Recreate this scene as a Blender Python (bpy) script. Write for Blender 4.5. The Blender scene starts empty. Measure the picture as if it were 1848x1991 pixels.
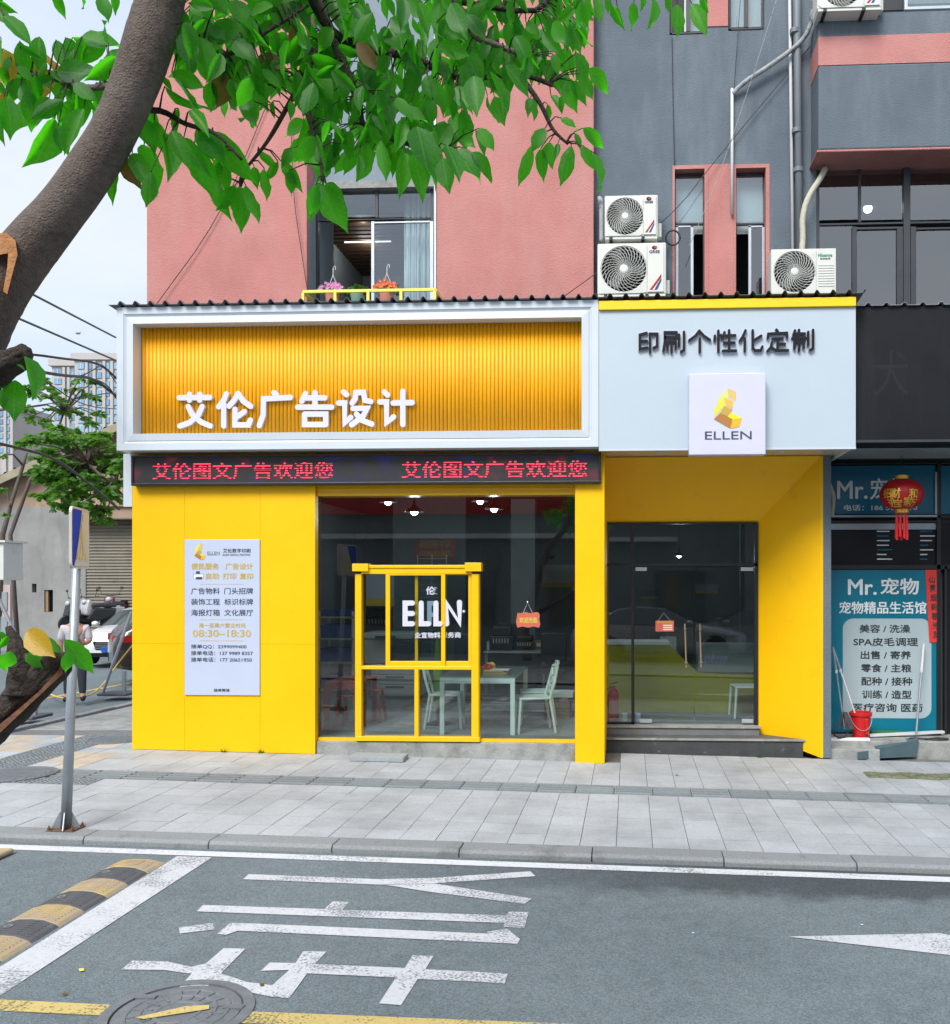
import bpy, bmesh, math, random
from mathutils import Matrix, Vector, Euler
R = math.radians
PI = math.pi
random.seed(7)
scene = bpy.context.scene
col = scene.collection

# ---------------------------------------------------------------- camera
IMW, IMH = 1848.0, 1991.0            # the photograph's picture grid used by the measuring helpers
FPX, PCX, HOR = 1750.0, 1136.0, 1134.0
YAW = R(2.9)
CAM = Vector((0.0, -10.8, 2.1))
cd = bpy.data.cameras.new('camera')
cam = bpy.data.objects.new('camera', cd)
col.objects.link(cam)
cam.location = CAM
cam.rotation_euler = (PI / 2, 0, YAW)
cd.sensor_fit = 'HORIZONTAL'
cd.sensor_width = 36.0
cd.lens = 36.0 * FPX / IMW
cd.shift_x = -(PCX - IMW / 2) / IMW
cd.shift_y = (HOR - IMH / 2) / IMW
cd.clip_start = 0.05
cd.clip_end = 2000
scene.camera = cam

# ---------------------------------------------------------------- sky, sun, exposure
SUN_EL, SUN_AZ = R(47), R(-20)        # azimuth measured from -Y (the street side) towards -X
world = bpy.data.worlds.new('World')
scene.world = world
world.use_nodes = True
nt = world.node_tree
nt.nodes.clear()
wout = nt.nodes.new('ShaderNodeOutputWorld')
sky = nt.nodes.new('ShaderNodeTexSky')
sky.sky_type = 'NISHITA'
sky.sun_disc = False
sky.sun_elevation = SUN_EL
sky.sun_rotation = R(180) + SUN_AZ
sky.dust_density = 3.0
bg1 = nt.nodes.new('ShaderNodeBackground')
bg1.inputs[1].default_value = 0.10
bg2 = nt.nodes.new('ShaderNodeBackground')
tc = nt.nodes.new('ShaderNodeTexCoord')
mp = nt.nodes.new('ShaderNodeMapping')
mp.inputs['Scale'].default_value = (1, 1, 2.6)
n1 = nt.nodes.new('ShaderNodeTexNoise')
n1.inputs['Scale'].default_value = 2.6
n1.inputs['Detail'].default_value = 7
n1.inputs['Roughness'].default_value = 0.55
cr = nt.nodes.new('ShaderNodeValToRGB')
cr.color_ramp.elements[0].position = 0.33
cr.color_ramp.elements[0].color = (0.62, 0.74, 0.90, 1)
cr.color_ramp.elements[1].position = 0.62
cr.color_ramp.elements[1].color = (0.80, 0.85, 0.93, 1)
mx = nt.nodes.new('ShaderNodeMixShader')
mx.inputs[0].default_value = 0.85
nt.links.new(tc.outputs['Generated'], mp.inputs['Vector'])
nt.links.new(mp.outputs[0], n1.inputs['Vector'])
nt.links.new(n1.outputs['Fac'], cr.inputs[0])
nt.links.new(cr.outputs[0], bg2.inputs[0])
bg2.inputs[1].default_value = 0.80
nt.links.new(sky.outputs[0], bg1.inputs[0])
nt.links.new(bg1.outputs[0], mx.inputs[1])
nt.links.new(bg2.outputs[0], mx.inputs[2])
nt.links.new(mx.outputs[0], wout.inputs[0])

sl = bpy.data.lights.new('sun', 'SUN')
sl.energy = 2.8
sl.angle = R(28)
sl.color = (1.0, 0.97, 0.92)
so = bpy.data.objects.new('sun', sl)
col.objects.link(so)
sdir = Vector((math.sin(SUN_AZ) * math.cos(SUN_EL), -math.cos(SUN_AZ) * math.cos(SUN_EL), math.sin(SUN_EL)))
so.rotation_euler = sdir.to_track_quat('Z', 'Y').to_euler()
so.location = (0, -20, 30)

vs = scene.view_settings
vs.view_transform = 'Standard'
vs.look = 'None'
vs.gamma = 1.0
vs.use_curve_mapping = False
vs.exposure = 0.60
scene.render.engine = 'CYCLES'
scene.cycles.use_denoising = True
scene.cycles.max_bounces = 8
scene.cycles.transparent_max_bounces = 24
scene.cycles.sample_clamp_indirect = 6.0
scene.cycles.caustics_reflective = False
scene.cycles.caustics_refractive = False

# ---------------------------------------------------------------- measuring helpers
_cy, _sy = math.cos(YAW), math.sin(YAW)
def ray(px, py):
    u = (px - PCX) / FPX
    v = -(py - HOR) / FPX
    return Vector((_cy * u - _sy, _sy * u + _cy, v))
def at(px, py, Y):                    # the point where the line of sight meets the upright plane y = Y
    d = ray(px, py)
    return CAM + d * ((Y - CAM.y) / d.y)
def X(px, Y):
    return at(px, HOR, Y).x
def Zp(py, Y, px=924):
    return at(px, py, Y).z
def dep(px, py, t):                   # a point t metres in front of the camera
    return CAM + ray(px, py) * t
SL, G0 = 0.0188, -0.063
def gz(x, y=0.0):
    z = G0 - SL * max(x, -6.5)
    if x < -6.3:
        k = min(1.0, (-6.3 - x) / 1.5)
        z -= 0.012 * max(0.0, min(y, 9.0)) * k
    return z
def gnd(px, py, dz=0.0):              # where the line of sight meets the sloping ground
    d = ray(px, py)
    t = (G0 - SL * CAM.x + dz - CAM.z) / (d.z + SL * d.x)
    return CAM + d * t
def Zw(x0, y0, sc):                   # reader for a magnified window of the picture
    return lambda x, y: ((x0 + x / sc) / 1.00433, (y0 + y / sc) / 1.00433)

# ---------------------------------------------------------------- object helpers
def tag(o, label=None, cat=None, group=None, kind=None):
    if label: o['label'] = label
    if cat: o['category'] = cat
    if group: o['group'] = group
    if kind: o['kind'] = kind
    return o
def thing(name, label, cat, loc=(0, 0, 0), rz=0.0, group=None):
    o = bpy.data.objects.new(name, None)
    o.empty_display_size = 0.1
    o.location = loc
    o.rotation_euler = (0, 0, rz)
    col.objects.link(o)
    return tag(o, label, cat, group)
def put(name, me, mat, parent=None, local=False, smooth=False, bevel=0.0, segs=2):
    o = bpy.data.objects.new(name, me)
    col.objects.link(o)
    if mat is not None and len(me.materials) == 0:
        for m in (mat if isinstance(mat, (list, tuple)) else [mat]):
            me.materials.append(m)
    if parent is not None:
        o.parent = parent
        if not local:                 # mesh is in world coordinates
            o.matrix_parent_inverse = Matrix() if parent.parent is not None else parent.matrix_basis.inverted()
    if smooth:
        for q in me.polygons: q.use_smooth = True
    if bevel > 0:
        b = o.modifiers.new('bevel', 'BEVEL')
        b.width = bevel
        b.segments = segs
        b.limit_method = 'ANGLE'
        b.angle_limit = R(40)
    return o
def copy_tree(o, parent=None):
    c = o.copy()
    col.objects.link(c)
    if parent is not None: c.parent = parent
    for ch in list(o.children): copy_tree(ch, c)
    return c

class MB:
    def __init__(s):
        s.v = []; s.f = []; s.mi = []
    def add(s, vs, fs, m=0):
        b = len(s.v)
        s.v += [tuple(p) for p in vs]
        s.f += [tuple(i + b for i in q) for q in fs]
        s.mi += [m] * len(fs)
        return s
    def box(s, x0, x1, y0, y1, z0, z1, M=None, m=0):
        vs = [Vector((x, y, z)) for z in (z0, z1) for y in (y0, y1) for x in (x0, x1)]
        if M is not None: vs = [M @ p for p in vs]
        return s.add(vs, [(0, 2, 3, 1), (4, 5, 7, 6), (0, 1, 5, 4), (2, 6, 7, 3), (0, 4, 6, 2), (1, 3, 7, 5)], m)
    def bar(s, a, b, w, h=None, up=(0, 0, 1), m=0):       # rectangular bar from a to b
        a, b = Vector(a), Vector(b)
        h = w if h is None else h
        d = (b - a)
        L = d.length
        d.normalize()
        u = Vector(up)
        r = d.cross(u)
        if r.length < 1e-5: r = d.cross(Vector((0, 1, 0)))
        r.normalize()
        u = r.cross(d)
        M = Matrix((( r.x, d.x, u.x, a.x), (r.y, d.y, u.y, a.y), (r.z, d.z, u.z, a.z), (0, 0, 0, 1)))
        return s.box(-w / 2, w / 2, 0, L, -h / 2, h / 2, M, m)
    def tube(s, pts, rad, n=8, cap=True, m=0):
        pts = [Vector(p) for p in pts]
        if not isinstance(rad, (list, tuple)): rad = [rad] * len(pts)
        vs = []; fs = []
        prev = None
        for i, p in enumerate(pts):
            t = (pts[min(i + 1, len(pts) - 1)] - pts[max(i - 1, 0)])
            t.normalize()
            if prev is None:
                a = Vector((0, 0, 1)) if abs(t.z) < 0.9 else Vector((1, 0, 0))
                u = t.cross(a); u.normalize()
            else:
                u = prev - t * prev.dot(t); u.normalize()
            prev = u
            w = t.cross(u)
            for k in range(n):
                c = 2 * PI * k / n
                vs.append(p + (u * math.cos(c) + w * math.sin(c)) * rad[i])
        for i in range(len(pts) - 1):
            for k in range(n):
                a, b = i * n + k, i * n + (k + 1) % n
                fs.append((a, b, b + n, a + n))
        if cap:
            fs.append(tuple(reversed(range(n))))
            fs.append(tuple(range((len(pts) - 1) * n, len(pts) * n)))
        return s.add(vs, fs, m)
    def lathe(s, prof, n=20, M=None, m=0):                # profile of (r, z) about z
        vs = []; fs = []
        for r, z in prof:
            for k in range(n):
                c = 2 * PI * k / n
                p = Vector((r * math.cos(c), r * math.sin(c), z))
                vs.append(M @ p if M is not None else p)
        for i in range(len(prof) - 1):
            for k in range(n):
                a, b = i * n + k, i * n + (k + 1) % n
                fs.append((a, b, b + n, a + n))
        if prof[0][0] > 1e-6: fs.append(tuple(reversed(range(n))))
        if prof[-1][0] > 1e-6: fs.append(tuple(range((len(prof) - 1) * n, len(prof) * n)))
        return s.add(vs, fs, m)
    def prism(s, poly, fn0, fn1, m=0):                    # 2-D outline swept between two placements
        n = len(poly)
        vs = [fn0(*p) for p in poly] + [fn1(*p) for p in poly]
        fs = [tuple(range(n)), tuple(reversed(range(n, 2 * n)))]
        fs += [(i, i + n, (i + 1) % n + n, (i + 1) % n) for i in range(n)]
        return s.add(vs, fs, m)
    def face(s, pts, m=0):
        return s.add(pts, [tuple(range(len(pts)))], m)
    def ball(s, c, r, n=10, sx=1, sy=1, sz=1, m=0):
        prof = [(max(1e-7, r * math.sin(PI * i / (n // 2 + 2))), -r * math.cos(PI * i / (n // 2 + 2))) for i in range(n // 2 + 3)]
        return s.lathe(prof, n, Matrix.Translation(Vector(c)) @ Matrix.Diagonal((sx, sy, sz, 1)), m)
    def mesh(s, name):
        me = bpy.data.meshes.new(name)
        me.from_pydata(s.v, [], s.f)
        bm = bmesh.new(); bm.from_mesh(me)
        if max(s.mi, default=0) == 0:
            bmesh.ops.recalc_face_normals(bm, faces=bm.faces)
        bm.to_mesh(me); bm.free()
        if max(s.mi, default=0) > 0:
            for q, i in zip(me.polygons, s.mi): q.material_index = i
        me.update()
        return me
    def build(s, name, mat, parent=None, **k):
        return put(name, s.mesh(name), mat, parent, **k)

def stroke(mb, pts, w, fn, y0, y1, n=5, closed=False):
    """one rounded pen stroke in the picture of a wall: pts are (x, z); fn(x, z, y) places them"""
    pts = [Vector(p) for p in pts]
    if closed: pts = pts + [pts[0]]
    r = w / 2
    L = []; Rr = []
    def nrm(a, b):
        d = (b - a); d.normalize()
        return Vector((-d.y, d.x))
    N = len(pts)
    for i, p in enumerate(pts):
        if i == 0: k = nrm(pts[0], pts[1]); m = k
        elif i == N - 1: k = nrm(pts[-2], pts[-1]); m = k
        else:
            a, b = nrm(pts[i - 1], p), nrm(p, pts[i + 1])
            m = a + b
            if m.length < 1e-6: m = a
            m.normalize()
            m = m / max(0.55, m.dot(a))
        L.append(p + m * r); Rr.append(p - m * r)
    k0 = math.atan2(*(reversed(nrm(pts[0], pts[1]))))
    k1 = math.atan2(*(reversed(nrm(pts[-2], pts[-1]))))
    cap0 = [pts[0] + Vector((math.cos(k0 + PI * j / n), math.sin(k0 + PI * j / n))) * r for j in range(1, n)]
    cap1 = [pts[-1] + Vector((math.cos(k1 - PI * j / n), math.sin(k1 - PI * j / n))) * r for j in range(1, n)]
    out = L + cap1 + list(reversed(Rr)) + list(reversed(cap0))
    # as quads along the stroke plus caps, so concave strokes stay clean
    vs = []; fs = []
    for y in (y0, y1):
        for a in L: vs.append(fn(a.x, a.y, y))
        for a in Rr: vs.append(fn(a.x, a.y, y))
        for a in cap0: vs.append(fn(a.x, a.y, y))
        for a in cap1: vs.append(fn(a.x, a.y, y))
    T = 2 * N + 2 * (n - 1)
    for s_ in (0, 1):
        o = s_ * T
        for i in range(N - 1): fs.append((o + i, o + i + 1, o + N + i + 1, o + N + i))
        fs.append(tuple([o + 0] + [o + 2 * N + j for j in range(n - 1)] + [o + N]))
        fs.append(tuple([o + N - 1] + [o + 2 * N + n - 1 + j for j in range(n - 1)] + [o + 2 * N - 1]))
    rim = list(range(0, N)) + [2 * N + n - 1 + j for j in range(n - 1)] + list(range(2 * N - 1, N - 1, -1)) + [2 * N + n - 2 - j for j in range(n - 1)]
    for i in range(len(rim)):
        a, b = rim[i], rim[(i + 1) % len(rim)]
        fs.append((a, b, b + T, a + T))
    mb.add(vs, fs)

_txc = {}
def text_mesh(body, bold=0.0):
    key = (body, bold)
    if key in _txc: return _txc[key]
    c = bpy.data.curves.new('tmp', 'FONT')
    c.body = body; c.size = 1.0; c.resolution_u = 3
    o = bpy.data.objects.new('tmp', c)
    col.objects.link(o)
    bpy.context.view_layer.update()
    me = bpy.data.meshes.new_from_object(o.evaluated_get(bpy.context.evaluated_depsgraph_get()))
    vs = [tuple(v.co) for v in me.vertices]
    fs = [tuple(p.vertices) for p in me.polygons]
    bpy.data.objects.remove(o); bpy.data.curves.remove(c); bpy.data.meshes.remove(me)
    _txc[key] = (vs, fs)
    return vs, fs
def text(body, x0, x1, z0, z1, Y, mat, parent, bold=0.0, name='lettering', fn=None, step=0.0006, depth=0.0, mirror=False):
    """flat or raised lettering that fills the box x0..x1, z0..z1 of the plane y = Y, facing the street"""
    vs, fs = text_mesh(body)
    ax, bx = min(v[0] for v in vs), max(v[0] for v in vs)
    ay, by = min(v[1] for v in vs), max(v[1] for v in vs)
    if fn is None: fn = lambda x, z, y: (x, y, z)
    mb = MB()
    offs = [(0, 0)] if bold <= 0 else [(0, 0), (bold, 0), (-bold, 0), (0, bold * .7), (0, -bold * .7)]
    for i, (ox, oz) in enumerate(offs):
        pv = []
        for v in vs:
            u = (v[0] - ax) / (bx - ax)
            if mirror: u = 1 - u
            pv.append(fn(x0 + u * (x1 - x0) + ox, z0 + (v[1] - ay) / (by - ay) * (z1 - z0) + oz, Y - step * i))
        mb.add(pv, fs)
    o = mb.build(name, mat, parent)
    return o
def ptext(body, x0, y0, x1, y1, Y, mat, parent, **k):       # the same, box given in picture units
    a, b = at(x0, y1, Y), at(x1, y0, Y)
    return text(body, a.x, b.x, a.z, b.z, Y, mat, parent, **k)

# ---------------------------------------------------------------- materials
def pm(name, c, rough=0.6, metal=0.0, var=0.12, vscale=4.0, bump=0.0, bscale=60.0, spec=0.5, dirt=None, dscale=1.5,
       dlo=0.55, dhi=0.75, coat=0.0, rvar=0.1, tilt=None, objrand=0.0):
    m = bpy.data.materials.new(name)
    m.use_nodes = True
    t = m.node_tree
    N, L = t.nodes, t.links
    p = N['Principled BSDF']
    p.inputs['Metallic'].default_value = metal
    p.inputs['Specular IOR Level'].default_value = spec
    if coat: p.inputs['Coat Weight'].default_value = coat; p.inputs['Coat Roughness'].default_value = 0.05
    g = N.new('ShaderNodeNewGeometry')
    ns = N.new('ShaderNodeTexNoise'); ns.inputs['Scale'].default_value = vscale; ns.inputs['Detail'].default_value = 8; ns.inputs['Roughness'].default_value = 0.62
    L.new(g.outputs['Position'], ns.inputs['Vector'])
    ml = N.new('ShaderNodeMapRange')
    ml.inputs[3].default_value = 1 - var; ml.inputs[4].default_value = 1 + var
    ml.inputs[1].default_value = 0.25; ml.inputs[2].default_value = 0.75
    L.new(ns.outputs['Fac'], ml.inputs[0])
    last = ml.outputs[0]
    if objrand:
        oi = N.new('ShaderNodeObjectInfo')
        ge = N.new('ShaderNodeNewGeometry')
        ad = N.new('ShaderNodeMath'); ad.operation = 'ADD'
        L.new(oi.outputs['Random'], ad.inputs[0]); L.new(ge.outputs['Random Per Island'], ad.inputs[1])
        fr = N.new('ShaderNodeMath'); fr.operation = 'FRACT'; L.new(ad.outputs[0], fr.inputs[0])
        mr = N.new('ShaderNodeMapRange'); mr.inputs[3].default_value = 1 - objrand; mr.inputs[4].default_value = 1 + objrand
        L.new(fr.outputs[0], mr.inputs[0])
        mu = N.new('ShaderNodeMath'); mu.operation = 'MULTIPLY'
        L.new(mr.outputs[0], mu.inputs[0]); L.new(last, mu.inputs[1]); last = mu.outputs[0]
    hs = N.new('ShaderNodeMix'); hs.data_type = 'RGBA'; hs.blend_type = 'MULTIPLY'; hs.inputs[0].default_value = 1.0
    hs.inputs[6].default_value = (*c, 1)
    L.new(last, hs.inputs[7])
    out = hs.outputs[2]
    if dirt is not None:
        n2 = N.new('ShaderNodeTexNoise'); n2.inputs['Scale'].default_value = dscale; n2.inputs['Detail'].default_value = 10; n2.inputs['Roughness'].default_value = 0.68
        mp_ = N.new('ShaderNodeMapping')
        if tilt: mp_.inputs['Scale'].default_value = tilt
        L.new(g.outputs['Position'], mp_.inputs['Vector']); L.new(mp_.outputs[0], n2.inputs['Vector'])
        rp = N.new('ShaderNodeMapRange'); rp.inputs[1].default_value = dlo; rp.inputs[2].default_value = dhi; rp.inputs[4].default_value = 0.85
        L.new(n2.outputs['Fac'], rp.inputs[0])
        md = N.new('ShaderNodeMix'); md.data_type = 'RGBA'
        L.new(rp.outputs[0], md.inputs[0]); L.new(out, md.inputs[6]); md.inputs[7].default_value = (*dirt, 1)
        out = md.outputs[2]
    L.new(out, p.inputs['Base Color'])
    rr = N.new('ShaderNodeMapRange'); rr.inputs[3].default_value = max(0.02, rough - rvar); rr.inputs[4].default_value = min(1, rough + rvar)
    L.new(ns.outputs['Fac'], rr.inputs[0]); L.new(rr.outputs[0], p.inputs['Roughness'])
    if bump:
        nb = N.new('ShaderNodeTexNoise'); nb.inputs['Scale'].default_value = bscale; nb.inputs['Detail'].default_value = 5
        L.new(g.outputs['Position'], nb.inputs['Vector'])
        bp = N.new('ShaderNodeBump'); bp.inputs['Strength'].default_value = bump; bp.inputs['Distance'].default_value = 0.01
        L.new(nb.outputs['Fac'], bp.inputs['Height']); L.new(bp.outputs[0], p.inputs['Normal'])
    return m
def emit(name, c, s, base=(0.8, 0.8, 0.8)):
    m = pm(name, base, 0.4, var=0.03)
    p = m.node_tree.nodes['Principled BSDF']
    p.inputs['Emission Color'].default_value = (*c, 1)
    p.inputs['Emission Strength'].default_value = s
    return m
def glass(name, tint=(0.72, 0.76, 0.76), refl=1.0, ior=1.55, rough=0.0):
    m = bpy.data.materials.new(name)
    m.use_nodes = True
    t = m.node_tree; N, L = t.nodes, t.links
    N.remove(N['Principled BSDF'])
    tr = N.new('ShaderNodeBsdfTransparent'); tr.inputs[0].default_value = (*tint, 1)
    gl = N.new('ShaderNodeBsdfGlossy'); gl.inputs['Roughness'].default_value = rough
    gl.inputs['Color'].default_value = (0.95, 0.98, 1.0, 1)
    fr = N.new('ShaderNodeFresnel'); fr.inputs[0].default_value = ior
    ge = N.new('ShaderNodeNewGeometry')
    sb = N.new('ShaderNodeMath'); sb.operation = 'SUBTRACT'; sb.inputs[0].default_value = 1.0
    L.new(ge.outputs['Backfacing'], sb.inputs[1])
    mu = N.new('ShaderNodeMath'); mu.operation = 'MULTIPLY'
    L.new(fr.outputs[0], mu.inputs[0]); L.new(sb.outputs[0], mu.inputs[1])
    m2 = N.new('ShaderNodeMath'); m2.operation = 'MULTIPLY'; m2.inputs[1].default_value = refl; m2.use_clamp = True
    L.new(mu.outputs[0], m2.inputs[0])
    mx_ = N.new('ShaderNodeMixShader')
    L.new(m2.outputs[0], mx_.inputs[0]); L.new(tr.outputs[0], mx_.inputs[1]); L.new(gl.outputs[0], mx_.inputs[2])
    L.new(mx_.outputs[0], N['Material Output'].inputs[0])
    return m

M = {}
M['yellow'] = pm('yellow panel', (0.88, 0.495, 0.001), 0.42, var=0.05, vscale=1.2, spec=0.3, bump=0.12, bscale=2.2, dirt=(0.62, 0.34, 0.02), dscale=3.5, dlo=0.60, dhi=0.95)
M['yellow_frame'] = pm('yellow frame paint', (0.86, 0.49, 0.002), 0.35, var=0.05, dirt=(0.42, 0.26, 0.03), dscale=9, dlo=0.66, dhi=0.85)
M['yellow_cap'] = pm('yellow cap trim', (0.88, 0.58, 0.004), 0.4, var=0.04)
M['rib'] = pm('amber ribbed cladding', (0.88, 0.41, 0.001), 0.5, var=0.06, vscale=3, objrand=0.05)
M['white_al'] = pm('white aluminium trim', (0.55, 0.61, 0.67), 0.4, var=0.03, vscale=2, dirt=(0.45, 0.48, 0.50), dscale=3, dlo=0.66, dhi=0.9)
M['fascia'] = pm('pale blue white fascia', (0.44, 0.52, 0.59), 0.45, var=0.025, vscale=1.0, dirt=(0.38, 0.44, 0.48), dscale=1.6, dlo=0.6, dhi=0.9)
M['soffit'] = pm('glossy soffit panel', (0.55, 0.50, 0.40), 0.22, var=0.03)
M['letter_white'] = pm('white acrylic', (0.62, 0.62, 0.71), 0.35, var=0.02)
M['letter_black'] = pm('black acrylic', (0.010, 0.011, 0.014), 0.35, var=0.05, spec=0.25)
M['print_dark'] = pm('dark blue print', (0.035, 0.05, 0.09), 0.5, var=0.1)
M['print_gold'] = pm('gold print', (0.52, 0.37, 0.07), 0.5, var=0.1)
M['print_white'] = pm('white print', (0.72, 0.76, 0.78), 0.5, var=0.05)
M['board_white'] = pm('white printed board', (0.47, 0.53, 0.68), 0.45, var=0.02)
M['lightbox'] = pm('milky lightbox face', (0.57, 0.58, 0.72), 0.35, var=0.015)
M['black_metal'] = pm('black powder coat', (0.012, 0.013, 0.016), 0.4, var=0.15)
M['dark_frame'] = pm('charcoal window frame', (0.035, 0.04, 0.047), 0.4, var=0.15)
M['alu'] = pm('aluminium window frame', (0.50, 0.55, 0.60), 0.35, metal=0.5, var=0.06)
M['pink'] = pm('salmon stucco', (0.48, 0.205, 0.188), 0.9, var=0.12, vscale=1.6, bump=0.9, bscale=55, spec=0.2, dirt=(0.51, 0.275, 0.255), dscale=1.3, dlo=0.45, dhi=0.76, tilt=(1, 1, 0.4))
M['grey_wall'] = pm('slate grey stucco', (0.125, 0.155, 0.185), 0.9, var=0.16, vscale=1.4, bump=0.9, bscale=55, spec=0.2, dirt=(0.205, 0.24, 0.27), dscale=2.2, dlo=0.46, dhi=0.80, tilt=(1, 1, 0.22))
M['grey_light'] = pm('lighter grey render', (0.24, 0.29, 0.34), 0.9, var=0.12, vscale=2, bump=0.6, bscale=50, spec=0.2, dirt=(0.16, 0.18, 0.2), dscale=2, tilt=(1, 1, 0.2))
M['concrete'] = pm('weathered concrete', (0.30, 0.31, 0.30), 0.92, var=0.25, vscale=5, bump=0.8, bscale=35, spec=0.2, dirt=(0.13, 0.135, 0.12), dscale=3.5, dlo=0.5, dhi=0.72)
M['old_wall'] = pm('old cement render', (0.27, 0.275, 0.27), 0.95, var=0.2, vscale=1.1, bump=0.6, bscale=20, spec=0.1, dirt=(0.12, 0.12, 0.115), dscale=0.7, dlo=0.52, dhi=0.75, tilt=(1, 1, 0.25))
M['old_wall_tan'] = pm('old tan render', (0.36, 0.26, 0.19), 0.95, var=0.2, vscale=1.1, bump=0.6, bscale=20, spec=0.1, dirt=(0.13, 0.12, 0.11), dscale=0.9, dlo=0.5, dhi=0.7, tilt=(1, 1, 0.2))
def asphalt_mat():
    m = pm('asphalt', (0.130, 0.160, 0.176), 0.88, var=0.18, vscale=7, bump=0.7, bscale=140, spec=0.3, dirt=(0.172, 0.205, 0.222), dscale=0.5, dlo=0.36, dhi=0.7)
    t = m.node_tree; N, L = t.nodes, t.links
    p = N['Principled BSDF']
    src = p.inputs['Base Color'].links[0].from_socket
    g = N.new('ShaderNodeNewGeometry')
    vo = N.new('ShaderNodeTexVoronoi'); vo.inputs['Scale'].default_value = 110
    L.new(g.outputs['Position'], vo.inputs['Vector'])
    sp = N.new('ShaderNodeSeparateColor'); L.new(vo.outputs['Color'], sp.inputs[0])
    mr = N.new('ShaderNodeMapRange'); mr.inputs[3].default_value = 0.74; mr.inputs[4].default_value = 1.26
    L.new(sp.outputs[0], mr.inputs[0])
    # dark damp band along the gutter, with a ragged edge
    xy = N.new('ShaderNodeSeparateXYZ'); L.new(g.outputs['Position'], xy.inputs[0])
    nz = N.new('ShaderNodeTexNoise'); nz.inputs['Scale'].default_value = 2.2; nz.inputs['Detail'].default_value = 9; nz.inputs['Roughness'].default_value = 0.7
    L.new(g.outputs['Position'], nz.inputs['Vector'])
    a1 = N.new('ShaderNodeMath'); a1.operation = 'MULTIPLY_ADD'; a1.inputs[1].default_value = 0.9
    L.new(nz.outputs['Fac'], a1.inputs[0]); L.new(xy.outputs['Y'], a1.inputs[2])
    b1 = N.new('ShaderNodeMapRange'); b1.inputs[1].default_value = -3.98; b1.inputs[2].default_value = -3.72
    L.new(a1.outputs[0], b1.inputs[0])
    b2 = N.new('ShaderNodeMapRange'); b2.inputs[1].default_value = -2.2; b2.inputs[2].default_value = 0.6
    L.new(xy.outputs['X'], b2.inputs[0])
    bm_ = N.new('ShaderNodeMath'); bm_.operation = 'MULTIPLY'; L.new(b1.outputs[0], bm_.inputs[0]); L.new(b2.outputs[0], bm_.inputs[1])
    inv = N.new('ShaderNodeMath'); inv.operation = 'MULTIPLY_ADD'; inv.inputs[1].default_value = -0.55; inv.inputs[2].default_value = 1.0
    L.new(bm_.outputs[0], inv.inputs[0])
    m1 = N.new('ShaderNodeMath'); m1.operation = 'MULTIPLY'; L.new(mr.outputs[0], m1.inputs[0]); L.new(inv.outputs[0], m1.inputs[1])
    mu = N.new('ShaderNodeMix'); mu.data_type = 'RGBA'; mu.blend_type = 'MULTIPLY'; mu.inputs[0].default_value = 1
    L.new(src, mu.inputs[6]); L.new(m1.outputs[0], mu.inputs[7])
    L.new(mu.outputs[2], p.inputs['Base Color'])
    return m
M['asphalt'] = asphalt_mat()
M['asphalt_dark'] = pm('fresh asphalt', (0.05, 0.053, 0.056), 0.85, var=0.3, vscale=90, bump=0.8, bscale=120)
M['tile'] = pm('pale granite paver', (0.375, 0.40, 0.425), 0.75, var=0.16, vscale=45, bump=0.35, bscale=90, spec=0.35, objrand=0.07, dirt=(0.225, 0.24, 0.25), dscale=1.1, dlo=0.44, dhi=0.72)
M['tile_rest'] = M['tile']
M['joint'] = pm('dark paving joint', (0.15, 0.155, 0.155), 0.95, var=0.3, vscale=12, dirt=(0.07, 0.085, 0.05), dscale=4)
M['tactile'] = pm('tactile paver', (0.20, 0.225, 0.24), 0.8, var=0.15, vscale=30, bump=0.3, bscale=90, objrand=0.15)
M['beige_tile'] = pm('beige sandy paver', (0.42, 0.36, 0.28), 0.85, var=0.15, vscale=8, bump=0.3, bscale=60, objrand=0.1)
M['kerb'] = pm('granite kerb', (0.22, 0.235, 0.245), 0.8, var=0.28, vscale=70, bump=0.4, bscale=100, dirt=(0.10, 0.105, 0.105), dscale=4, dlo=0.55, dhi=0.75, objrand=0.06)
M['rubber'] = pm('black rubber', (0.085, 0.09, 0.10), 0.75, var=0.2, bump=0.3, bscale=50, dirt=(0.17, 0.17, 0.17), dscale=6)
M['rubber_yellow'] = pm('worn yellow rubber', (0.44, 0.33, 0.14), 0.75, var=0.2, vscale=9, bump=0.3, bscale=50, dirt=(0.34, 0.28, 0.21), dscale=4, dlo=0.36, dhi=0.56)
M['iron'] = pm('cast iron', (0.15, 0.165, 0.18), 0.65, metal=0.1, var=0.2, vscale=12, bump=0.4, bscale=40)
M['galv'] = pm('galvanised steel', (0.34, 0.38, 0.42), 0.42, metal=0.55, var=0.12, vscale=6)
M['rust'] = pm('rusty steel', (0.16, 0.085, 0.05), 0.85, metal=0.2, var=0.35, vscale=14)
M['glass'] = glass('shop glass', (0.82, 0.88, 0.88), 2.3, 1.55)
M['glass_up'] = glass('upper window glass', (0.80, 0.86, 0.88), 3.6, 1.6)
M['glass_dark'] = glass('dark tinted glass', (0.42, 0.48, 0.50), 1.3, 1.55)
M['ac_white'] = pm('ivory plastic casing', (0.62, 0.64, 0.60), 0.5, var=0.04, dirt=(0.45, 0.44, 0.38), dscale=5, dlo=0.6, dhi=0.85)
M['ac_dark'] = pm('dark fan cavity', (0.20, 0.215, 0.21), 0.6, var=0.1)
M['ac_grille'] = pm('pale wire grille', (0.55, 0.57, 0.54), 0.5, var=0.05)
M['red'] = pm('red plastic', (0.55, 0.012, 0.014), 0.35, var=0.06)
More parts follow.
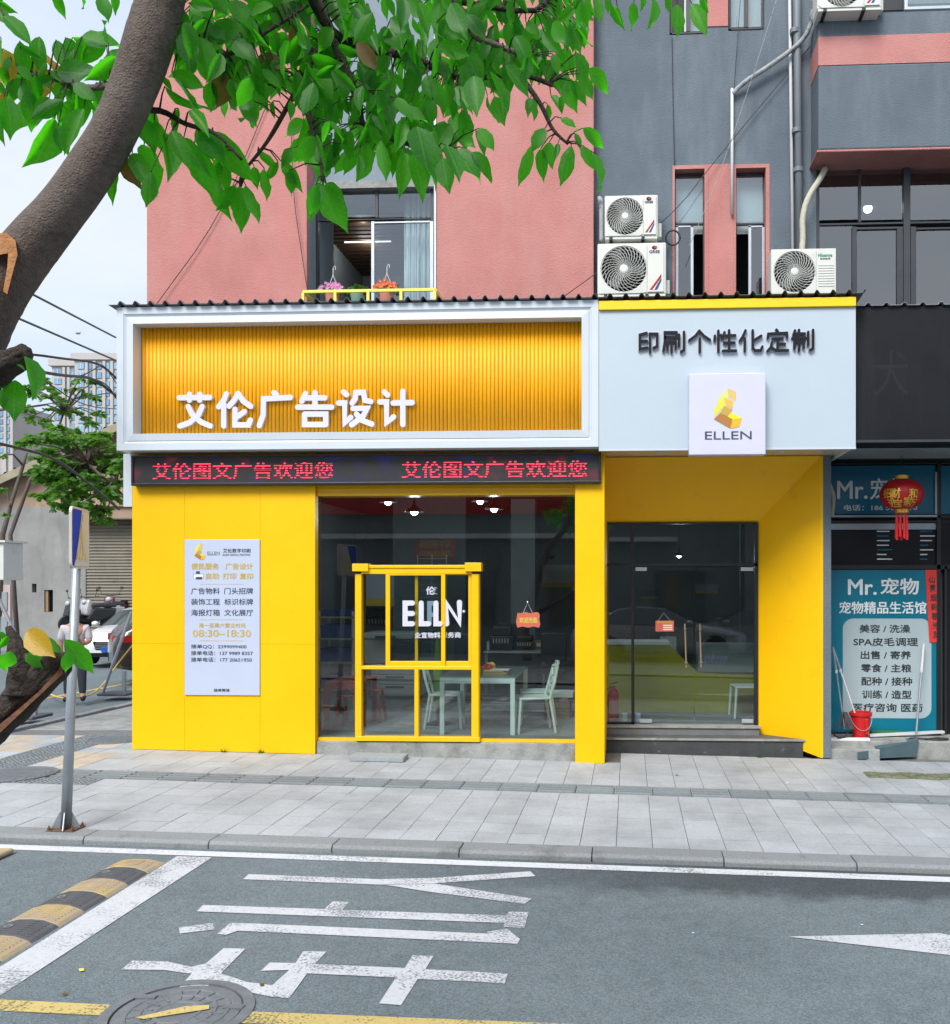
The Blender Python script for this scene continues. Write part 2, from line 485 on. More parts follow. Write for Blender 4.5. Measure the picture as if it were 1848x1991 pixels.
M['red_paper'] = pm('red paper', (0.62, 0.03, 0.025), 0.6, var=0.08, dirt=(0.65, 0.10, 0.04), dscale=5)
M['salmon_sign'] = pm('red salmon wood', (0.52, 0.12, 0.07), 0.6, var=0.1)
M['gold'] = pm('gold foil', (0.75, 0.45, 0.06), 0.35, metal=0.4, var=0.2)
M['teal'] = pm('petrol blue poster', (0.0, 0.125, 0.22), 0.35, var=0.08, vscale=1.5)
M['teal2'] = pm('turquoise blue poster', (0.0, 0.155, 0.235), 0.35, var=0.12, vscale=1.2)
M['poster_pale'] = pm('pale poster panel', (0.37, 0.46, 0.49), 0.4, var=0.04)
M['black_print'] = pm('black print', (0.02, 0.025, 0.028), 0.5, var=0.1)
M['mint'] = pm('mint white plastic', (0.66, 0.75, 0.72), 0.4, var=0.04)
M['int_wall'] = pm('grey interior wall', (0.27, 0.31, 0.33), 0.85, var=0.06, vscale=1)
M['int_floor'] = pm('grey carpet', (0.22, 0.235, 0.24), 0.9, var=0.2, vscale=5)
M['int_dark'] = pm('dark ceiling', (0.05, 0.055, 0.06), 0.8, var=0.1)
M['machine'] = pm('machine grey plastic', (0.55, 0.57, 0.55), 0.45, var=0.04)
M['machine_dark'] = pm('machine black plastic', (0.02, 0.022, 0.025), 0.4, var=0.1)
M['blue'] = pm('blue plastic bin', (0.01, 0.07, 0.32), 0.4, var=0.08)
M['carton'] = pm('brown carton', (0.30, 0.19, 0.10), 0.8, var=0.08)
M['paper'] = pm('white paper', (0.75, 0.76, 0.75), 0.7, var=0.04)
M['red_wood'] = pm('red brown stool', (0.34, 0.06, 0.035), 0.5, var=0.1)
M['green_fabric'] = pm('green fabric', (0.10, 0.22, 0.01), 0.8, var=0.1)
M['lime'] = pm('lime yellow counter', (0.36, 0.33, 0.008), 0.4, var=0.04)
M['brown_slat'] = pm('brown ceiling slat', (0.10, 0.055, 0.028), 0.6, var=0.15)
M['curtain'] = pm('white sheer curtain', (0.70, 0.76, 0.76), 0.8, var=0.05)
M['lime_rail'] = pm('lemon painted steel', (0.75, 0.72, 0.12), 0.4, var=0.05)
M['terracotta'] = pm('pink planter', (0.55, 0.22, 0.18), 0.7, var=0.1)
M['green_pot'] = pm('green planter', (0.16, 0.30, 0.25), 0.6, var=0.1)
M['petal_pink'] = pm('pink petals', (0.60, 0.22, 0.45), 0.7, var=0.2, objrand=0.25)
M['petal_orange'] = pm('orange petals', (0.75, 0.16, 0.05), 0.7, var=0.2, objrand=0.3)
M['pipe_white'] = pm('white plastic pipe', (0.60, 0.62, 0.64), 0.45, var=0.06)
M['pipe_grey'] = pm('grey painted pipe', (0.16, 0.185, 0.21), 0.55, var=0.12)
M['pipe_wrap'] = pm('taped pipe insulation', (0.46, 0.45, 0.36), 0.8, var=0.15, vscale=20, bump=0.6, bscale=40)
M['pipe_old'] = pm('grimy insulated pipe', (0.32, 0.34, 0.35), 0.8, var=0.3, vscale=18, bump=0.6, bscale=40, dirt=(0.05, 0.05, 0.05), dscale=9, dlo=0.55, dhi=0.62)
M['cable'] = pm('black cable', (0.02, 0.02, 0.022), 0.5, var=0.1)
M['cable_green'] = pm('green cable', (0.05, 0.10, 0.09), 0.5, var=0.1)
M['roof_sheet'] = pm('corrugated steel sheet', (0.16, 0.17, 0.18), 0.5, metal=0.4, var=0.2, vscale=3)
M['shutter'] = pm('taupe roller shutter', (0.23, 0.21, 0.17), 0.55, metal=0.2, var=0.1, vscale=2, dirt=(0.12, 0.10, 0.08), dscale=1.5)
M['roof_tile'] = pm('old grey roof tiles', (0.16, 0.16, 0.15), 0.9, var=0.3, vscale=9, bump=1.0, bscale=7)
M['tower'] = pm('hazed beige tower facade', (0.44, 0.42, 0.41), 0.8, var=0.06, vscale=0.5)  # paled so that distance haze is part of the wall colour
M['tower_glass_hazed'] = pm('hazed blue tower glazing', (0.20, 0.36, 0.52), 0.15, var=0.25, vscale=0.7, objrand=0.3)  # lighter and duller blue, with the haze mixed into it
M['bark'] = pm('grey brown bark', (0.135, 0.112, 0.098), 0.92, var=0.38, vscale=70, bump=0.75, bscale=190, spec=0.15, dirt=(0.20, 0.18, 0.16), dscale=3.2, dlo=0.48, dhi=0.7)
M['bark_dark'] = pm('dark broken bark', (0.055, 0.045, 0.040), 0.95, var=0.5, vscale=60, bump=1.0, bscale=120, spec=0.2)
M['wood'] = pm('torn heartwood', (0.42, 0.19, 0.07), 0.8, var=0.3, vscale=25, bump=0.7, bscale=60)
M['blue_sign'] = pm('blue reflective sheet', (0.005, 0.05, 0.50), 0.65, var=0.05, spec=0.15)
M['sign_yellow'] = pm('yellow reflective sheet', (0.70, 0.52, 0.08), 0.4, var=0.08)
M['sign_rim_glare'] = pm('pale sign rim and painted glare', (0.55, 0.53, 0.50), 0.35, var=0.08)  # rim of the traffic sign, and the glare painted over its blue face
M['car_white'] = pm('white car paint', (0.74, 0.76, 0.78), 0.25, var=0.02, coat=0.8)
M['car_dark'] = pm('dark maroon car paint', (0.022, 0.010, 0.012), 0.25, var=0.05, coat=0.9)
M['car_silver'] = pm('silver car paint', (0.52, 0.55, 0.58), 0.3, metal=0.4, var=0.02, coat=0.8)
M['tyre'] = pm('tyre rubber', (0.018, 0.018, 0.019), 0.8, var=0.2)
M['chrome'] = pm('chrome', (0.6, 0.62, 0.64), 0.18, metal=0.9, var=0.05)
M['car_glass'] = pm('car glass', (0.05, 0.07, 0.075), 0.06, var=0.05, spec=0.9)
M['lamp_glass'] = pm('headlamp lens', (0.45, 0.48, 0.5), 0.12, var=0.2, vscale=30)
M['tail_red'] = pm('red tail lamp', (0.28, 0.008, 0.01), 0.2, var=0.1)
M['plate_blue'] = pm('blue number plate', (0.01, 0.09, 0.42), 0.4, var=0.05)
M['skin'] = pm('skin', (0.46, 0.24, 0.16), 0.55, var=0.06)
M['hair'] = pm('black hair', (0.012, 0.011, 0.011), 0.5, var=0.2)
M['shirt'] = pm('pale shirt', (0.60, 0.58, 0.62), 0.85, var=0.06)
M['jeans'] = pm('dark jeans', (0.035, 0.045, 0.06), 0.85, var=0.15)
M['bulb'] = emit('lit bulb', (0.85, 0.95, 1.0), 7.0)
M['tube_light'] = emit('lit tube', (0.9, 0.97, 1.0), 2.2)
M['led_case'] = pm('black display casing', (0.012, 0.013, 0.016), 0.35, var=0.1)
def leaf_mat(name, c1, c2, ct, tw=0.5, rough=0.38, veins=False):
    m = bpy.data.materials.new(name)
    m.use_nodes = True
    t = m.node_tree; N, L = t.nodes, t.links
    p = N['Principled BSDF']
    p.inputs['Roughness'].default_value = rough
    oi = N.new('ShaderNodeObjectInfo'); ge = N.new('ShaderNodeNewGeometry')
    ad = N.new('ShaderNodeMath'); ad.operation = 'ADD'
    L.new(oi.outputs['Random'], ad.inputs[0]); L.new(ge.outputs['Random Per Island'], ad.inputs[1])
    fr = N.new('ShaderNodeMath'); fr.operation = 'FRACT'; L.new(ad.outputs[0], fr.inputs[0])
    mi = N.new('ShaderNodeMix'); mi.data_type = 'RGBA'
    mi.inputs[6].default_value = (*c1, 1); mi.inputs[7].default_value = (*c2, 1)
    L.new(fr.outputs[0], mi.inputs[0])
    g = N.new('ShaderNodeTexCoord')
    ns = N.new('ShaderNodeTexNoise'); ns.inputs['Scale'].default_value = 14; ns.inputs['Detail'].default_value = 6
    L.new(g.outputs['Object'], ns.inputs['Vector'])
    mr = N.new('ShaderNodeMapRange'); mr.inputs[3].default_value = 0.72; mr.inputs[4].default_value = 1.25
    L.new(ns.outputs['Fac'], mr.inputs[0])
    ml = N.new('ShaderNodeMix'); ml.data_type = 'RGBA'; ml.blend_type = 'MULTIPLY'; ml.inputs[0].default_value = 1
    L.new(mi.outputs[2], ml.inputs[6]); L.new(mr.outputs[0], ml.inputs[7])
    colr = ml.outputs[2]
    if veins:
        sx = N.new('ShaderNodeSeparateXYZ'); L.new(g.outputs['Object'], sx.inputs[0])
        def mth(op, a_, b_=None, c_=None):
            n_ = N.new('ShaderNodeMath'); n_.operation = op
            for i_, v_ in enumerate((a_, b_, c_)):
                if v_ is None: continue
                if isinstance(v_, (int, float)): n_.inputs[i_].default_value = v_
                else: L.new(v_, n_.inputs[i_])
            return n_.outputs[0]
        ab = mth('ABSOLUTE', sx.outputs['X'])
        mid = mth('LESS_THAN', ab, 0.011)
        ph = mth('FRACT', mth('MULTIPLY', mth('SUBTRACT', sx.outputs['Y'], mth('MULTIPLY', ab, 0.75)), 8.5))
        side = mth('MULTIPLY', mth('LESS_THAN', mth('ABSOLUTE', mth('SUBTRACT', ph, 0.5)), 0.055), 0.5)
        vf = mth('MULTIPLY', mth('MAXIMUM', mid, side), 0.55)
        mv = N.new('ShaderNodeMix'); mv.data_type = 'RGBA'
        L.new(vf, mv.inputs[0]); L.new(colr, mv.inputs[6]); mv.inputs[7].default_value = (0.16, 0.34, 0.07, 1)
        colr = mv.outputs[2]
    L.new(colr, p.inputs['Base Color'])
    tl = N.new('ShaderNodeBsdfTranslucent')
    mt = N.new('ShaderNodeMix'); mt.data_type = 'RGBA'; mt.blend_type = 'MULTIPLY'; mt.inputs[0].default_value = 1
    mt.inputs[6].default_value = (*ct, 1); L.new(mr.outputs[0], mt.inputs[7])
    L.new(mt.outputs[2], tl.inputs['Color'])
    ms = N.new('ShaderNodeMixShader'); ms.inputs[0].default_value = tw
    L.new(p.outputs[0], ms.inputs[1]); L.new(tl.outputs[0], ms.inputs[2])
    L.new(ms.outputs[0], N['Material Output'].inputs[0])
    wv = N.new('ShaderNodeTexNoise'); wv.inputs['Scale'].default_value = 35
    L.new(g.outputs['Object'], wv.inputs['Vector'])
    b = N.new('ShaderNodeBump'); b.inputs['Strength'].default_value = 0.25; b.inputs['Distance'].default_value = 0.004
    L.new(wv.outputs['Fac'], b.inputs['Height']); L.new(b.outputs[0], p.inputs['Normal'])
    return m
M['leaf'] = leaf_mat('glossy green leaf', (0.010, 0.055, 0.012), (0.055, 0.23, 0.012), (0.11, 0.80, 0.01), 0.52, rough=0.5, veins=True)
M['leaf_mass'] = leaf_mat('green leaf mass', (0.010, 0.055, 0.012), (0.055, 0.23, 0.012), (0.11, 0.80, 0.01), 0.52, rough=0.5)
M['leaf_old'] = leaf_mat('yellowing leaf', (0.50, 0.30, 0.02), (0.55, 0.36, 0.03), (0.7, 0.42, 0.02), 0.4)
M['leaf_brown'] = leaf_mat('browning leaf', (0.13, 0.10, 0.03), (0.16, 0.09, 0.03), (0.3, 0.2, 0.03), 0.3)
M['leaf_far'] = leaf_mat('mid green leaf', (0.04, 0.13, 0.015), (0.12, 0.28, 0.04), (0.2, 0.5, 0.03), 0.45, 0.5)
M['plant_green'] = leaf_mat('potted green leaf', (0.02, 0.09, 0.02), (0.05, 0.16, 0.03), (0.1, 0.35, 0.02), 0.35)
# ================================================================ ground
Z1 = Zw(0, 1440, 1.9914)
Z2 = Zw(928, 1440, 1.9914)
RD = -0.058                                           # the road lies this much below the pavement
KY0, KY1 = -3.66, -3.43                               # kerb stones
def sheet(name, x0, x1, y0, y1, dz, mat, kind='structure', nx=40, ny=20):
    mb = MB()
    vs = []; fs = []
    for j in range(ny + 1):
        for i in range(nx + 1):
            x = x0 + (x1 - x0) * i / nx; y = y0 + (y1 - y0) * j / ny
            vs.append((x, y, gz(x, y) + dz))
    for j in range(ny):
        for i in range(nx):
            a = j * (nx + 1) + i
            fs.append((a, a + 1, a + nx + 2, a + nx + 1))
    mb.add(vs, fs)
    o = mb.build(name, mat)
    o['kind'] = kind
    return o
ground = sheet('ground', -400, 400, -60, 700, -0.28, M['joint'], nx=80, ny=40)
road = sheet('road', -40, 40, -8.3, KY0, RD, M['asphalt'], nx=60, ny=6)
side_road = sheet('side_road', -21, -8.75, KY1 - .24, 60, -0.09, M['asphalt'], nx=10, ny=40)
far_pavement = sheet('opposite_pavement', -40, 40, -15.5, -8.32, -0.02, M['concrete'], nx=40, ny=6)
pavement = sheet('pavement', -8.6, 20, KY1 + .004, 1.6, -0.030, M['joint'], nx=60, ny=10)
side_pavement = sheet('side_pavement', -8.6, -6.0, 1.6, 40, -0.03, M['concrete'], nx=6, ny=24)
shop_base = sheet('ground_slab', -6.0, 30, 1.6, 30, -0.05, M['concrete'], nx=20, ny=8)

# pavers: one object each for those that show largest, the rest of the same kind in one piece
tl = MB()
tl.box(-0.1475, 0.1475, -0.1495, 0.1495, -0.045, 0.0)
tile_me = tl.mesh('tile'); tile_me.materials.append(M['tile'])
tile_bg = tile_me.copy(); tile_bg.materials.clear(); tile_bg.materials.append(M['beige_tile'])
tt = MB()
tt.box(-0.196, 0.196, -0.196, 0.196, -0.045, -0.003)
for k in range(4):
    yy = -0.147 + k * 0.098
    tt.box(-0.183, 0.183, yy - 0.024, yy + 0.024, -0.004, 0.005)
tact_me = tt.mesh('tactile_tile'); tact_me.materials.append(M['tactile'])
td = MB()
td.box(-0.146, 0.146, -0.146, 0.146, -0.045, -0.003)
for a in range(5):
    for b in range(5):
        cx_, cy_ = -0.112 + a * 0.056, -0.112 + b * 0.056
        td.box(cx_ - .015, cx_ + .015, cy_ - .015, cy_ + .015, -0.004, 0.005)
dots_me = td.mesh('tactile_tile'); dots_me.materials.append(M['tactile'])
cells = []
rows = [(KY1 + 0.155 + j * 0.305, 0) for j in range(6)] + [(-1.39, 1)] + [(-1.03 + j * 0.305, 2) for j in range(7)]
for yc, kd in rows:
    pitch = 0.40 if kd == 1 else 0.30
    for i in range(-60, 66):
        xc = i * pitch + 0.04
        if xc < -8.5 or xc > 8: continue
        cells.append((xc, yc, kd))
def shown(x, y):
    d = Vector((x, y, gz(x, y))) - CAM
    f = d.dot(Vector((-_sy, _cy, 0)))
    u = d.dot(Vector((_cy, _sy, 0))) / f * FPX + PCX
    return -30 < u < IMW + 30, f
rest = MB()
inside = []
for (x, y, kd) in cells:
    vis, f = shown(x, y)
    if y > -0.02 and x > -6.2: 
        if not (-0.1 < x): continue
        if y > 0.76: continue
    if vis: inside.append((f, x, y, kd))
inside.sort()
n_t = 0
tilt_e = (0, math.atan(SL), 0)
for f, x, y, kd in inside:
    jz = random.uniform(-0.0015, 0.0015)
    z = gz(x, y) + jz
    corner = x < -6.3
    guide = kd == 1
    dots = kd != 1 and ((-6.3 < x < -5.4 and -2.0 < y < -1.2) or (-7.3 < x < -6.7 and y > -1.2))
    beige = x < -6.0 and kd == 2 and not dots and random.random() < 0.55
    if n_t < 300:
        me = dots_me if dots else tact_me if guide else tile_bg if beige else tile_me
        o = bpy.data.objects.new('tactile_tile' if (guide or dots) else 'tile', me)
        col.objects.link(o)
        o.parent = pavement
        o.location = (x, y, z)
        o.rotation_euler = (random.uniform(-.003, .003), tilt_e[1] if x > -6.4 else 0, random.choice((0, 0, 0, 0)) + random.uniform(-.004, .004))
        n_t += 1
    else:
        Mx = Matrix.Translation((x, y, z)) @ Matrix.Rotation(tilt_e[1] if x > -6.4 else 0, 4, 'Y')
        src = tt if guide else td if dots else tl
        rest.add([Mx @ Vector(v) for v in src.v], src.f, 1 if (guide or dots) else 2 if beige else 0)
ro = rest.build('tile_field', [M['tile'], M['tactile'], M['beige_tile']], pavement)
ro['kind'] = 'stuff'

# kerb stones
kerb = MB().box(-20, 20, KY0 + .03, KY1 - .03, -0.9, -0.55).build('kerb', M['joint'])
kerb['kind'] = 'structure'
xk = -8.6
joints = []
while xk < 9:
    L_ = 1.04 + random.uniform(-.03, .03)
    mb = MB()
    x0, x1 = xk + .004, xk + L_ - .004
    dzk = random.uniform(-.004, .004)
    za, zb = gz(x0) + dzk, gz(x1) + dzk
    pr = [(KY0, RD - .05), (KY0, -.022), (KY0 + .022, .002), (KY1, .003), (KY1, -.2)]
    n = len(pr)
    mb.add([(x0, y, za + z) for y, z in pr] + [(x1, y, zb + z) for y, z in pr],
           [tuple(range(n)), tuple(reversed(range(n, 2 * n)))] + [(i, (i + 1) % n, (i + 1) % n + n, i + n) for i in range(n)])
    mb.build('kerb_stone', M['kerb'], kerb, bevel=0.004, segs=1)
    xk += L_

# painted markings (thin sheets that follow the road's slope)
def paint_mat(name, c, wear=0.5, keep=0.9):
    m = pm(name, c, 0.7, var=0.12, vscale=30)
    t = m.node_tree; N, L = t.nodes, t.links
    p = N['Principled BSDF']
    g = N.new('ShaderNodeTexCoord')
    ns = N.new('ShaderNodeTexNoise'); ns.inputs['Scale'].default_value = 60; ns.inputs['Detail'].default_value = 8
    n2 = N.new('ShaderNodeTexNoise'); n2.inputs['Scale'].default_value = 3.0; n2.inputs['Detail'].default_value = 4
    L.new(g.outputs['Object'], ns.inputs['Vector']); L.new(g.outputs['Object'], n2.inputs['Vector'])
    ad = N.new('ShaderNodeMath'); ad.operation = 'MULTIPLY_ADD'; ad.inputs[1].default_value = 0.75
    L.new(n2.outputs['Fac'], ad.inputs[0]); L.new(ns.outputs['Fac'], ad.inputs[2])
    mr = N.new('ShaderNodeMapRange'); mr.inputs[1].default_value = wear; mr.inputs[2].default_value = wear + 0.14
    L.new(ad.outputs[0], mr.inputs[0])
    ml = N.new('ShaderNodeMath'); ml.operation = 'MULTIPLY_ADD'; ml.inputs[1].default_value = -keep; ml.inputs[2].default_value = 1.0
    L.new(mr.outputs[0], ml.inputs[0])
    L.new(ml.outputs[0], p.inputs['Alpha'])
    return m
M['paint'] = paint_mat('worn white road paint', (0.50, 0.52, 0.55), 0.90, 0.62)
M['paint_strong'] = paint_mat('white road paint', (0.56, 0.58, 0.61), 0.95, 0.6)
M['paint_yellow'] = paint_mat('worn yellow road paint', (0.52, 0.41, 0.15), 0.88, 0.75)
def mark(name, pts, mat, lift=0.005, win=Z1):
    g = [gnd(*win(*p), RD + lift) for p in pts]
    mb = MB()
    mb.face([tuple(q) for q in g])
    return mb.build(name, mat, road)
def band(name, x0, x1, y0, y1, mat, lift=0.005, n=12):
    mb = MB()
    for i in range(n):
        a, b = x0 + (x1 - x0) * i / n, x0 + (x1 - x0) * (i + 1) / n
        mb.face([(a, y0, gz(a) + RD + lift), (b, y0, gz(b) + RD + lift), (b, y1, gz(b) + RD + lift), (a, y1, gz(a) + RD + lift)])
    return mb.build(name, mat, road)
ea = [gnd(*Z1(0, 424), RD), gnd(*Z2(1848, 538), RD)]
eb = [gnd(*Z1(0, 440), RD), gnd(*Z2(1848, 558), RD)]
y_e1 = (ea[0].y + ea[1].y) / 2; y_e0 = (eb[0].y + eb[1].y) / 2
band('edge_line', -20, 20, y_e0 - .01, min(y_e1, KY0 - .05), M['paint_strong'], 0.004)
# slanting stop band beside the speed bump
mark('stop_band', [(690, 462), (825, 467), (0, 1005), (-320, 1160), (-450, 1160), (0, 893)], M['paint'])
q = 1848
for pl in ([(968, 532), (1480, 552), (1690, 546), (2063, 521), (2083, 540), (1690, 568), (1480, 573), (945, 552)],
           [(1500, 574), (1690, 569), (2068, 627), (2040, 648), (1680, 602)],
           [(790, 652), (1262, 668), (1295, 638), (1358, 640), (1333, 671), (1970, 693), (1980, 678), (2056, 680), (2041, 741), (1958, 738), (1962, 722), (765, 677)],
           [(985, 724), (1905, 764), (1893, 757), (1973, 744), (2023, 785), (2013, 803), (1848, 795), (925, 752), (880, 768), (845, 765), (895, 722)],
           [(695, 740), (828, 722), (835, 747), (700, 763)],
           [(515, 868), (650, 872), (745, 893), (800, 880), (870, 820), (955, 822), (860, 918), (960, 952), (1060, 964), (1125, 905), (1015, 908), (1050, 876), (1150, 878), (1180, 832), (1270, 833), (1225, 882), (1575, 897), (1605, 848), (1687, 850), (1655, 902), (1848, 912), (1975, 920), (1963, 958), (1848, 950), (1625, 940), (1560, 1042), (1475, 1035), (1540, 934), (1195, 918), (1125, 1015), (1050, 1008), (940, 985), (835, 950), (790, 978), (690, 980), (745, 920), (640, 905), (472, 903)]):
    mark('road_lettering', pl, M['paint'])
mark('road_arrow', [(1215, 775), (1808, 762), (2300, 850), (2300, 905), (1848, 847)], M['paint'], win=Z2)
mark('centre_line', [(-300, 1008), (0, 1020), (430, 1040), (400, 1082), (0, 1063), (-300, 1052)], M['paint_yellow'])
mark('centre_line', [(970, 1066), (1848, 1100), (2600, 1130), (2600, 1180), (1848, 1148), (920, 1110)], M['paint_yellow'])
mark('litter', [(305, 900), (325, 898), (328, 907), (310, 910)], M['lime_rail'], 0.009)
for i, (a, b) in enumerate(((1018, 962), (250, 998))):
    mark('dry_leaf', [(a - 9, b - 4), (a + 8, b - 6), (a + 10, b + 3), (a - 5, b + 6)], M['leaf_brown'], 0.010)
for (a, b) in ((848, 760), (1505, 728), (1215, 175), (785, 147)):
    py_ = b
    dzz = RD + .007 if b > 520 else .006
    g = [gnd(*Z2(a + dx, b + dy), dzz) for dx, dy in ((-5, -1), (3, -2), (6, 1), (-2, 2))]
    MB().face([tuple(v) for v in g]).build('litter', M['paper'] if b != 147 else M['leaf_brown'], road if b > 520 else pavement)

# manhole cover in the road: ring, lid and raised pattern
mc = gnd(*Z1(690, 1075), RD)
mh = thing('manhole_cover', 'round cast iron manhole cover crossed by the yellow road line', 'manhole', (mc.x, mc.y, mc.z))
tm = Matrix.Translation((mc.x, mc.y, mc.z)) @ Matrix.Rotation(math.atan(SL), 4, 'Y')
MB().lathe([(0.315, 0.0), (0.315, 0.012), (0.37, 0.010), (0.372, -0.02)], 48, tm).build('ring', M['iron'], mh, smooth=False)
MB().lathe([(0.0001, 0.009), (0.27, 0.009), (0.305, 0.006), (0.307, -0.03)], 48, tm).build('lid', M['iron'], mh)
pt = MB()
for rr, w in ((0.245, .012), (0.18, .012), (0.11, .012)):
    pt.lathe([(rr - w, 0.008), (rr - w * .6, 0.014), (rr + w * .6, 0.014), (rr + w, 0.008)], 40, tm)
for k in range(16):
    a = 2 * PI * k / 16
    pt.bar(tm @ Vector((.13 * math.cos(a), .13 * math.sin(a), .010)), tm @ Vector((.235 * math.cos(a), .235 * math.sin(a), .010)), .012, .008)
for a in (R(150), R(15)):
    c = tm @ Vector((.27 * math.cos(a), .27 * math.sin(a), .011))
    pt.box(c.x - .05, c.x + .05, c.y - .02, c.y + .02, c.z - .004, c.z + .006)
pt.build('raised_pattern', M['iron'], mh)
yl = MB()
yl.face([tm @ Vector((x, y, .0165)) for x, y in ((-.17, -.09), (-.12, -.10), (.15, .03), (.13, .07), (.02, .05))])
yl.build('paint_patch', M['paint_yellow'], mh)
# pavement covers at the corner
for (px_, py_, r_, lb) in ((30, 1506, .40, 'dark round inspection cover at the pavement corner beside the sign post'), (225, 1438, .34, 'worn oval cover in the pavement near the yellow wall corner')):
    g = gnd(px_, py_)
    t_ = thing('inspection_cover', lb, 'cover', (g.x, g.y, gz(g.x, g.y)), group='inspection covers in the pavement')
    m_ = Matrix.Translation((g.x, g.y, gz(g.x, g.y)))
    MB().lathe([(0.0001, 0.010), (r_ - .04, 0.010), (r_ - .035, .004), (r_ - .02, .004), (r_ - .015, .012), (r_, 0.010), (r_, -.02)], 40, m_).build('lid', M['iron'], t_)
    b_ = MB()
    for k in range(-4, 5):
        h_ = math.sqrt(max(0, (r_ - .06) ** 2 - (k * .07) ** 2))
        b_.box(g.x - h_, g.x + h_, g.y + k * .07 - .012, g.y + k * .07 + .012, gz(g.x, g.y) + .009, gz(g.x, g.y) + .016)
    b_.build('rib', M['iron'], t_)
# rubber speed bump
p0 = gnd(*Z1(645, 487), RD); p1 = gnd(*Z1(0, 878), RD)
d_ = (p1 - p0); d_.z = 0; d_.normalize()
sb = thing('speed_bump', 'black and yellow rubber speed bump running away beside the white stop band', 'speed bump', (p0.x, p0.y, gz(p0.x) + RD))
nrm_ = Vector((-d_.y, d_.x, 0))
if nrm_.x > 0: nrm_ = -nrm_
Wd = 0.36
seg = 0.26
prof = [(0, 0.0), (0.02, 0.016), (0.10, 0.040), (0.18, 0.044), (0.26, 0.040), (0.34, 0.016), (0.36, 0.0)]
for k in range(9):
    mb = MB()
    s0, s1 = k * seg + .002, (k + 1) * seg - .002
    if k == 0:
        st = [(s0, .25), (s0 + .05, .85), (s1, 1.0)]
    else:
        st = [(s0, 1.0), ((s0 + s1) / 2, 1.0), (s1, 1.0)]
    vs = []; fs = []
    for s_, hh in st:
        for w_, h_ in prof:
            p = p0 + d_ * s_ + nrm_ * w_
            vs.append((p.x, p.y, gz(p.x) + RD + h_ * hh))
    n = len(prof)
    for i in range(len(st) - 1):
        for j in range(n - 1):
            fs.append((i * n + j, i * n + j + 1, (i + 1) * n + j + 1, (i + 1) * n + j))
    fs.append(tuple(range(n))); fs.append(tuple(range((len(st) - 1) * n, len(st) * n)))
    mb.add(vs, fs)
    for a in range(3):
        pc = p0 + d_ * ((s0 + s1) / 2) + nrm_ * (0.1 + a * .08)
    o = mb.build('segment', M['rubber_yellow'] if k % 2 == 0 else M['rubber'], sb, bevel=.004, segs=1)
    gr = MB()
    for a in range(7):
        s_ = s0 + .03 + a * .032
        if s_ > s1 - .02: break
        q0, q1 = p0 + d_ * s_ + nrm_ * .05, p0 + d_ * s_ + nrm_ * .31
        qa = p0 + d_ * s_ + nrm_ * .11; qb = p0 + d_ * s_ + nrm_ * .25
        hk = .6 if (k == 0 and a < 2) else 1
        for (u, v, h0, h1) in ((q0, qa, .026, .041), (qa, qb, .043, .043), (qb, q1, .041, .026)):
            gr.bar((u.x, u.y, gz(u.x) + RD + h0 * hk), (v.x, v.y, gz(v.x) + RD + h1 * hk), .012, .006)
    gr.build('grip_rib', M['rubber_yellow'] if k % 2 == 0 else M['rubber'], o)
    if k % 2:
        pc = p0 + d_ * ((s0 + s1) / 2) + nrm_ * .24
        MB().lathe([(0.028, .034), (0.028, .048), (0.012, .046), (0.011, .040), (0.0001, .040)], 12, Matrix.Translation((pc.x, pc.y, gz(pc.x) + RD))).build('bolt', M['iron'], o)
# second bump's end peeping in at the left
g = gnd(*Z1(-40, 468), RD)
t_ = thing('speed_bump', 'rounded end of another speed bump just entering at the picture edge', 'speed bump', tuple(g))
MB().box(g.x - .3, g.x + .12, g.y - .12, g.y + .12, g.z, g.z + .045).build('segment', M['rubber_yellow'], t_, bevel=.03, segs=3)
# ================================================================ the shop front
def wbox(mb, x0, x1, z0, z1, y0, y1): return mb.box(min(x0, x1), max(x0, x1), y0, y1, min(z0, z1), max(z0, z1))
YS = -0.28                                             # face of the sign boxes
sTop, sBot = Zp(590, YS, 700), Zp(872, YS, 700)
sL, sM, sR = X(227, YS), X(1165, YS), X(1665, YS)
shop = thing('corner_shop', 'yellow clad corner shop front with large glass window and recessed door', 'shop front', (-2, 0, gz(-2)))
zTopY = 3.70
xPL, xPR = X(257, 0), X(613, 0)                        # yellow wall panel
xCL, xCR = X(1119, 0), X(1176, 0)                      # yellow pillar right of the window
# left yellow wall, made of separate sheets with hairline joints
cuts_x = [xPL, X(359, 0), X(506, 0), xPR]
zc = Zp(1252, 0, 430)
def panel(x0, x1, z0, z1, z0b=None):
    mb = MB()
    e = 0.0012
    zb = z0 if z0b is None else z0b
    mb.prism([(x0 + e, z0 + e), (x1 - e, zb + e), (x1 - e, z1 - e), (x0 + e, z1 - e)], lambda x, z: (x, 0.0, z), lambda x, z: (x, 0.03, z))
    return mb.build('wall_panel', M['yellow'], shop)
for i in range(3):
    a, b = cuts_x[i], cuts_x[i + 1]
    panel(a, b, gz(a) + .004, zc, gz(b) + .004)
    panel(a, b, zc, zTopY)
MB().box(xPL + .004, xPR - .004, 0.031, 0.118, gz(xPR) - .05, zTopY).build('panel_backing', M['yellow'], shop)
MB().box(xPL + .003, xPL + .16, 0.1185, 9.4, gz(xPL) - .05, 3.72).build('side_wall', M['white_al'], shop)
pl = MB().box(xCL, xCR, -0.03, 1.25, gz(xCR) + .002, zTopY).build('pillar', M['yellow'], shop, bevel=.003)
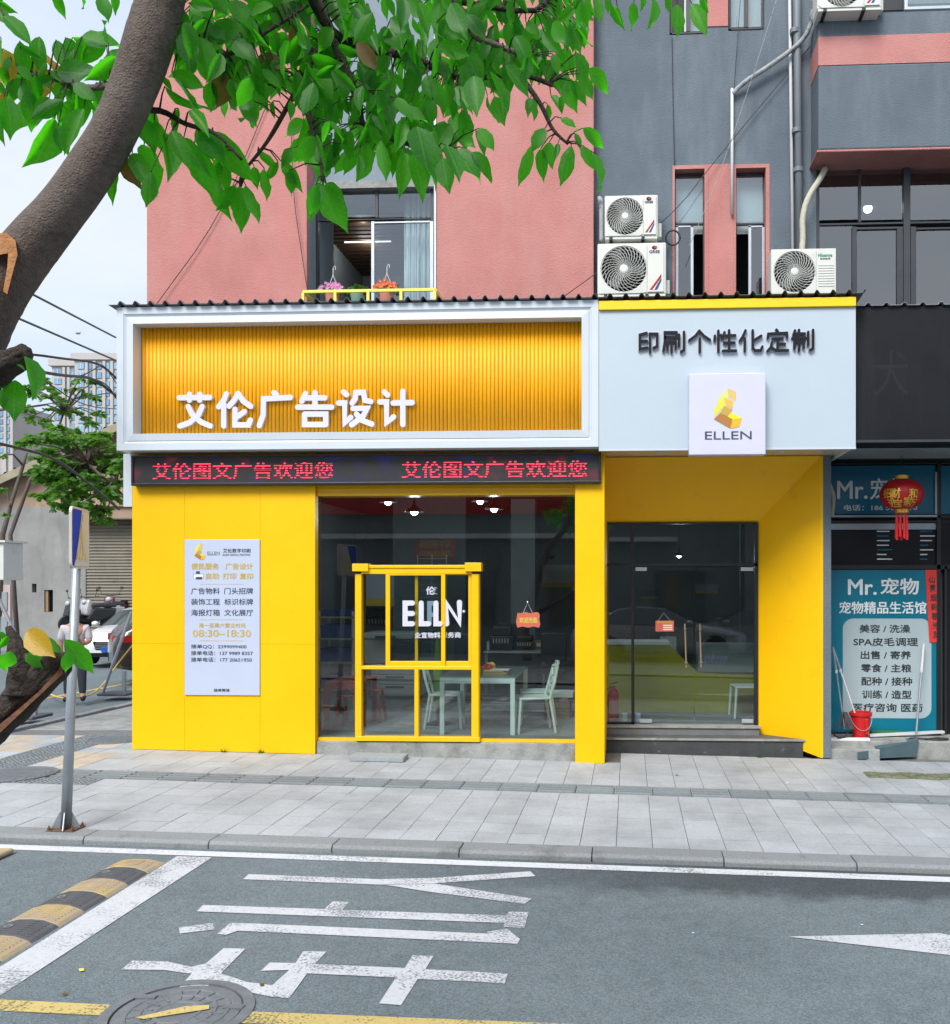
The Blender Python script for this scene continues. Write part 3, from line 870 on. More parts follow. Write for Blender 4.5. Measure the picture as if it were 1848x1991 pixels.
# head over the window with stepped box sections
zH1, zH0 = Zp(941, 0.05), Zp(962, 0.05)
hd = MB()
hd.box(xPR + .003, xCL - .003, 0.045, 0.30, zH1 - .045, zTopY)
hd.box(xPR + .003, xCL - .003, 0.065, 0.30, zH0 + .03, zH1 - .047)
hd.box(xPR + .003, xCL - .003, 0.050, 0.30, zH0 - .004, zH0 + .028)
hd.build('window_head', M['yellow_frame'], shop)
# concrete sill
zS = Zp(1440, 0.05, 870)
sill = MB().box(xPR + .002, xCL - .002, 0.03, 0.42, gz(xCL) - .1, zS - .02).build('sill', M['concrete'], shop, bevel=.012)
bt = MB().box(xPR + .002, xCL - .002, 0.075, 0.135, zS - .019, zS + .018).build('bottom_rail', M['yellow_frame'], shop)
# glass sheets of the window, split at the hairline butt joints
gx = [xPR + .004, X(690, .1), X(934, .1), xCL - .004]
for i in range(3):
    MB().box(gx[i] + .0015, gx[i + 1] - .0015, 0.108, 0.118, zS + .016, zH0).build('pane', M['glass'], shop)
# the yellow frame that stands in front of the glass like a drawn house
yf = thing('sliding_window_frame', 'yellow painted sliding window frame with small corner caps in the shop window', 'window frame', (X(810, 0), 0.05, zS))
def fbar(px0, px1, py0, py1, y0, y1, nm, b=.004):
    a = at(px0, py1, y0); c = at(px1, py0, y0)
    return MB().box(a.x, c.x, y0, y1, a.z, c.z).build(nm, M['yellow_frame'], yf, bevel=b)
YF = 0.015
fbar(692, 703, 1116, 1440, YF, .10, 'post'); fbar(917, 931, 1116, 1440, YF, .10, 'post')
fbar(690.5, 693.5, 1116, 1438, YF + .03, .10, 'post_edge'); fbar(930, 933, 1116, 1440, YF + .03, .10, 'post_edge')
fbar(703, 917, 1103, 1116, YF, .10, 'head_rail'); fbar(690, 933, 1098.5, 1104.5, YF - .015, .10, 'head_rail')
fbar(685, 716, 1096, 1111, YF - .04, .10, 'corner_cap'); fbar(904, 936, 1094, 1111, YF - .04, .10, 'corner_cap')
fbar(703, 917, 1296, 1301.5, YF, .10, 'transom')
fbar(806, 814, 1302, 1435, YF, .10, 'mullion')
fbar(692, 933, 1434, 1441, YF - .005, .10, 'bottom_rail')
# two sliding sashes
fbar(750, 758.5, 1116, 1297, YF + .005, .045, 'sash_stile'); fbar(858, 866, 1113, 1297, YF + .005, .045, 'sash_stile')
fbar(758.5, 858, 1113, 1119, YF + .005, .045, 'sash_rail'); fbar(758.5, 858, 1286, 1296, YF + .005, .045, 'sash_rail')
fbar(807, 813, 1116, 1292, YF + .05, .09, 'sash_stile'); fbar(911, 917, 1116, 1296, YF + .03, .09, 'sash_stile')
fbar(866, 911, 1113, 1118, YF + .03, .09, 'sash_rail'); fbar(866, 911, 1286, 1296, YF + .03, .09, 'sash_rail'); fbar(813, 858, 1288, 1296, YF + .05, .09, 'sash_rail')
a, c = at(758, 1287, .04), at(859, 1117, .04)
MB().box(a.x, c.x, 0.037, 0.042, a.z, c.z).build('pane', M['glass'], yf)
a, c = at(812, 1287, .07), at(912, 1117, .07)
MB().box(a.x, c.x, 0.072, 0.077, a.z, c.z).build('pane', M['glass'], yf)
# lettering stuck on the sashes
fb = thing('window_lettering', 'white rounded letters and small characters stuck on the sliding panes', 'lettering', (X(845, 0), 0.03, Zp(1250, 0)))
Z7 = Zw(660, 1080, 4.4)
def strokes(list_, win, w, y0, y1, nm, mat, parent, plane, zstep=0.0008):
    mb = MB()
    for i, (pts, cl) in enumerate(list_):
        pp = [at(*win(*p), plane) for p in pts]
        stroke(mb, [(p.x, p.z) for p in pp], w, lambda x, z, y: (x, y, z), y0 - zstep * i, y1, closed=cl)
    return mb.build(nm, mat, parent)
o_ = False
strokes([([(640, 430), (577, 430), (577, 608), (640, 608)], o_), ([(577, 520), (640, 520)], o_)], Z7, .062, .005, .020, 'letter', M['letter_white'], fb, 0)
strokes([([(715, 430), (715, 608), (780, 608)], o_)], Z7, .062, .006, .020, 'letter', M['letter_white'], fb, 0)
strokes([([(845, 432), (785, 432), (785, 608)], o_), ([(785, 530), (840, 530)], o_)], Z7, .055, .052, .058, 'letter', M['board_white'], fb, 0.04)
strokes([([(842, 430), (842, 608), (880, 608)], o_)], Z7, .062, .006, .020, 'letter', M['letter_white'], fb, 0)
strokes([([(935, 608), (935, 430), (1045, 600), (1045, 425)], o_)], Z7, .066, .030, .042, 'letter', M['letter_white'], fb, 0.03)
MB().lathe([(0.0001, 0), (0.017, 0), (.017, .006), (.012, .012), (.0001, .012)], 14, Matrix.Translation(at(*Z7(1083, 502), .03)) @ Matrix.Rotation(R(90), 4, 'X')).build('dot', M['letter_white'], fb)
def z7text(s_, x0, y0, x1, y1, Y, bold=.003):
    a, b = Z7(x0, y0), Z7(x1, y1)
    return ptext(s_, a[0], a[1], b[0], b[1], Y, M['letter_white'], fb, bold=bold)
z7text('伦', 760, 287, 835, 357, .034); z7text('艾', 790, 290, 855, 355, .066)
z7text('企宣物料', 662, 682, 880, 730, .033, .0025); z7text('式服务商', 830, 680, 1057, 728, .066, .0025)

# ---------------------------------------------------------------- entrance recess
YE, YD = 0.66, 1.22
zE = 3.70
ent = thing('entrance', 'yellow splayed entrance recess with black framed glass door and two steps', 'entrance', (1, YD, gz(1)))
xER_t, xER_b = X(1590, YE), X(1603, YE)
xDR = X(1474, YD); xDL = xCR + .001
zDT = Zp(1017, YD, 1320); zDB = Zp(1409, YD, 1340)
xER = (xER_t + xER_b) / 2
zEb = gz(xER) + .0
s_ = MB()
s_.face([(xCR, YE, zE), (xER, YE, zE), (xDR, YD, zDT), (xDL, YD, zDT)])
s_.face([(xCR, YE, zE + .03), (xER, YE, zE + .03), (xDR, YD + .03, zDT + .03), (xDL, YD + .03, zDT + .03)])
s_.build('sloping_ceiling', M['yellow'], ent)
YSt = YE + .12
zSt = Zp(1437, YSt, 1400)
xSt = xER + (xDR - xER) * (.12 / (YD - YE)) - .012
s_ = MB()
sy0 = YE - .0
pts_f = [(xER, YE, gz(xER) + .01), (xER, YE, zE), (xDR, YD, zDT), (xDR, YD, zSt + .002)]
off = Vector((.03, .0, 0))
s_.add([Vector(p) for p in pts_f] + [Vector(p) + off for p in pts_f], [(0, 1, 2, 3), (7, 6, 5, 4), (0, 4, 5, 1), (2, 6, 7, 3), (0, 3, 7, 4)])
s_.build('splayed_side', M['yellow'], ent)
MB().box(xER + .0315, xER + .13, YE + .004, YE + 1.2, gz(xER) + .01, zE + .02).build('side_return', M['grey_wall'], ent)
# steps
zS1 = zSt
MB().box(xCR + .002, xSt - .03, YSt + .02, YD + .3, gz(2) - .15, zS1 - .024).build('lower_step', M['black_metal'], ent).data.materials[0] = pm('dark cement step', (0.05, 0.053, 0.057), 0.8, var=0.3, vscale=6, bump=.5, bscale=30, dirt=(0.25, 0.26, 0.25), dscale=5, dlo=.60, dhi=.70)
MB().prism([(xCR + .002, YSt + .03), (xSt, YSt + .03), (xDR - .006, YD + .3), (xCR + .002, YD + .3)], lambda x, y: (x, y, zS1 - .0235), lambda x, y: (x, y, zS1)).build('step_slab', pm('dark stone tread', (.085, .09, .095), .6, var=.25, vscale=5, dirt=(.2, .2, .2), dscale=4), ent)
MB().box(xCR + .002, xSt, YSt, YSt + .0295, zS1 - .0235, zS1 + .001).build('nosing', M['concrete'], ent)
MB().box(xCR + .002, xDR - .003, YD - .17, YD + .4, zS1 + .001, zDB - .02).build('upper_step', pm('step grey stone', (0.16, 0.165, 0.17), .7, var=.2), ent)
MB().box(xCR + .002, xDR + .02, YD - .19, YD + .1, zDB - .0195, zDB).build('threshold', M['concrete'], ent, bevel=.003)
MB().box(xER - .02, xER + .75, YE + .05, YE + .9, gz(3) - .1, gz(2.4) + .11).build('plinth', M['concrete'], ent, bevel=.01)
# soffit under the sign and its downlights
MB().box(sM + .01, sR - .004, YS + .01, YE + .6, 3.712, 3.735).build('soffit', M['soffit'], ent)
for px_ in (1286, 1521):
    p = at(px_, 884, .35)
    MB().lathe([(0.062, 0.0), (0.062, -.006), (.048, -.008), (.046, .01), (.0001, .01)], 20, Matrix.Translation((X(px_, .3), .3, 3.711))).build('downlight', M['pipe_white'], ent, smooth=False)
# door frame and leaves
dfr = MB()
def dbox(px0, px1, py0, py1, y0=YD - .03, y1=YD + .03, mb=None):
    a = at(px0, py1, YD); c = at(px1, py0, YD)
    return (mb or dfr).box(a.x, c.x, y0, y1, a.z, c.z)
dbox(1170, 1474, 1015, 1019.5); dbox(1170, 1474, 1095, 1101); dbox(1226, 1233, 1019.5, 1095); dbox(1228, 1234, 1101, 1409)
dbox(1467, 1474, 1019.5, 1409); dbox(1170, 1234, 1404, 1409); dbox(1172, 1178, 1019.5, 1404)
dfr.build('door_frame', M['black_metal'], ent)
g_ = MB()
for (x0, x1, y0, y1, nm) in ((1178, 1228, 1101, 1404, 'side_light'), (1178, 1226, 1019, 1095, 'transom_light'), (1233, 1467, 1019, 1095, 'transom_light')):
    dbox(x0, x1, y0, y1, YD - .005, YD + .005, MB()).build(nm, M['glass'], ent)
for (x0, x1, hx) in ((1235, 1349.5, 1333), (1351, 1466, 1362)):
    lf = dbox(x0, x1, 1103, 1406, YD - .006, YD + .006, MB()).build('door_leaf', M['glass'], ent)
    h0, h1 = at(hx - 1, 1213, YD - .06), at(hx + 2, 1298, YD - .06)
    hb = MB().tube([(h0.x, h0.y, h0.z), (h1.x, h1.y, h1.z)], .011, 10)
    hb.build('handle', pm('brushed bronze', (.42, .33, .22), .35, metal=.6, var=.05), lf, smooth=False)
    for f in (.12, .88):
        p = h0.lerp(h1, f)
        MB().tube([(p.x, YD - .085, p.z), (p.x, YD - .006, p.z)], .018, 10).build('handle_mount', M['chrome'], lf)
    for q_ in (((1236, 1258, 1103, 1110), (1244, 1268, 1398, 1405)) if hx == 1333 else ((1441, 1465, 1103, 1110), (1443, 1465, 1398, 1405))):
        dbox(*q_, YD - .012, YD + .012, MB()).build('patch_fitting', M['alu'], lf)
ptext('艾伦数字印刷', 1368, 1275, 1415, 1283, YD - .009, M['print_dark'], ent, bold=.001)
ptext('ELLEN', 1371, 1286, 1409, 1294, YD - .009, M['print_dark'], ent)
so_ = thing('door_notice', 'small red notice hanging on a thread inside the glass door', 'notice', tuple(at(1290, 1225, YD - .012)))
a, c = at(1275, 1228, YD - .012), at(1311, 1207, YD - .012)
MB().box(a.x, c.x, YD - .020, YD - .012, a.z, c.z).build('board', M['salmon_sign'], so_, bevel=.003)
ptext('欢迎光临', 1278, 1208, 1308, 1212, YD - .0215, M['sign_yellow'], so_)
for yy_ in (1215, 1219, 1223):
    a, c = at(1290, yy_ + 2, YD - .0215), at(1308, yy_, YD - .0215)
    MB().face([(a.x, a.y, a.z), (c.x, a.y, a.z), (c.x, a.y, c.z), (a.x, a.y, c.z)]).build('printed_line', M['print_white'], so_)
t0, t1, t2 = at(1280, 1207, YD - .016), at(1291, 1192, YD - .016), at(1304, 1207, YD - .016)
MB().tube([t0, t1, t2], .002, 5).build('thread', M['pipe_white'], so_)

# ---------------------------------------------------------------- main sign box with ribbed back
sign = thing('sign_box', 'large white framed sign box with amber ribbed back over the window', 'sign', (sL + 3, YS, sBot))
def mitre(o0, o1, i0, i1, yo, yi, mat, nm, parent, y_back=None):
    """four mitred frame members between an outer and an inner rectangle"""
    (ox0, oz0), (ox1, oz1) = o0, o1
    (ix0, iz0), (ix1, iz1) = i0, i1
    O = [(ox0, oz0), (ox1, oz0), (ox1, oz1), (ox0, oz1)]
    I = [(ix0, iz0), (ix1, iz0), (ix1, iz1), (ix0, iz1)]
    for k in range(4):
        a, b, c, d = O[k], O[(k + 1) % 4], I[(k + 1) % 4], I[k]
        mb = MB()
        yb = (y_back if y_back is not None else max(yo, yi) + .05)
        vs = [(a[0], yo, a[1]), (b[0], yo, b[1]), (c[0], yi, c[1]), (d[0], yi, d[1])]
        vb = [(p[0], yb, p[2]) for p in vs]
        mb.add(vs + vb, [(0, 1, 2, 3), (7, 6, 5, 4), (0, 4, 5, 1), (3, 2, 6, 7), (1, 5, 6, 2), (0, 3, 7, 4)])
        mb.build(nm, mat, parent)
o0, o1 = (sL, sBot), (sM - .004, sTop)
b1 = .082
mitre(o0, o1, (o0[0] + b1, o0[1] + b1), (o1[0] - b1, o1[1] - b1), YS, YS, M['white_al'], 'frame_member', sign, YS + .21)
q0, q1 = (o0[0] + b1 + .001, o0[1] + b1 + .001), (o1[0] - b1 - .001, o1[1] - b1 - .001)
mitre(q0, q1, (q0[0] + .03, q0[1] + .03), (q1[0] - .03, q1[1] - .03), YS + .004, YS + .022, M['white_al'], 'frame_bead', sign, YS + .17)
b2 = .031
q0, q1 = (q0[0] + b2, q0[1] + b2), (q1[0] - b2, q1[1] - b2)
b3 = .085
mitre(q0, q1, (q0[0] + b3, q0[1] + b3), (q1[0] - b3, q1[1] - b3), YS + .012, YS + .002, M['white_al'], 'frame_member', sign, YS + .195)
iL, iB, iR, iT = q0[0] + b3, q0[1] + b3, q1[0] - b3, q1[1] - b3
YR = YS + .19
MB().box(iL - .12, iR + .12, YR + .014, YR + .04, iB - .12, iT + .12).build('back_board', M['rib'], sign)
wr = (iR - iL) / 113.0
rb = MB()
n = 5
prof = [(-.5 + .04, 0.014), (-.5 + .04, .003), (-.26, -.005), (0, -.0075), (.26, -.005), (.5 - .04, .003), (.5 - .04, .014)]
vs = [(u * wr, YR + y, z) for z in (iB - .02, iT + .02) for u, y in prof]
k = len(prof)
rb.add(vs, [(i, i + 1, i + 1 + k, i + k) for i in range(k - 1)] + [tuple(range(k)), tuple(range(2 * k - 1, k - 1, -1))])
rib_me = rb.mesh('slat'); rib_me.materials.append(M['rib'])
for p in rib_me.polygons: p.use_smooth = len(p.vertices) == 4
for i in range(113):
    o = bpy.data.objects.new('slat', rib_me); col.objects.link(o); o.parent = sign
    o.matrix_parent_inverse = sign.matrix_basis.inverted()
    o.location = (iL + (i + .5) * wr, 0, 0)
# raised white characters
Z3 = Zw(220, 580, 3.696)
chars = [
 [([(482, 727), (703, 725)], 0), ([(556, 702), (556, 745)], 0), ([(630, 702), (630, 745)], 0), ([(547, 790), (577, 850), (640, 903), (706, 930)], 0), ([(648, 790), (622, 850), (560, 905), (487, 931)], 0)],
 [([(822, 698), (802, 748), (767, 793)], 0), ([(803, 775), (803, 930)], 0), ([(906, 697), (882, 742), (842, 788)], 0), ([(906, 697), (945, 752), (998, 790)], 0), ([(885, 810), (885, 923), (982, 923), (996, 888)], 0), ([(953, 828), (890, 872)], 0)],
 [([(1165, 690), (1183, 704)], 0), ([(1285, 725), (1090, 735), (1088, 850), (1060, 928)], 0)],
 [([(1393, 697), (1367, 752)], 0), ([(1462, 690), (1462, 790)], 0), ([(1385, 728), (1533, 728)], 0), ([(1337, 795), (1583, 795)], 0), ([(1387, 845), (1540, 845), (1540, 920)], 0), ([(1540, 920), (1387, 920), (1387, 845)], 0)],
 [([(1668, 685), (1690, 705)], 0), ([(1632, 765), (1677, 765), (1677, 908), (1720, 868)], 0), ([(1730, 766), (1752, 735), (1757, 690), (1812, 688), (1822, 745), (1865, 755)], 0), ([(1737, 805), (1838, 803), (1808, 862), (1726, 922)], 0), ([(1762, 845), (1802, 890), (1873, 917)], 0)],
 [([(1962, 685), (1986, 708)], 0), ([(1929, 757), (1979, 757), (1979, 905), (2029, 865)], 0), ([(2026, 765), (2164, 762)], 0), ([(2096, 680), (2096, 920)], 0)]]
wp = 40 / 3.696 / 1.0043 * (10.8 + YR) / FPX
for ch in chars:
    strokes([(p, c) for p, c in ch], Z3, wp, YR - .055, YR - .012, 'letter', M['letter_white'], sign, YR - .05, .0007)
# left return of the box and the strip under it
MB().box(sL + .001, sL + .02, YS + .251, 0.9, sBot + .002, sTop - .002).build('side_return', M['white_al'], sign)
MB().box(sL + .022, sM - .03, YS + .252, 0.9, sBot + .004, sBot + .03).build('underside', M['white_al'], sign)
MB().box(X(240, 0) , xPL - .002, 0.0, 0.04, Zp(985, 0, 250), sBot - .002).build('corner_strip', M['white_al'], sign)

# ---------------------------------------------------------------- right fascia
fas = thing('fascia_panel', 'plain pale fascia panel with yellow top trim above the entrance', 'sign', ((sM + sR) / 2, YS, sBot))
fx0, fx1 = sM, sR
zF0, zF1 = Zp(871, YS, 1420), Zp(600, YS, 1420)
MB().box(fx0, fx1, YS + .006, YS + .05, zF0 - .0, zF1).build('panel', M['fascia'], fas, bevel=.002)
MB().box(fx0, fx1, YS - .002, YS + .05, zF0 - .022, zF0 - .001).build('bottom_trim', M['white_al'], fas)
MB().box(fx0 + .001, fx1 - .004, YS - .028, YS + .1, zF1 + .002, Zp(582, YS, 1420)).build('top_trim', M['yellow_cap'], fas, bevel=.006)
MB().box(fx1 - .03, fx1 - .001, YS + .051, .95, zF0 + .002, zF1).build('side_return', M['white_al'], fas)
Z5 = Zw(1150, 560, 3.36)
ch2 = [
 [[(380, 306), (336, 318), (336, 412), (384, 402)], [(336, 360), (382, 358)], [(402, 432), (402, 312), (449, 312), (449, 393), (426, 404)]],
 [[(502, 335), (575, 335), (575, 302), (500, 302), (500, 360), (490, 425)], [(516, 418), (516, 365), (570, 365), (570, 410)], [(543, 345), (543, 432)], [(592, 318), (592, 390)], [(625, 300), (625, 418), (606, 430)]],
 [[(725, 292), (700, 325), (660, 355)], [(725, 292), (755, 325), (795, 352)], [(728, 342), (728, 430)]],
 [[(850, 292), (850, 428)], [(828, 325), (825, 355)], [(868, 320), (873, 340)], [(890, 302), (880, 345)], [(887, 325), (960, 322)], [(920, 290), (920, 425)], [(888, 372), (955, 370)], [(880, 424), (965, 422)]],
 [[(1028, 290), (1010, 330), (991, 358)], [(1023, 342), (1023, 425)], [(1075, 290), (1075, 405), (1090, 421), (1128, 420), (1138, 396)], [(1130, 325), (1080, 358)]],
 [[(1230, 285), (1240, 299)], [(1174, 340), (1178, 312), (1298, 306), (1300, 335)], [(1205, 345), (1270, 343)], [(1238, 345), (1238, 415)], [(1245, 380), (1285, 378)], [(1200, 370), (1195, 400), (1172, 425)], [(1195, 402), (1230, 421), (1306, 420)]],
 [[(1352, 290), (1342, 320)], [(1347, 312), (1415, 310)], [(1378, 287), (1378, 422)], [(1335, 340), (1420, 338)], [(1348, 408), (1348, 365), (1408, 363), (1408, 404)], [(1438, 300), (1438, 385)], [(1470, 287), (1470, 408), (1451, 419)]]]
w2 = 17 / 3.36 / 1.0043 * (10.8 + YS) / FPX
for ch in ch2:
    lo = strokes([(p, 0) for p in ch], Z5, w2 * 1.25, YS - .010, YS + .004, 'letter', M['letter_white'], fas, YS, .0006)
    strokes([(p, 0) for p in ch], Z5, w2, YS - .030, YS - .011, 'letter_face', M['letter_black'], lo, YS, .0006)
# lightbox with the folded ribbon emblem
lb = thing('logo_lightbox', 'square white lightbox with folded yellow block emblem hanging at the fascia edge', 'lightbox', (X(1415, YS), YS, Zp(886, YS)))
YL = YS - .16
a, c = at(1340.5, 884.5, YL), at(1489.5, 724.5, YL)
MB().box(a.x, c.x, YL, YS - .003, a.z, c.z).build('box', M['lightbox'], lb, bevel=.008, segs=2)
def logo(win, Y, parent, pl=None):
    # facets of the emblem, in the picture of the wall
    F = [([(912, 665), (967, 690), (967, 752), (918, 728)], (0.62, 0.47, 0.16)), ([(912, 665), (918, 728), (848, 800), (847, 735)], (0.62, 0.66, 0.22)),
         ([(890, 725), (950, 750), (945, 800), (900, 780)], (0.70, 0.44, 0.07)), ([(890, 725), (893, 782), (828, 850), (822, 815), (848, 765)], (0.68, 0.66, 0.05)),
         ([(893, 782), (945, 806), (910, 850), (862, 828)], (0.50, 0.32, 0.05)), ([(862, 828), (945, 870), (930, 930), (822, 868)], (0.40, 0.17, 0.04)),
         ([(945, 870), (1005, 862), (990, 916), (930, 930)], (0.80, 0.42, 0.02)), ([(910, 850), (940, 825), (1005, 862), (945, 870)], (0.75, 0.68, 0.01))]
    for i, (pts, c_) in enumerate(F):
        key = 'emblem facet %d' % i
        m_ = M.get(key) or M.setdefault(key, pm(key, c_, .45, var=.04))
        MB().face([tuple(at(*win(*p), Y)) for p in pts]).build('emblem_facet', m_, parent)
        for v in ():
            pass
        Y -= .0006
logo(Z5, YL - .0012, lb)
ptext('ELLEN', *Z5(764, 947), *Z5(1070, 1002), YL - .0012, M['print_dark'], lb, bold=.0008)

# ---------------------------------------------------------------- LED display
led = thing('led_display', 'long black scrolling display with red glowing characters under the sign box', 'display', (X(700, -.1), -.1, Zp(944, -.1)))
YLd = -.10
a, c = at(256, 944, YLd), at(1169, 885, YLd)
zl0, zl1 = Zp(942, YLd, 700), Zp(883, YLd, 700)
fr_ = MB()
fr_.box(a.x, c.x, YLd - .015, .0, zl0, zl0 + .028); fr_.box(a.x, c.x, YLd - .015, .0, zl1 - .022, zl1)
fr_.box(a.x, a.x + .03, YLd - .0152, .0, zl0 + .028, zl1 - .022); fr_.box(c.x - .03, c.x, YLd - .0152, .0, zl0 + .028, zl1 - .022)
fr_.build('casing', M['led_case'], led, bevel=.004)
def led_screen():
    m = pm('dark display face', (0.016, 0.016, 0.02), 0.5, var=.1)
    t = m.node_tree; N, L = t.nodes, t.links
    p = N['Principled BSDF']
    g = N.new('ShaderNodeTexCoord'); ns = N.new('ShaderNodeTexNoise'); ns.inputs['Scale'].default_value = 3.5; ns.inputs['Detail'].default_value = 2
    L.new(g.outputs['Object'], ns.inputs['Vector'])
    cr_ = N.new('ShaderNodeValToRGB')
    cr_.color_ramp.elements[0].position = .30; cr_.color_ramp.elements[0].color = (0.0, 0.0, 0.06, 1)
    e = cr_.color_ramp.elements.new(.42); e.color = (0.0, 0.0, 0.0, 1)
    e = cr_.color_ramp.elements.new(.56); e.color = (0.0, 0.0, 0.0, 1)
    cr_.color_ramp.elements[-1].position = .72; cr_.color_ramp.elements[-1].color = (0.14, 0.0, 0.005, 1)
    L.new(ns.outputs['Fac'], cr_.inputs[0]); L.new(cr_.outputs[0], p.inputs['Emission Color'])
    p.inputs['Emission Strength'].default_value = 0.45
    return m
def led_ink():
    m = pm('red diode rows', (0.08, 0.0, 0.0), 0.5, var=.05)
    t = m.node_tree; N, L = t.nodes, t.links
    p = N['Principled BSDF']
    g = N.new('ShaderNodeTexCoord'); sp = N.new('ShaderNodeSeparateXYZ'); L.new(g.outputs['Object'], sp.inputs[0])
    def wave(o, k, th):
        a_ = N.new('ShaderNodeMath'); a_.operation = 'MULTIPLY'; a_.inputs[1].default_value = k; L.new(o, a_.inputs[0])
        f_ = N.new('ShaderNodeMath'); f_.operation = 'FRACT'; L.new(a_.outputs[0], f_.inputs[0])
        c_ = N.new('ShaderNodeMath'); c_.operation = 'GREATER_THAN'; c_.inputs[1].default_value = th; L.new(f_.outputs[0], c_.inputs[0])
        return c_.outputs[0]
    w_ = wave(sp.outputs['Z'], 34.0, .50)
    h_ = wave(sp.outputs['X'], 60.0, .15)
    mu = N.new('ShaderNodeMath'); mu.operation = 'MULTIPLY'; L.new(w_, mu.inputs[0]); L.new(h_, mu.inputs[1])
    m3 = N.new('ShaderNodeMath'); m3.operation = 'MULTIPLY'; m3.inputs[1].default_value = 1.6; L.new(mu.outputs[0], m3.inputs[0])
    p.inputs['Emission Color'].default_value = (1.0, 0.045, 0.10, 1)
    L.new(m3.outputs[0], p.inputs['Emission Strength'])
    return m
M['led_ink'] = led_ink()
MB().box(a.x + .031, c.x - .031, YLd, -.001, zl0 + .029, zl1 - .023).build('screen', led_screen(), led)
ptext('艾伦图文广告欢迎您', 297, 898, 648, 932, YLd - .003, M['led_ink'], led, bold=.004)
ptext('艾伦图文广告欢迎您', 782, 895, 1142, 930, YLd - .003, M['led_ink'], led, bold=.004)

# ---------------------------------------------------------------- printed notice board on the yellow wall
nb_ = thing('notice_board', 'tall white printed notice board with opening hours on the yellow wall', 'notice board', (X(432, 0), 0, Zp(1351, 0)))
YN = -.018
a, c = at(359, 1351.5, YN), at(505, 1049, YN)
MB().box(a.x, c.x, YN, -.0005, a.z, c.z).build('board', M['board_white'], nb_, bevel=.002)
Z6 = Zw(340, 1030, 5.689)
def nbt(s, x0, y0, x1, y1, mat, bold=.0016):
    ptext(s, *Z6(x0, y0), *Z6(x1, y1), YN - .0012, mat, nb_, bold=bold, step=.0003)
for s, x0, y0, x1, y1, mt in (
    ('艾伦数字印刷', 545, 235, 850, 282, 'print_dark'), ('ELLEN DIGITAL PRINTING', 542, 293, 848, 316, 'pipe_grey'), ('ELLEN', 370, 268, 508, 300, 'pipe_grey'),
    ('便民服务', 193, 398, 497, 466, 'print_gold'), ('广告设计', 572, 398, 878, 466, 'print_gold'), ('自助', 357, 508, 500, 575, 'print_gold'), ('打印', 543, 508, 690, 575, 'print_gold'), ('复印', 730, 508, 878, 575, 'print_gold'),
    ('广告物料', 190, 672, 508, 742, 'print_dark'), ('门头招牌', 560, 672, 878, 742, 'print_dark'), ('装饰工程', 190, 792, 508, 862, 'print_dark'), ('标识标牌', 560, 792, 878, 862, 'print_dark'),
    ('海报灯箱', 190, 912, 508, 982, 'print_dark'), ('文化展厅', 560, 912, 878, 982, 'print_dark'), ('周一至周六营业时间', 277, 1065, 792, 1112, 'print_gold'), ('08:30–18:30', 210, 1140, 855, 1216, 'print_gold'),
    ('接单QQ：2399099400', 190, 1302, 805, 1348, 'print_dark'), ('接单电话：137 9989 8357', 190, 1374, 876, 1420, 'print_dark'), ('接单电话：177 20651950', 190, 1447, 865, 1493, 'print_dark'), ('接单微信', 443, 1793, 617, 1826, 'print_dark')):
    nbt(s, x0, y0, x1, y1, M[mt], .0026 if mt == 'print_gold' and y1 - y0 > 60 else .0012)
def nq(x0, y0, x1, y1, mat, lift=.0015, nm='printed_rule'):
    p, q = at(*Z6(x0, y1), YN), at(*Z6(x1, y0), YN)
    MB().face([(p.x, YN - lift, p.z), (q.x, YN - lift, p.z), (q.x, YN - lift, q.z), (p.x, YN - lift, q.z)]).build(nm, mat, nb_)
for yy in (630, 1026, 1260):
    nq(290, yy - 2, 508, yy + 2, M['print_gold']); nq(552, yy - 2, 770, yy + 2, M['print_gold']); nq(522, yy - 4, 540, yy + 4, M['print_gold'])
nq(370, 306, 508, 310, M['pipe_grey'])
nq(246, 487, 288, 517, M['print_dark'], nm='printer_icon'); nq(218, 517, 328, 570, M['print_white'], nm='printer_icon'); nq(242, 550, 316, 577, M['print_dark'], .002, 'printer_icon')
for (x0, y0, x1, y1) in ((218, 515, 330, 520), (218, 515, 222, 570), (326, 515, 330, 570)): nq(x0, y0, x1, y1, M['pipe_grey'], .0021, 'printer_icon')
def wl(x, y): return Z6(225 + (x - 822) * (120 / 183.), 172 + (y - 665) * (188 / 265.))
logo(wl, YN - .0012, nb_)

# loose slab in front of the sill
g = gnd(748, 1470)
lo = MB().box(-.32, .32, -.14, .14, 0, .055)
o = lo.build('stone_slab', pm('loose grey slab', (0.30, 0.33, 0.345), .8, var=.15, vscale=20, bump=.3), bevel=.006)
o.location = (g.x, -.20, gz(g.x) + .003); o.rotation_euler = (0, math.atan(SL), R(2))
tag(o, 'loose grey stone slab lying on the pavement under the shop window', 'slab')
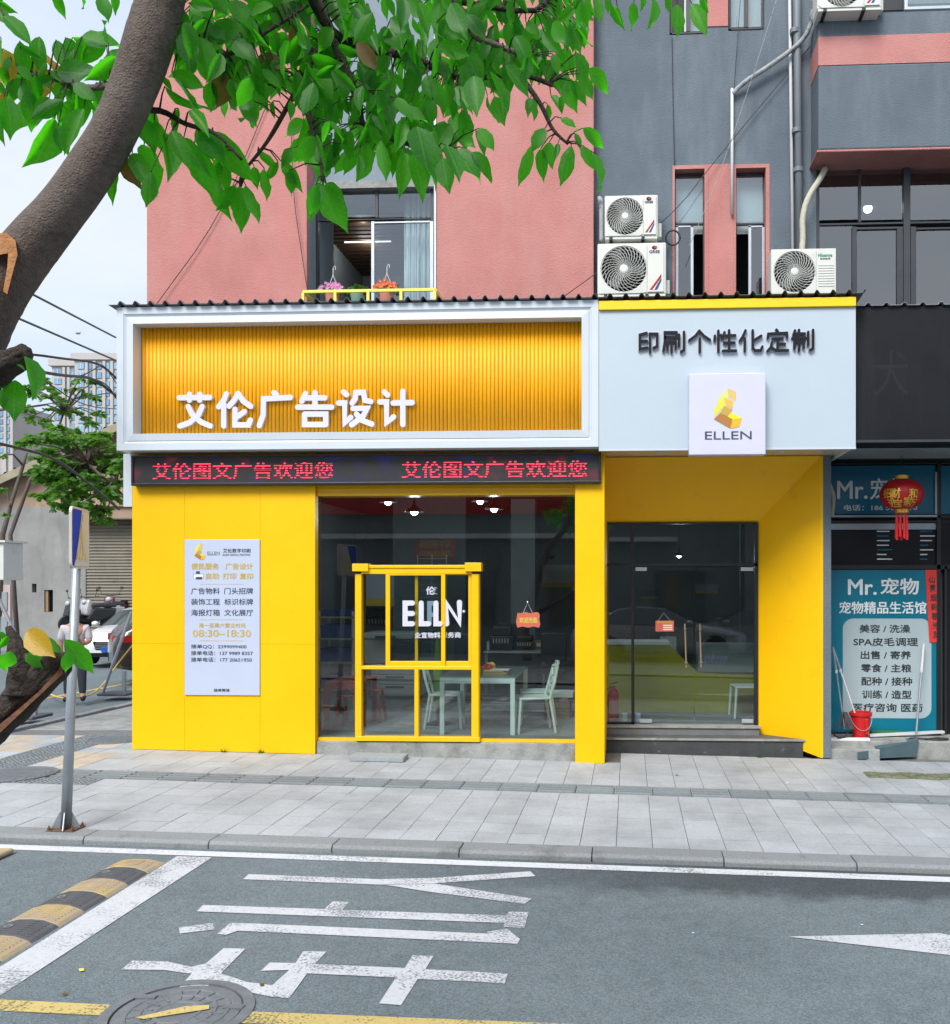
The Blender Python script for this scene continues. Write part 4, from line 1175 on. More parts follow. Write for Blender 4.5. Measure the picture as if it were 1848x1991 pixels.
# corrugated sheet roof of the canopy
crg = MB()
vs = []; fs = []
x = sL - .07; i = 0
pitch = .183
xs = []
while x < sR - .02:
    xs += [(x, 0), (x + pitch * .62, 0), (x + pitch * .74, .04), (x + pitch * .86, .04)]
    x += pitch
for k, (x_, h) in enumerate(xs):
    zz = sTop + .012
    for y_, dz in ((YS - .06, 0), (YS + .45, -.03), (1.0, -.08)):
        vs.append((x_, y_, zz + h + dz))
        vs.append((x_, y_, zz + h + dz + .003))
for k in range(len(xs) - 1):
    a = k * 6; b = a + 6
    for j in (0, 2):
        fs += [(a + j, b + j, b + j + 2, a + j + 2), (a + j + 1, a + j + 3, b + j + 3, b + j + 1)]
    fs += [(a, a + 1, b + 1, b), (a + 4, b + 4, b + 5, a + 5)]
crg.add(vs, fs)
o = crg.build('corrugated_roof', M['roof_sheet'])
tag(o, 'grey corrugated steel sheet roof edge along the top of the signs', 'roof sheet')
# ================================================================ the building above
YP, YG, YW = 0.85, 1.05, 1.12
bld = thing('apartment_building', 'salmon and slate grey stucco building rising behind the shop signs', 'building', (-2, 3, 0))
def wall_open(x0, x1, z0, z1, y0, y1, ops, name, mat, parent):
    xs = sorted({x0, x1, *[v for o in ops for v in o[:2]]}); zs = sorted({z0, z1, *[v for o in ops for v in o[2:]]})
    mb = MB()
    for j in range(len(zs) - 1):
        run = None
        for i in range(len(xs) - 1):
            cx_, cz_ = (xs[i] + xs[i + 1]) / 2, (zs[j] + zs[j + 1]) / 2
            hole = any(o[0] < cx_ < o[1] and o[2] < cz_ < o[3] for o in ops)
            if not hole: run = [xs[i], xs[i + 1]] if run is None else [run[0], xs[i + 1]]
            if (hole or i == len(xs) - 2) and run is not None:
                mb.box(run[0], run[1], y0, y1, zs[j], zs[j + 1]); run = None
    return mb.build(name, mat, parent)
xA, xB, xC, xD = X(285, YP), X(597, YP), X(849, YP), X(1155, YP)
ZT = 13.0
MB().box(xA, xB, YP, 1.9, 4.6, ZT).build('wall', M['pink'], bld, bevel=.012)
MB().box(xC, xD, YP, 1.9, 4.6, ZT).build('wall', M['pink'], bld, bevel=.012)
MB().box(xA + .01, xA + .25, 1.91, 11, 3.8, ZT).build('side_wall', M['pink'], bld)
zW1 = Zp(362, YW)
MB().box(xB + .002, xC - .002, YW, 2.0, zW1 + .10, ZT).build('wall', M['grey_light'], bld)
MB().box(xB + .002, xC - .002, YW - .03, 1.9, zW1 + .0, zW1 + .098).build('lintel', M['concrete'], bld)
MB().box(xB + .002, X(612, YW), YP + .06, 1.9, 4.9, zW1 - .002).build('reveal', M['grey_light'], bld)
MB().box(xC - .03, xC - .002, YP - .012, 1.9, 4.9, ZT).build('edge_trim', M['pipe_white'], bld)
# window with open sash
def window(parent, name='window'):
    o = bpy.data.objects.new(name, None); o.empty_display_size = .1; col.objects.link(o); o.parent = parent
    o.matrix_parent_inverse = parent.matrix_basis.inverted()
    return o
def fb2(win, px0, px1, py0, py1, Y, d, nm, mat, b=.003):
    a = at(px0, py1, Y); c = at(px1, py0, Y)
    return MB().box(a.x, c.x, Y, Y + d, a.z, c.z).build(nm, mat, win, bevel=b)
w1 = window(bld)
DF, AL = M['dark_frame'], M['alu']
Yw = YW + .05
for b_ in ((613, 619, 362, 600), (838, 846, 362, 600), (619, 838, 360, 366), (619, 838, 423, 429), (730, 735, 366, 423)):
    fb2(w1, *b_, Yw, .06, 'frame_bar', DF)
fb2(w1, 619, 730, 366, 423, Yw + .025, .006, 'pane', M['glass_up'], 0); fb2(w1, 735, 838, 366, 423, Yw + .025, .006, 'pane', M['glass_up'], 0)
for b_ in ((722, 728, 430, 600), (836, 843, 430, 600), (728, 836, 429, 434)):
    fb2(w1, *b_, Yw - .015, .04, 'sash', AL)
fb2(w1, 728, 836, 434, 600, Yw + .01, .006, 'pane', M['glass_up'], 0)
# the lit room behind that window
room = thing('upstairs_room', 'dim office behind the open upstairs window with slatted brown ceiling', 'room', (xB + 1, 3, 5.2))
rx0, rx1 = xB - .5, xC + .6
zc_ = 7.55
rm = MB(); rm.box(rx0, rx1, 5.0, 5.1, 4.9, zc_ + .2); rm.build('back_wall', M['int_wall'], room)
MB().box(rx0 - .1, rx0, 1.9, 5.0, 4.9, zc_ + .2).build('side_wall', M['int_wall'], room)
MB().box(rx1, rx1 + .1, 1.9, 5.0, 4.9, zc_ + .2).build('side_wall', M['int_wall'], room)
MB().box(rx0, rx1, 1.3, 5.0, 4.8, 4.9).build('floor', M['int_floor'], room)
MB().box(rx0, rx1, 1.95, 5.0, zc_ + .08, zc_ + .2).build('ceiling', M['int_dark'], room)
for k in range(22):
    y_ = 1.55 + k * .155
    MB().box(rx0, rx1, y_, y_ + .09, zc_, zc_ + .06).build('ceiling_slat', M['brown_slat'], room)
for (x0, x1, y_) in ((625, 785, 2.6), (670, 760, 3.4)):
    z_ = zc_ - .12
    t_ = thing('tube_lamp', 'thin white lit tube lamp hanging from the slatted ceiling, ' + ('longer upper one' if y_ < 3 else 'shorter lower one'), 'lamp', (X(x0, y_), y_, z_), group='tube lamps upstairs')
    py_ = 411 if y_ < 3 else 465
    z_ = Zp(py_, y_)
    MB().box(X(x0, y_), X(x1, y_), y_, y_ + .05, z_ - .012, z_ + .012).build('tube', M['tube_light'], t_)
    pl_ = bpy.data.lights.new('lamp_light', 'POINT'); pl_.energy = 4; pl_.shadow_soft_size = .15
    lo_ = bpy.data.objects.new('lamp_light', pl_); col.objects.link(lo_); lo_.parent = t_; lo_.matrix_parent_inverse = t_.matrix_basis.inverted(); lo_.location = (X((x0 + x1) / 2, y_), y_, z_ - .12)
    wr_ = MB()
    for f in (.1, .9): wr_.tube([(X(x0, y_) * (1 - f) + X(x1, y_) * f, y_ + .025, z_ + .012), (X(x0, y_) * (1 - f) + X(x1, y_) * f, y_ + .025, zc_)], .003, 5)
    wr_.build('hanger', M['cable'], t_)
# curtain: pleated sheet
cu = MB(); vs = []; n = 60
cx0, cx1 = X(786, 1.45), X(848, 1.45)
for i in range(n + 1):
    x_ = cx0 + (cx1 - cx0) * i / n
    y_ = 1.45 + .035 * math.sin(i * .62) + .018 * math.sin(i * 1.7)
    for z_ in (4.95, 7.5): vs.append((x_, y_, z_))
cu.add(vs, [(2 * i, 2 * i + 2, 2 * i + 3, 2 * i + 1) for i in range(n)])
o = cu.build('curtain', M['curtain'], smooth=True); tag(o, 'white pleated curtain hanging inside the open upstairs window', 'curtain')
sm = o.modifiers.new('thick', 'SOLIDIFY'); sm.thickness = .004
# neon ring light seen through the sash
rg = thing('ring_lamp', 'white ring shaped wall light between two lit lines behind the upstairs pane', 'lamp', tuple(at(763, 500, 3.9)))
c_ = at(763, 482, 4.9); r_ = 18 / FPX * 15.7
MB().tube([(c_.x + r_ * math.cos(k * PI / 16), 4.95, c_.z + r_ * math.sin(k * PI / 16)) for k in range(33)], .014, 6).build('ring', M['tube_light'], rg)
for py_ in (463, 503):
    a, c2 = at(735, py_, 4.9), at(795, py_, 4.9)
    MB().box(a.x, c2.x, 4.94, 4.96, a.z - .013, a.z + .013).build('light_strip', M['tube_light'], rg)
zz_ = [(738, 500), (745, 495), (750, 498), (757, 490), (763, 497), (770, 492), (778, 499), (788, 494)]
MB().tube([at(x_, y_, 4.9) for x_, y_ in zz_], .006, 5).build('ridge_line', M['print_white'], rg)

# ---------------------------------------------------------------- grey wall on the right with its windows
xE = X(1582, YG)
op = []
def opn(px0, px1, py0, py1): 
    a = at(px0, py1, YG); c = at(px1, py0, YG)
    return (a.x, c.x, a.z, c.z)
O1, O2 = opn(1308, 1378, 320, 600), opn(1427, 1497, 318, 600)
O3, O4 = opn(1302, 1376, -160, 68), opn(1416, 1487, -160, 60)
zlo = 4.6
wall_open(xD - .2, X(1588, YG), zlo, ZT, YG, YG + .28, [(O1[0], O1[1], zlo, O1[3]), (O2[0], O2[1], zlo, O2[3]), O3, O4], 'wall', M['grey_wall'], bld)
MB().box(O1[1] + .0, O2[0] - .0, YG - .012, YG - .001, zlo, O1[3]).build('pink_pier', M['pink'], bld)
MB().box(O3[1], O4[0], YG - .012, YG - .001, Zp(66, YG), ZT).build('pink_pier', M['pink'], bld)
for (Oa, pxs, pys) in ((O1, (1311, 1371), (337, 580)), (O2, (1429, 1490), (335, 580))):
    rv = MB()
    rv.box(Oa[1] - .05, Oa[1] - .001, YG - .006, YG + .2, zlo, Oa[3] - .001); rv.box(Oa[0] + .001, Oa[0] + .03, YG - .006, YG + .2, zlo, Oa[3] - .001)
    rv.box(Oa[0] + .031, Oa[1] - .051, YG - .006, YG + .2, Oa[3] - .05, Oa[3] - .001)
    rv.build('pink_reveal', M['pink'], bld)
    w_ = window(bld)
    Y_ = YG + .12
    L_, R_ = pxs; T_, B_ = pys
    for b_ in ((L_, L_ + 3.5, T_, B_ + 20), (R_ - 3.5, R_, T_, B_ + 20), (L_, R_, T_, T_ + 4), (L_, R_, 432, 437)):
        fb2(w_, *b_, Y_, .05, 'frame_bar', DF)
    fb2(w_, L_ + 3.5, R_ - 3.5, T_ + 4, 432, Y_ + .02, .006, 'pane', M['glass_up'], 0)
    fb2(w_, L_ + 3.5, R_ - 3.5, T_ + 4, 434, Y_ + .10, .01, 'blind', M['curtain'], 0)
    first = L_ < 1400
    s0, s1 = (L_ + 3, L_ + 38) if first else (L_ + 27, R_ - 2)
    for b_ in ((s0, s0 + 5.5, 438, B_ + 20), (s1 - 5.5, s1, 438, B_ + 20), (s0, s1, 438, 442)):
        fb2(w_, *b_, Y_ - .012, .03, 'sash', AL)
    fb2(w_, s0 + 5.5, s1 - 5.5, 442, B_ + 20, Y_, .006, 'pane', M['glass_up'], 0)
    g0, g1 = (s1, R_ - 4) if first else (L_ + 4, s0)
    fb2(w_, g0, g1, 437, 455, Y_ + .10, .01, 'blind', M['curtain'], 0)
for (Oa, a_, b_, c_) in ((O3, 1304, 1374, 66), (O4, 1418, 1485, 58)):
    w_ = window(bld)
    Y_ = YG + .1
    for q_ in ((a_, a_ + 4, -150, c_), (b_ - 4, b_, -150, c_), (a_, b_, c_ - 5, c_), ((a_ + b_) / 2 - 4, (a_ + b_) / 2 + 4, -150, c_ - 5)):
        fb2(w_, *q_, Y_, .05, 'frame_bar', DF)
    fb2(w_, (a_ + b_) / 2 + 4, b_ - 4, -150, c_ - 5, Y_ + .02, .006, 'pane', M['glass_up'], 0)
    if a_ > 1400: fb2(w_, a_ + 4, (a_ + b_) / 2 - 4, -150, c_ - 5, Y_ + .02, .006, 'pane', M['glass_up'], 0)
    fb2(w_, (a_ + b_) / 2 - 8 if a_ < 1400 else a_, b_ - 4, -150, c_ - 5, Y_ + .12, .01, 'blind', M['curtain'], 0)
MB().box(xD - .1, 12, 4.0, 4.1, 4.2, ZT).build('back_wall', M['int_dark'], bld)
MB().box(xD - .1, 12, YG + .3, 4.0, 8.6, 8.8).build('floor_slab', M['int_dark'], bld)
MB().box(xD - .1, 12, YG + .3, 4.0, 4.7, 4.85).build('floor_slab', M['int_dark'], bld)
MB().box(xD - .1, xD + .02, YG + .3, 4.0, 4.85, ZT).build('partition', M['int_dark'], bld)
# projecting bay
YB = 0.58
bx0 = X(1592, YB)
zb = [Zp(291, YB, 1595), Zp(127, YB, 1595), Zp(71, YB, 1595), Zp(28, YB, 1595)]
bay0 = MB().box(bx0, 12, YB, YG - .001, zb[0], zb[1]).build('bay', M['grey_wall'], bld, bevel=.02)
MB().box(bx0 - .001, 12, YB - .002, YG - .001, zb[1] + .001, zb[2] - .001).build('bay_band', M['pink'], bld)
MB().box(bx0, 12, YB, YG - .001, zb[2], zb[3]).build('bay', M['grey_wall'], bld)
MB().box(bx0 - .02, 12, YB - .005, YG + .2, zb[0] - .03, zb[0] - .001).build('bay_soffit', M['pink'], bld, bevel=.01)
fbw = window(bld)
Yb = YG + .02
# strip window under the bay
zwT = zb[0] - .03
DB = M['black_metal']
def kb(px0, px1, py0, py1, d=.06, Y=Yb): return fb2(fbw, px0, px1, py0, py1, Y, d, 'frame_bar', DF)
kb(1588, 1594, 322, 640); kb(1670, 1675, 326, 432); kb(1758, 1771, 322, 640, .1, Yb - .02); kb(1594, 1900, 428, 438, .07, Yb - .005)
kb(1594, 1900, 318, 329); kb(1658, 1667, 440, 640, .05, Yb - .01); kb(1745, 1757, 440, 640, .05, Yb - .01); kb(1772, 1782, 440, 640, .05, Yb - .01)
kb(1667, 1745, 440, 446, .05, Yb - .01); kb(1782, 1900, 440, 446, .05, Yb - .01)
for (a_, b_, c_, d_) in ((1594, 1670, 329, 428), (1675, 1758, 329, 428), (1771, 1900, 329, 428), (1594, 1658, 438, 640), (1667, 1745, 446, 640), (1782, 1900, 446, 640)):
    fb2(fbw, a_, b_, c_, d_, Yb + .02, .006, 'pane', M['glass_up'], 0)
# upper window beside the bay top
kw = window(bld)
for b_ in ((1716, 1760, -60, 20), ):
    fb2(kw, *b_, YB + .25, .02, 'dark_gap', M['int_dark'])
fb2(kw, 1760, 1766, -60, 18, YB + .1, .05, 'sash', AL); fb2(kw, 1766, 1900, 8, 18, YB + .1, .05, 'sash', AL); fb2(kw, 1766, 1900, -80, 8, YB + .12, .006, 'pane', M['glass_up'], 0)
fb2(kw, 1590, 1900, -120, 25, YB + .35, .02, 'blind', M['int_wall'], 0)
# pendant lamp behind the strip window
def pendant(name, label, p, top, s=1.0, shade=None, group='lit pendant lamps', watts=0):
    t_ = thing(name, label, 'lamp', tuple(p), group=group)
    T_ = Matrix.Translation(p) @ Matrix.Diagonal((s, s, s, 1))
    MB().lathe([(.02, .20), (.024, .12), (.05, .09), (.13, .035), (.155, .0), (.148, -.004), (.12, .03), (.045, .08), (.02, .11)], 24, T_).build('shade', shade or M['black_metal'], t_, smooth=True)
    MB().ball(p + Vector((0, 0, .012 * s)), .062 * s, 14).build('bulb', M['bulb'], t_, smooth=True)
    if watts:
        pl_ = bpy.data.lights.new('lamp_light', 'POINT'); pl_.energy = watts; pl_.shadow_soft_size = .06; pl_.color = (.92, .97, 1.0)
        lo_ = bpy.data.objects.new('lamp_light', pl_); col.objects.link(lo_); lo_.parent = t_; lo_.location = (0, 0, -.08 * s)
    MB().tube([p + Vector((0, 0, .19 * s)), Vector((p.x, p.y, top))], .004, 6).build('cord', M['cable'], t_)
    return t_
pendant('pendant_lamp', 'lit black bell pendant lamp behind the upper right strip window', at(1688, 407, 1.9), 8.5, .95)

# ---------------------------------------------------------------- outdoor air conditioner units
def ac(label, px0, px1, py0, py1, Yf, brand, style, bcol, depth=.30):
    a = at(px0, py1, Yf); c = at(px1, py0, Yf)
    x0, x1, z0, z1 = a.x, c.x, a.z, c.z
    W, H = x1 - x0, z1 - z0
    t_ = thing('air_conditioner', label, 'air conditioner', ((x0 + x1) / 2, Yf + depth / 2, z0), group='outdoor air conditioner units')
    wpan = W * (.80 if style == 0 else 1.0)
    body = MB()
    body.box(x0, x1, Yf + .012, Yf + depth, z0 + .03, z1)
    body.build('body', M['ac_white'], t_, bevel=.018, segs=3)
    fcx = x0 + W * (.385 if style == 0 else .36); fcz = (z0 + z1) / 2 + .008
    fr_ = min(H * .42, W * .34)
    # front cover with round opening
    n = 40
    vs = []; fs = []
    fx0, fx1, fz0, fz1 = x0 + .01, x0 + W * (.72 if style == 0 else .69), z0 + .04, z1 - .012
    def edge(t):
        c_, s_ = math.cos(t), math.sin(t)
        k = min(((fx1 if c_ > 0 else fx0) - fcx) / c_ if abs(c_) > 1e-6 else 9, ((fz1 if s_ > 0 else fz0) - fcz) / s_ if abs(s_) > 1e-6 else 9)
        return fcx + c_ * k, fcz + s_ * k
    for k in range(n):
        t = 2 * PI * k / n
        e = edge(t)
        vs += [(e[0], Yf + .004, e[1]), (fcx + fr_ * 1.04 * math.cos(t), Yf + .001, fcz + fr_ * 1.04 * math.sin(t)), (fcx + fr_ * math.cos(t), Yf + .016, fcz + fr_ * math.sin(t))]
    for k in range(n):
        a_, b_ = 3 * k, 3 * ((k + 1) % n)
        fs += [(a_, b_, b_ + 1, a_ + 1), (a_ + 1, b_ + 1, b_ + 2, a_ + 2)]
    mb = MB(); mb.add(vs, fs); mb.build('front_cover', M['ac_white'], t_)
    R_ = Matrix.Translation((fcx, Yf + .011, fcz)) @ Matrix.Rotation(R(90), 4, 'X')
    MB().lathe([(.0001, 0), (fr_ * .99, 0)], 32, R_).build('fan_cavity', M['ac_dark'], t_)
    g_ = MB()
    for k in range(30):
        t0 = 2 * PI * k / 30
        pts = []
        for j in range(6):
            r_ = fr_ * (.2 + .79 * j / 5)
            t = t0 + .75 * (j / 5.0) ** 1.3
            pts.append((fcx + r_ * math.cos(t), Yf + .001 - .01 * math.sin(PI * j / 5), fcz + r_ * math.sin(t)))
        g_.tube(pts, .0046, 4, cap=False)
    g_.build('fan_grille', M['ac_grille'], t_)['kind'] = 'stuff'
    rg_ = MB()
    for f in (.36, .52, .68, .84):
        rg_.tube([(fcx + fr_ * f * math.cos(2 * PI * k / 28), Yf - .002, fcz + fr_ * f * math.sin(2 * PI * k / 28)) for k in range(29)], .0022, 4, cap=False)
    rg_.build('grille_ring', M['ac_grille'], t_)['kind'] = 'stuff'
    MB().lathe([(fr_ * .19, 0), (fr_ * .19, .016), (fr_ * .12, .022), (.0001, .022)], 20, R_).build('hub', M['ac_white'], t_)
    bl = MB()
    for k in range(3):
        t = 2 * PI * k / 3
        R2 = Matrix.Translation((fcx, Yf + .006, fcz)) @ Matrix.Rotation(t, 4, 'Y')
        bl.add([R2 @ Vector(v) for v in ((.03, .002, -.02), (fr_ * .9, .002, -.1), (fr_ * .92, -.002, .06), (.03, -.001, .03))], [(0, 1, 2, 3)])
    bl.build('fan_blade', pm('fan blade grey', (.12, .13, .13), .6, var=.05), t_)
    if style == 0:
        pn = MB().box(x0 + W * .73, x0 + W * .965, Yf - .004, Yf + .01, z0 + .05, z1 - .02).build('side_panel', M['ac_white'], t_, bevel=.005)
        text(brand, x0 + W * .755, x0 + W * .905, z1 - H * .205, z1 - H * .155, Yf - .0055, M['print_dark'], t_, bold=.002)
        MB().lathe([(.0001, 0), (.030, 0), (.030, .003), (.0001, .003)], 18, Matrix.Translation((x0 + W * .83, Yf - .004, z1 - H * .105)) @ Matrix.Rotation(R(90), 4, 'X') @ Matrix.Diagonal((1.1, .8, 1, 1))).build('emblem', M['letter_black'], t_)
        MB().box(x0 + W * .82, x0 + W * .865, Yf - .0085, Yf - .0075, z1 - H * .12, z1 - H * .08).build('emblem_mark', M['red'], t_)
        for k, mt in enumerate((M['red'], M['print_white'], M['blue'])):
            f0 = k * .035
            MB().face([(x0 + W * (.755 + f0), Yf - .0052, z0 + .075), (x0 + W * (.80 + f0), Yf - .0052, z0 + .075), (x0 + W * (.93), Yf - .0052, z0 + .075 + H * (.235 - f0)), (x0 + W * (.93), Yf - .0052, z0 + .075 + H * (.30 - f0))]).build('sticker', mt, t_)
        MB().box(x1 - .005, x1 + .05, Yf + .12, Yf + .26, z0 + .06, z0 + .24).build('valve_cover', M['ac_white'], t_, bevel=.01)
        gl_ = 'brand'
    else:
        pn = MB().box(x0 + W * .695, x1 - .006, Yf - .003, Yf + .01, z0 + .035, z1 - .01).build('side_panel', M['ac_white'], t_, bevel=.004)
        text(brand, x0 + W * .72, x0 + W * .935, z1 - H * .19, z1 - H * .12, Yf - .0045, pm('green brand print', (0.0, .30, .22), .5), t_, bold=.002)
        text('海信空调', x0 + W * .75, x0 + W * .905, z1 - H * .245, z1 - H * .215, Yf - .0045, M['print_dark'], t_, bold=.001)
        for k in range(9):
            MB().box(x0 + W * .72, x1 - .025, Yf - .009, Yf - .002, z0 + .12 + k * .032, z0 + .132 + k * .032).build('louvre', M['ac_white'], t_)
    for xx in (x0 + W * .12, x0 + W * .72):
        MB().box(xx - .02, xx + .02, Yf - .005, Yf + depth + .12, z0 - .012, z0 + .029).build('foot', M['black_metal'], t_)
    MB().box(x0 + .01, x1 - .01, Yf + .014, Yf + depth - .01, z0 + .005, z0 + .032).build('base_tray', M['ac_white'], t_)
    return t_
ac('smaller cream outdoor unit stacked on top of another by the salmon pier', 1176, 1280, 377, 465, .62, 'GREE', 0, None)
ac('larger cream outdoor unit under a smaller one by the salmon pier', 1162, 1296, 470, 577, .58, 'GREE', 0, None)
ac('white outdoor unit with green lettering standing alone below the taped pipe', 1500, 1627, 481, 577, .50, 'Hisense', 1, None)
ac('outdoor unit cut by the top picture edge, on the bay ledge', 1590, 1716, -72, 21, .36, 'GREE', 0, None)

# ---------------------------------------------------------------- pipes and cables on the wall
def pipe(name, label, pts, r, mat, cat='pipe', n=10, group=None, clamps=None):
    P = [Vector(p) for p in pts]
    # smooth the run
    for _ in range(2):
        if len(P) < 3: break
        Q = [P[0]]
        for i in range(len(P) - 1):
            Q += [P[i].lerp(P[i + 1], .25), P[i].lerp(P[i + 1], .75)]
        P = Q + [P[-1]]
    if clamps:
        t_ = thing(name, label, cat, tuple(P[-1]), group=group)
        MB().tube(P, r, n).build('tube', mat, t_, smooth=True)
        for p in clamps:
            MB().lathe([(r * 1.03, -.03), (r * 1.3, -.028), (r * 1.3, .028), (r * 1.03, .03)], 12, Matrix.Translation(p)).build('clamp', mat, t_)
        return t_
    o = MB().tube(P, r, n).build(name, mat, smooth=True)
    return tag(o, label, cat, group)
xg = X(1552, .95)
pipe('drain_pipe', 'thick grey drain pipe running down the slate wall beside the bay', [(X(1544, .95), .95, 13), (X(1558, .95), .95, 4.9)], .05, M['pipe_grey'], clamps=[(X(1550, .95), .95, Zp(270, .95)), (X(1553, .95), .95, Zp(345, .95)), (X(1546, .95), .95, Zp(80, .95))])
pipe('conduit', 'thin white plastic conduit running beside the grey drain pipe', [(X(1530, 1.0), 1.0, 13), (X(1545, 1.0), 1.0, 4.9)], .022, M['pipe_white'])
pipe('hose', 'short white plastic tube hanging down between the two narrow windows', [at(1424, 172, 1.0), at(1424, 417, 1.0)], .02, M['pipe_white'])
pipe('insulated_pipe', 'grimy grey wrapped pipe slanting across the slate wall to the bay', [at(1581, 20, .85), at(1578, 48, .85), at(1560, 82, .9), at(1500, 126, .95), at(1458, 152, .95), at(1436, 170, .98), at(1426, 182, 1.0)], .03, M['pipe_old'])
pipe('insulated_pipe', 'cream taped pipe curving down to the lone white outdoor unit', [at(1605, 328, .95), at(1597, 345, .85), at(1570, 385, .8), at(1560, 425, .78), at(1562, 460, .78), at(1560, 486, .78)], .038, M['pipe_wrap'])
pipe('insulated_pipe', 'ribbed grey pipe rising beside the stacked outdoor units', [at(1166, 385, .9), at(1170, 392, .8), at(1170, 470, .8)], .03, M['pipe_old'])
cl_ = at(1309, 462, .9)
pipe('cable_coil', 'black cable coiled in a loop beside the stacked outdoor units', [(cl_.x + .09 * math.cos(k * PI / 10), .9, cl_.z + .095 * math.sin(k * PI / 10)) for k in range(21)], .012, M['cable'], 'cable')
def wire(label, pts, r=.006, mat=None, cat='cable', nm='wall_cable'):
    return pipe(nm, label, [at(*p) if len(p) == 3 else p for p in pts], r, mat or M['cable'], cat, 6, 'thin wall cables')
wire('thin dark cable slanting from the salmon pier up past the narrow windows', [(1085, 585, .6), (1300, 430, .8), (1400, 300, 1.0), (1576, 90, 1.0)])
wire('fine pale wire falling in front of the narrow windows from the roof', [(1510, 0, .9), (1470, 130, .9), (1400, 340, .9), (1340, 480, .8)], .004, M['pipe_old'])
wire('thin straight dark wire hanging from the top to the white tube', [(1440, 0, 1.0), (1428, 172, 1.0)], .004)
wire('thin dark vertical cable on the slate wall left of the narrow windows', [(1307, 70, 1.03), (1309, 200, 1.03), (1312, 320, 1.03)], .005)
wire('thin dark cable slanting over the left salmon wall', [(298, 600, .8), (430, 420, .82), (520, 200, .82)], .005)
wire('thin dark cable bowing down the salmon wall beside the open window', [(565, 200, .82), (570, 380, .8), (585, 480, .8), (598, 565, .8)], .005)

# ---------------------------------------------------------------- flower rack on the canopy
fr = thing('flower_rack', 'lemon yellow steel flower rack in front of the open upstairs window', 'rack', (X(716, .5), .5, 5.5))
Yr = .52
def rbar(a, b, w=.035): return MB().bar(a, b, w).build('bar', M['lime_rail'], fr)
z0r, z1r = Zp(589, Yr, 700), Zp(565.5, Yr, 700)
xr0, xr1 = X(590, Yr), X(846, Yr)
rbar((xr0, Yr, z1r), (xr1, Yr, z1r)); rbar((xr0, Yr, z0r), (xr1, Yr, z0r))
for f in (0, .245, .495, .745, 1):
    xx = xr0 + (xr1 - xr0) * f
    rbar((xx, Yr - .001, z0r + .018), (xx, Yr - .001, z1r - .018))
    rbar((xx, Yr + .02, z0r - .001), (xx, YP + .1, z0r - .001), .03)
for xx in (xr0, xr1): rbar((xx, Yr + .02, z1r), (xx, YP + .02, z1r))
def flowerpot(label, px, py_top, wpx, hpx, potm, flm, kind):
    p = at(px, 588, .72)
    s = (11.5) / FPX
    pot_h = .17
    t_ = thing('flower_pot', label, 'flower pot', (p.x, .72, z0r + .02), group='flower pots on the rack')
    T_ = Matrix.Translation((p.x, .72, z0r + .02))
    MB().lathe([(.07, 0), (.10, pot_h), (.108, pot_h), (.108, pot_h + .015), (.09, pot_h + .015), (.085, pot_h - .02), (.0001, pot_h - .02)], 20, T_).build('pot', potm, t_, smooth=False)
    rnd = random.Random(hash(label) % 1000 + 5)
    lv = MB(); fl = MB()
    zb_ = z0r + pot_h
    for k in range(120):
        a_ = rnd.uniform(0, 2 * PI); rr = wpx * s / 2 * math.sqrt(rnd.random()); hh = rnd.uniform(-.05, 1) * hpx * s * (1 - .4 * (rr / (wpx * s / 2)) ** 2)
        c_ = Vector((p.x + rr * math.cos(a_), .72 + rr * .6 * math.sin(a_), zb_ + max(-.03, hh * .9)))
        u = Vector((rnd.uniform(-1, 1), rnd.uniform(-1, 0.2), rnd.uniform(-.4, 1))).normalized()
        w_ = u.cross(Vector((rnd.uniform(-1, 1), rnd.uniform(-1, 1), rnd.uniform(-1, 1)))).normalized()
        L_ = (.065 if kind == 'green' else .04)
        lv.face([c_ - u * L_ * .5, c_ + w_ * L_ * .32, c_ + u * L_ * .6, c_ - w_ * L_ * .32])
    lv.build('foliage', M['plant_green'], t_)['kind'] = 'stuff'
    if flm:
        for k in range(70):
            a_ = rnd.uniform(0, 2 * PI); rr = wpx * s / 2 * math.sqrt(rnd.random()) * 1.02
            hh = hpx * s * (1.05 - .6 * (rr / (wpx * s / 2)) ** 2) * rnd.uniform(.45, 1.0)
            c_ = Vector((p.x + rr * math.cos(a_), .72 + rr * .6 * math.sin(a_) - .03, zb_ + hh))
            for j in range(5):
                th = 2 * PI * j / 5 + k
                e1 = Vector((math.cos(th), -.35, math.sin(th))) * .022
                e2 = Vector((math.cos(th + .6), -.35, math.sin(th + .6))) * .017
                e3 = Vector((math.cos(th - .6), -.35, math.sin(th - .6))) * .017
                fl.face([c_, c_ + e3, c_ + e1, c_ + e2])
        fl.build('blossom', flm, t_)['kind'] = 'stuff'
        hk = MB()
        b_ = Vector((p.x, .74, zb_ + hpx * s * .8))
        hk.tube([b_ + Vector((-.05, 0, 0)), b_ + Vector((0, 0, .13)), b_ + Vector((0.0, 0, .22)), b_ + Vector((.02, 0, .25)), b_ + Vector((.035, 0, .235)), b_ + Vector((.03, 0, .20))], .005, 6)
        hk.tube([b_ + Vector((.05, 0, 0)), b_ + Vector((0, 0, .13))], .004, 6)
        hk.build('hook', M['pipe_white'], t_)
    return t_
flowerpot('hanging pot of pink petunias on the yellow rack', 647, 555, 54, 26, M['terracotta'], M['petal_pink'], 'fl')
flowerpot('green pot with dark leafy plant between two flowering pots', 696, 552, 38, 22, M['green_pot'], None, 'green')
flowerpot('pot of orange red blossoms on the yellow rack', 752, 552, 50, 28, M['terracotta'], M['petal_orange'], 'fl')
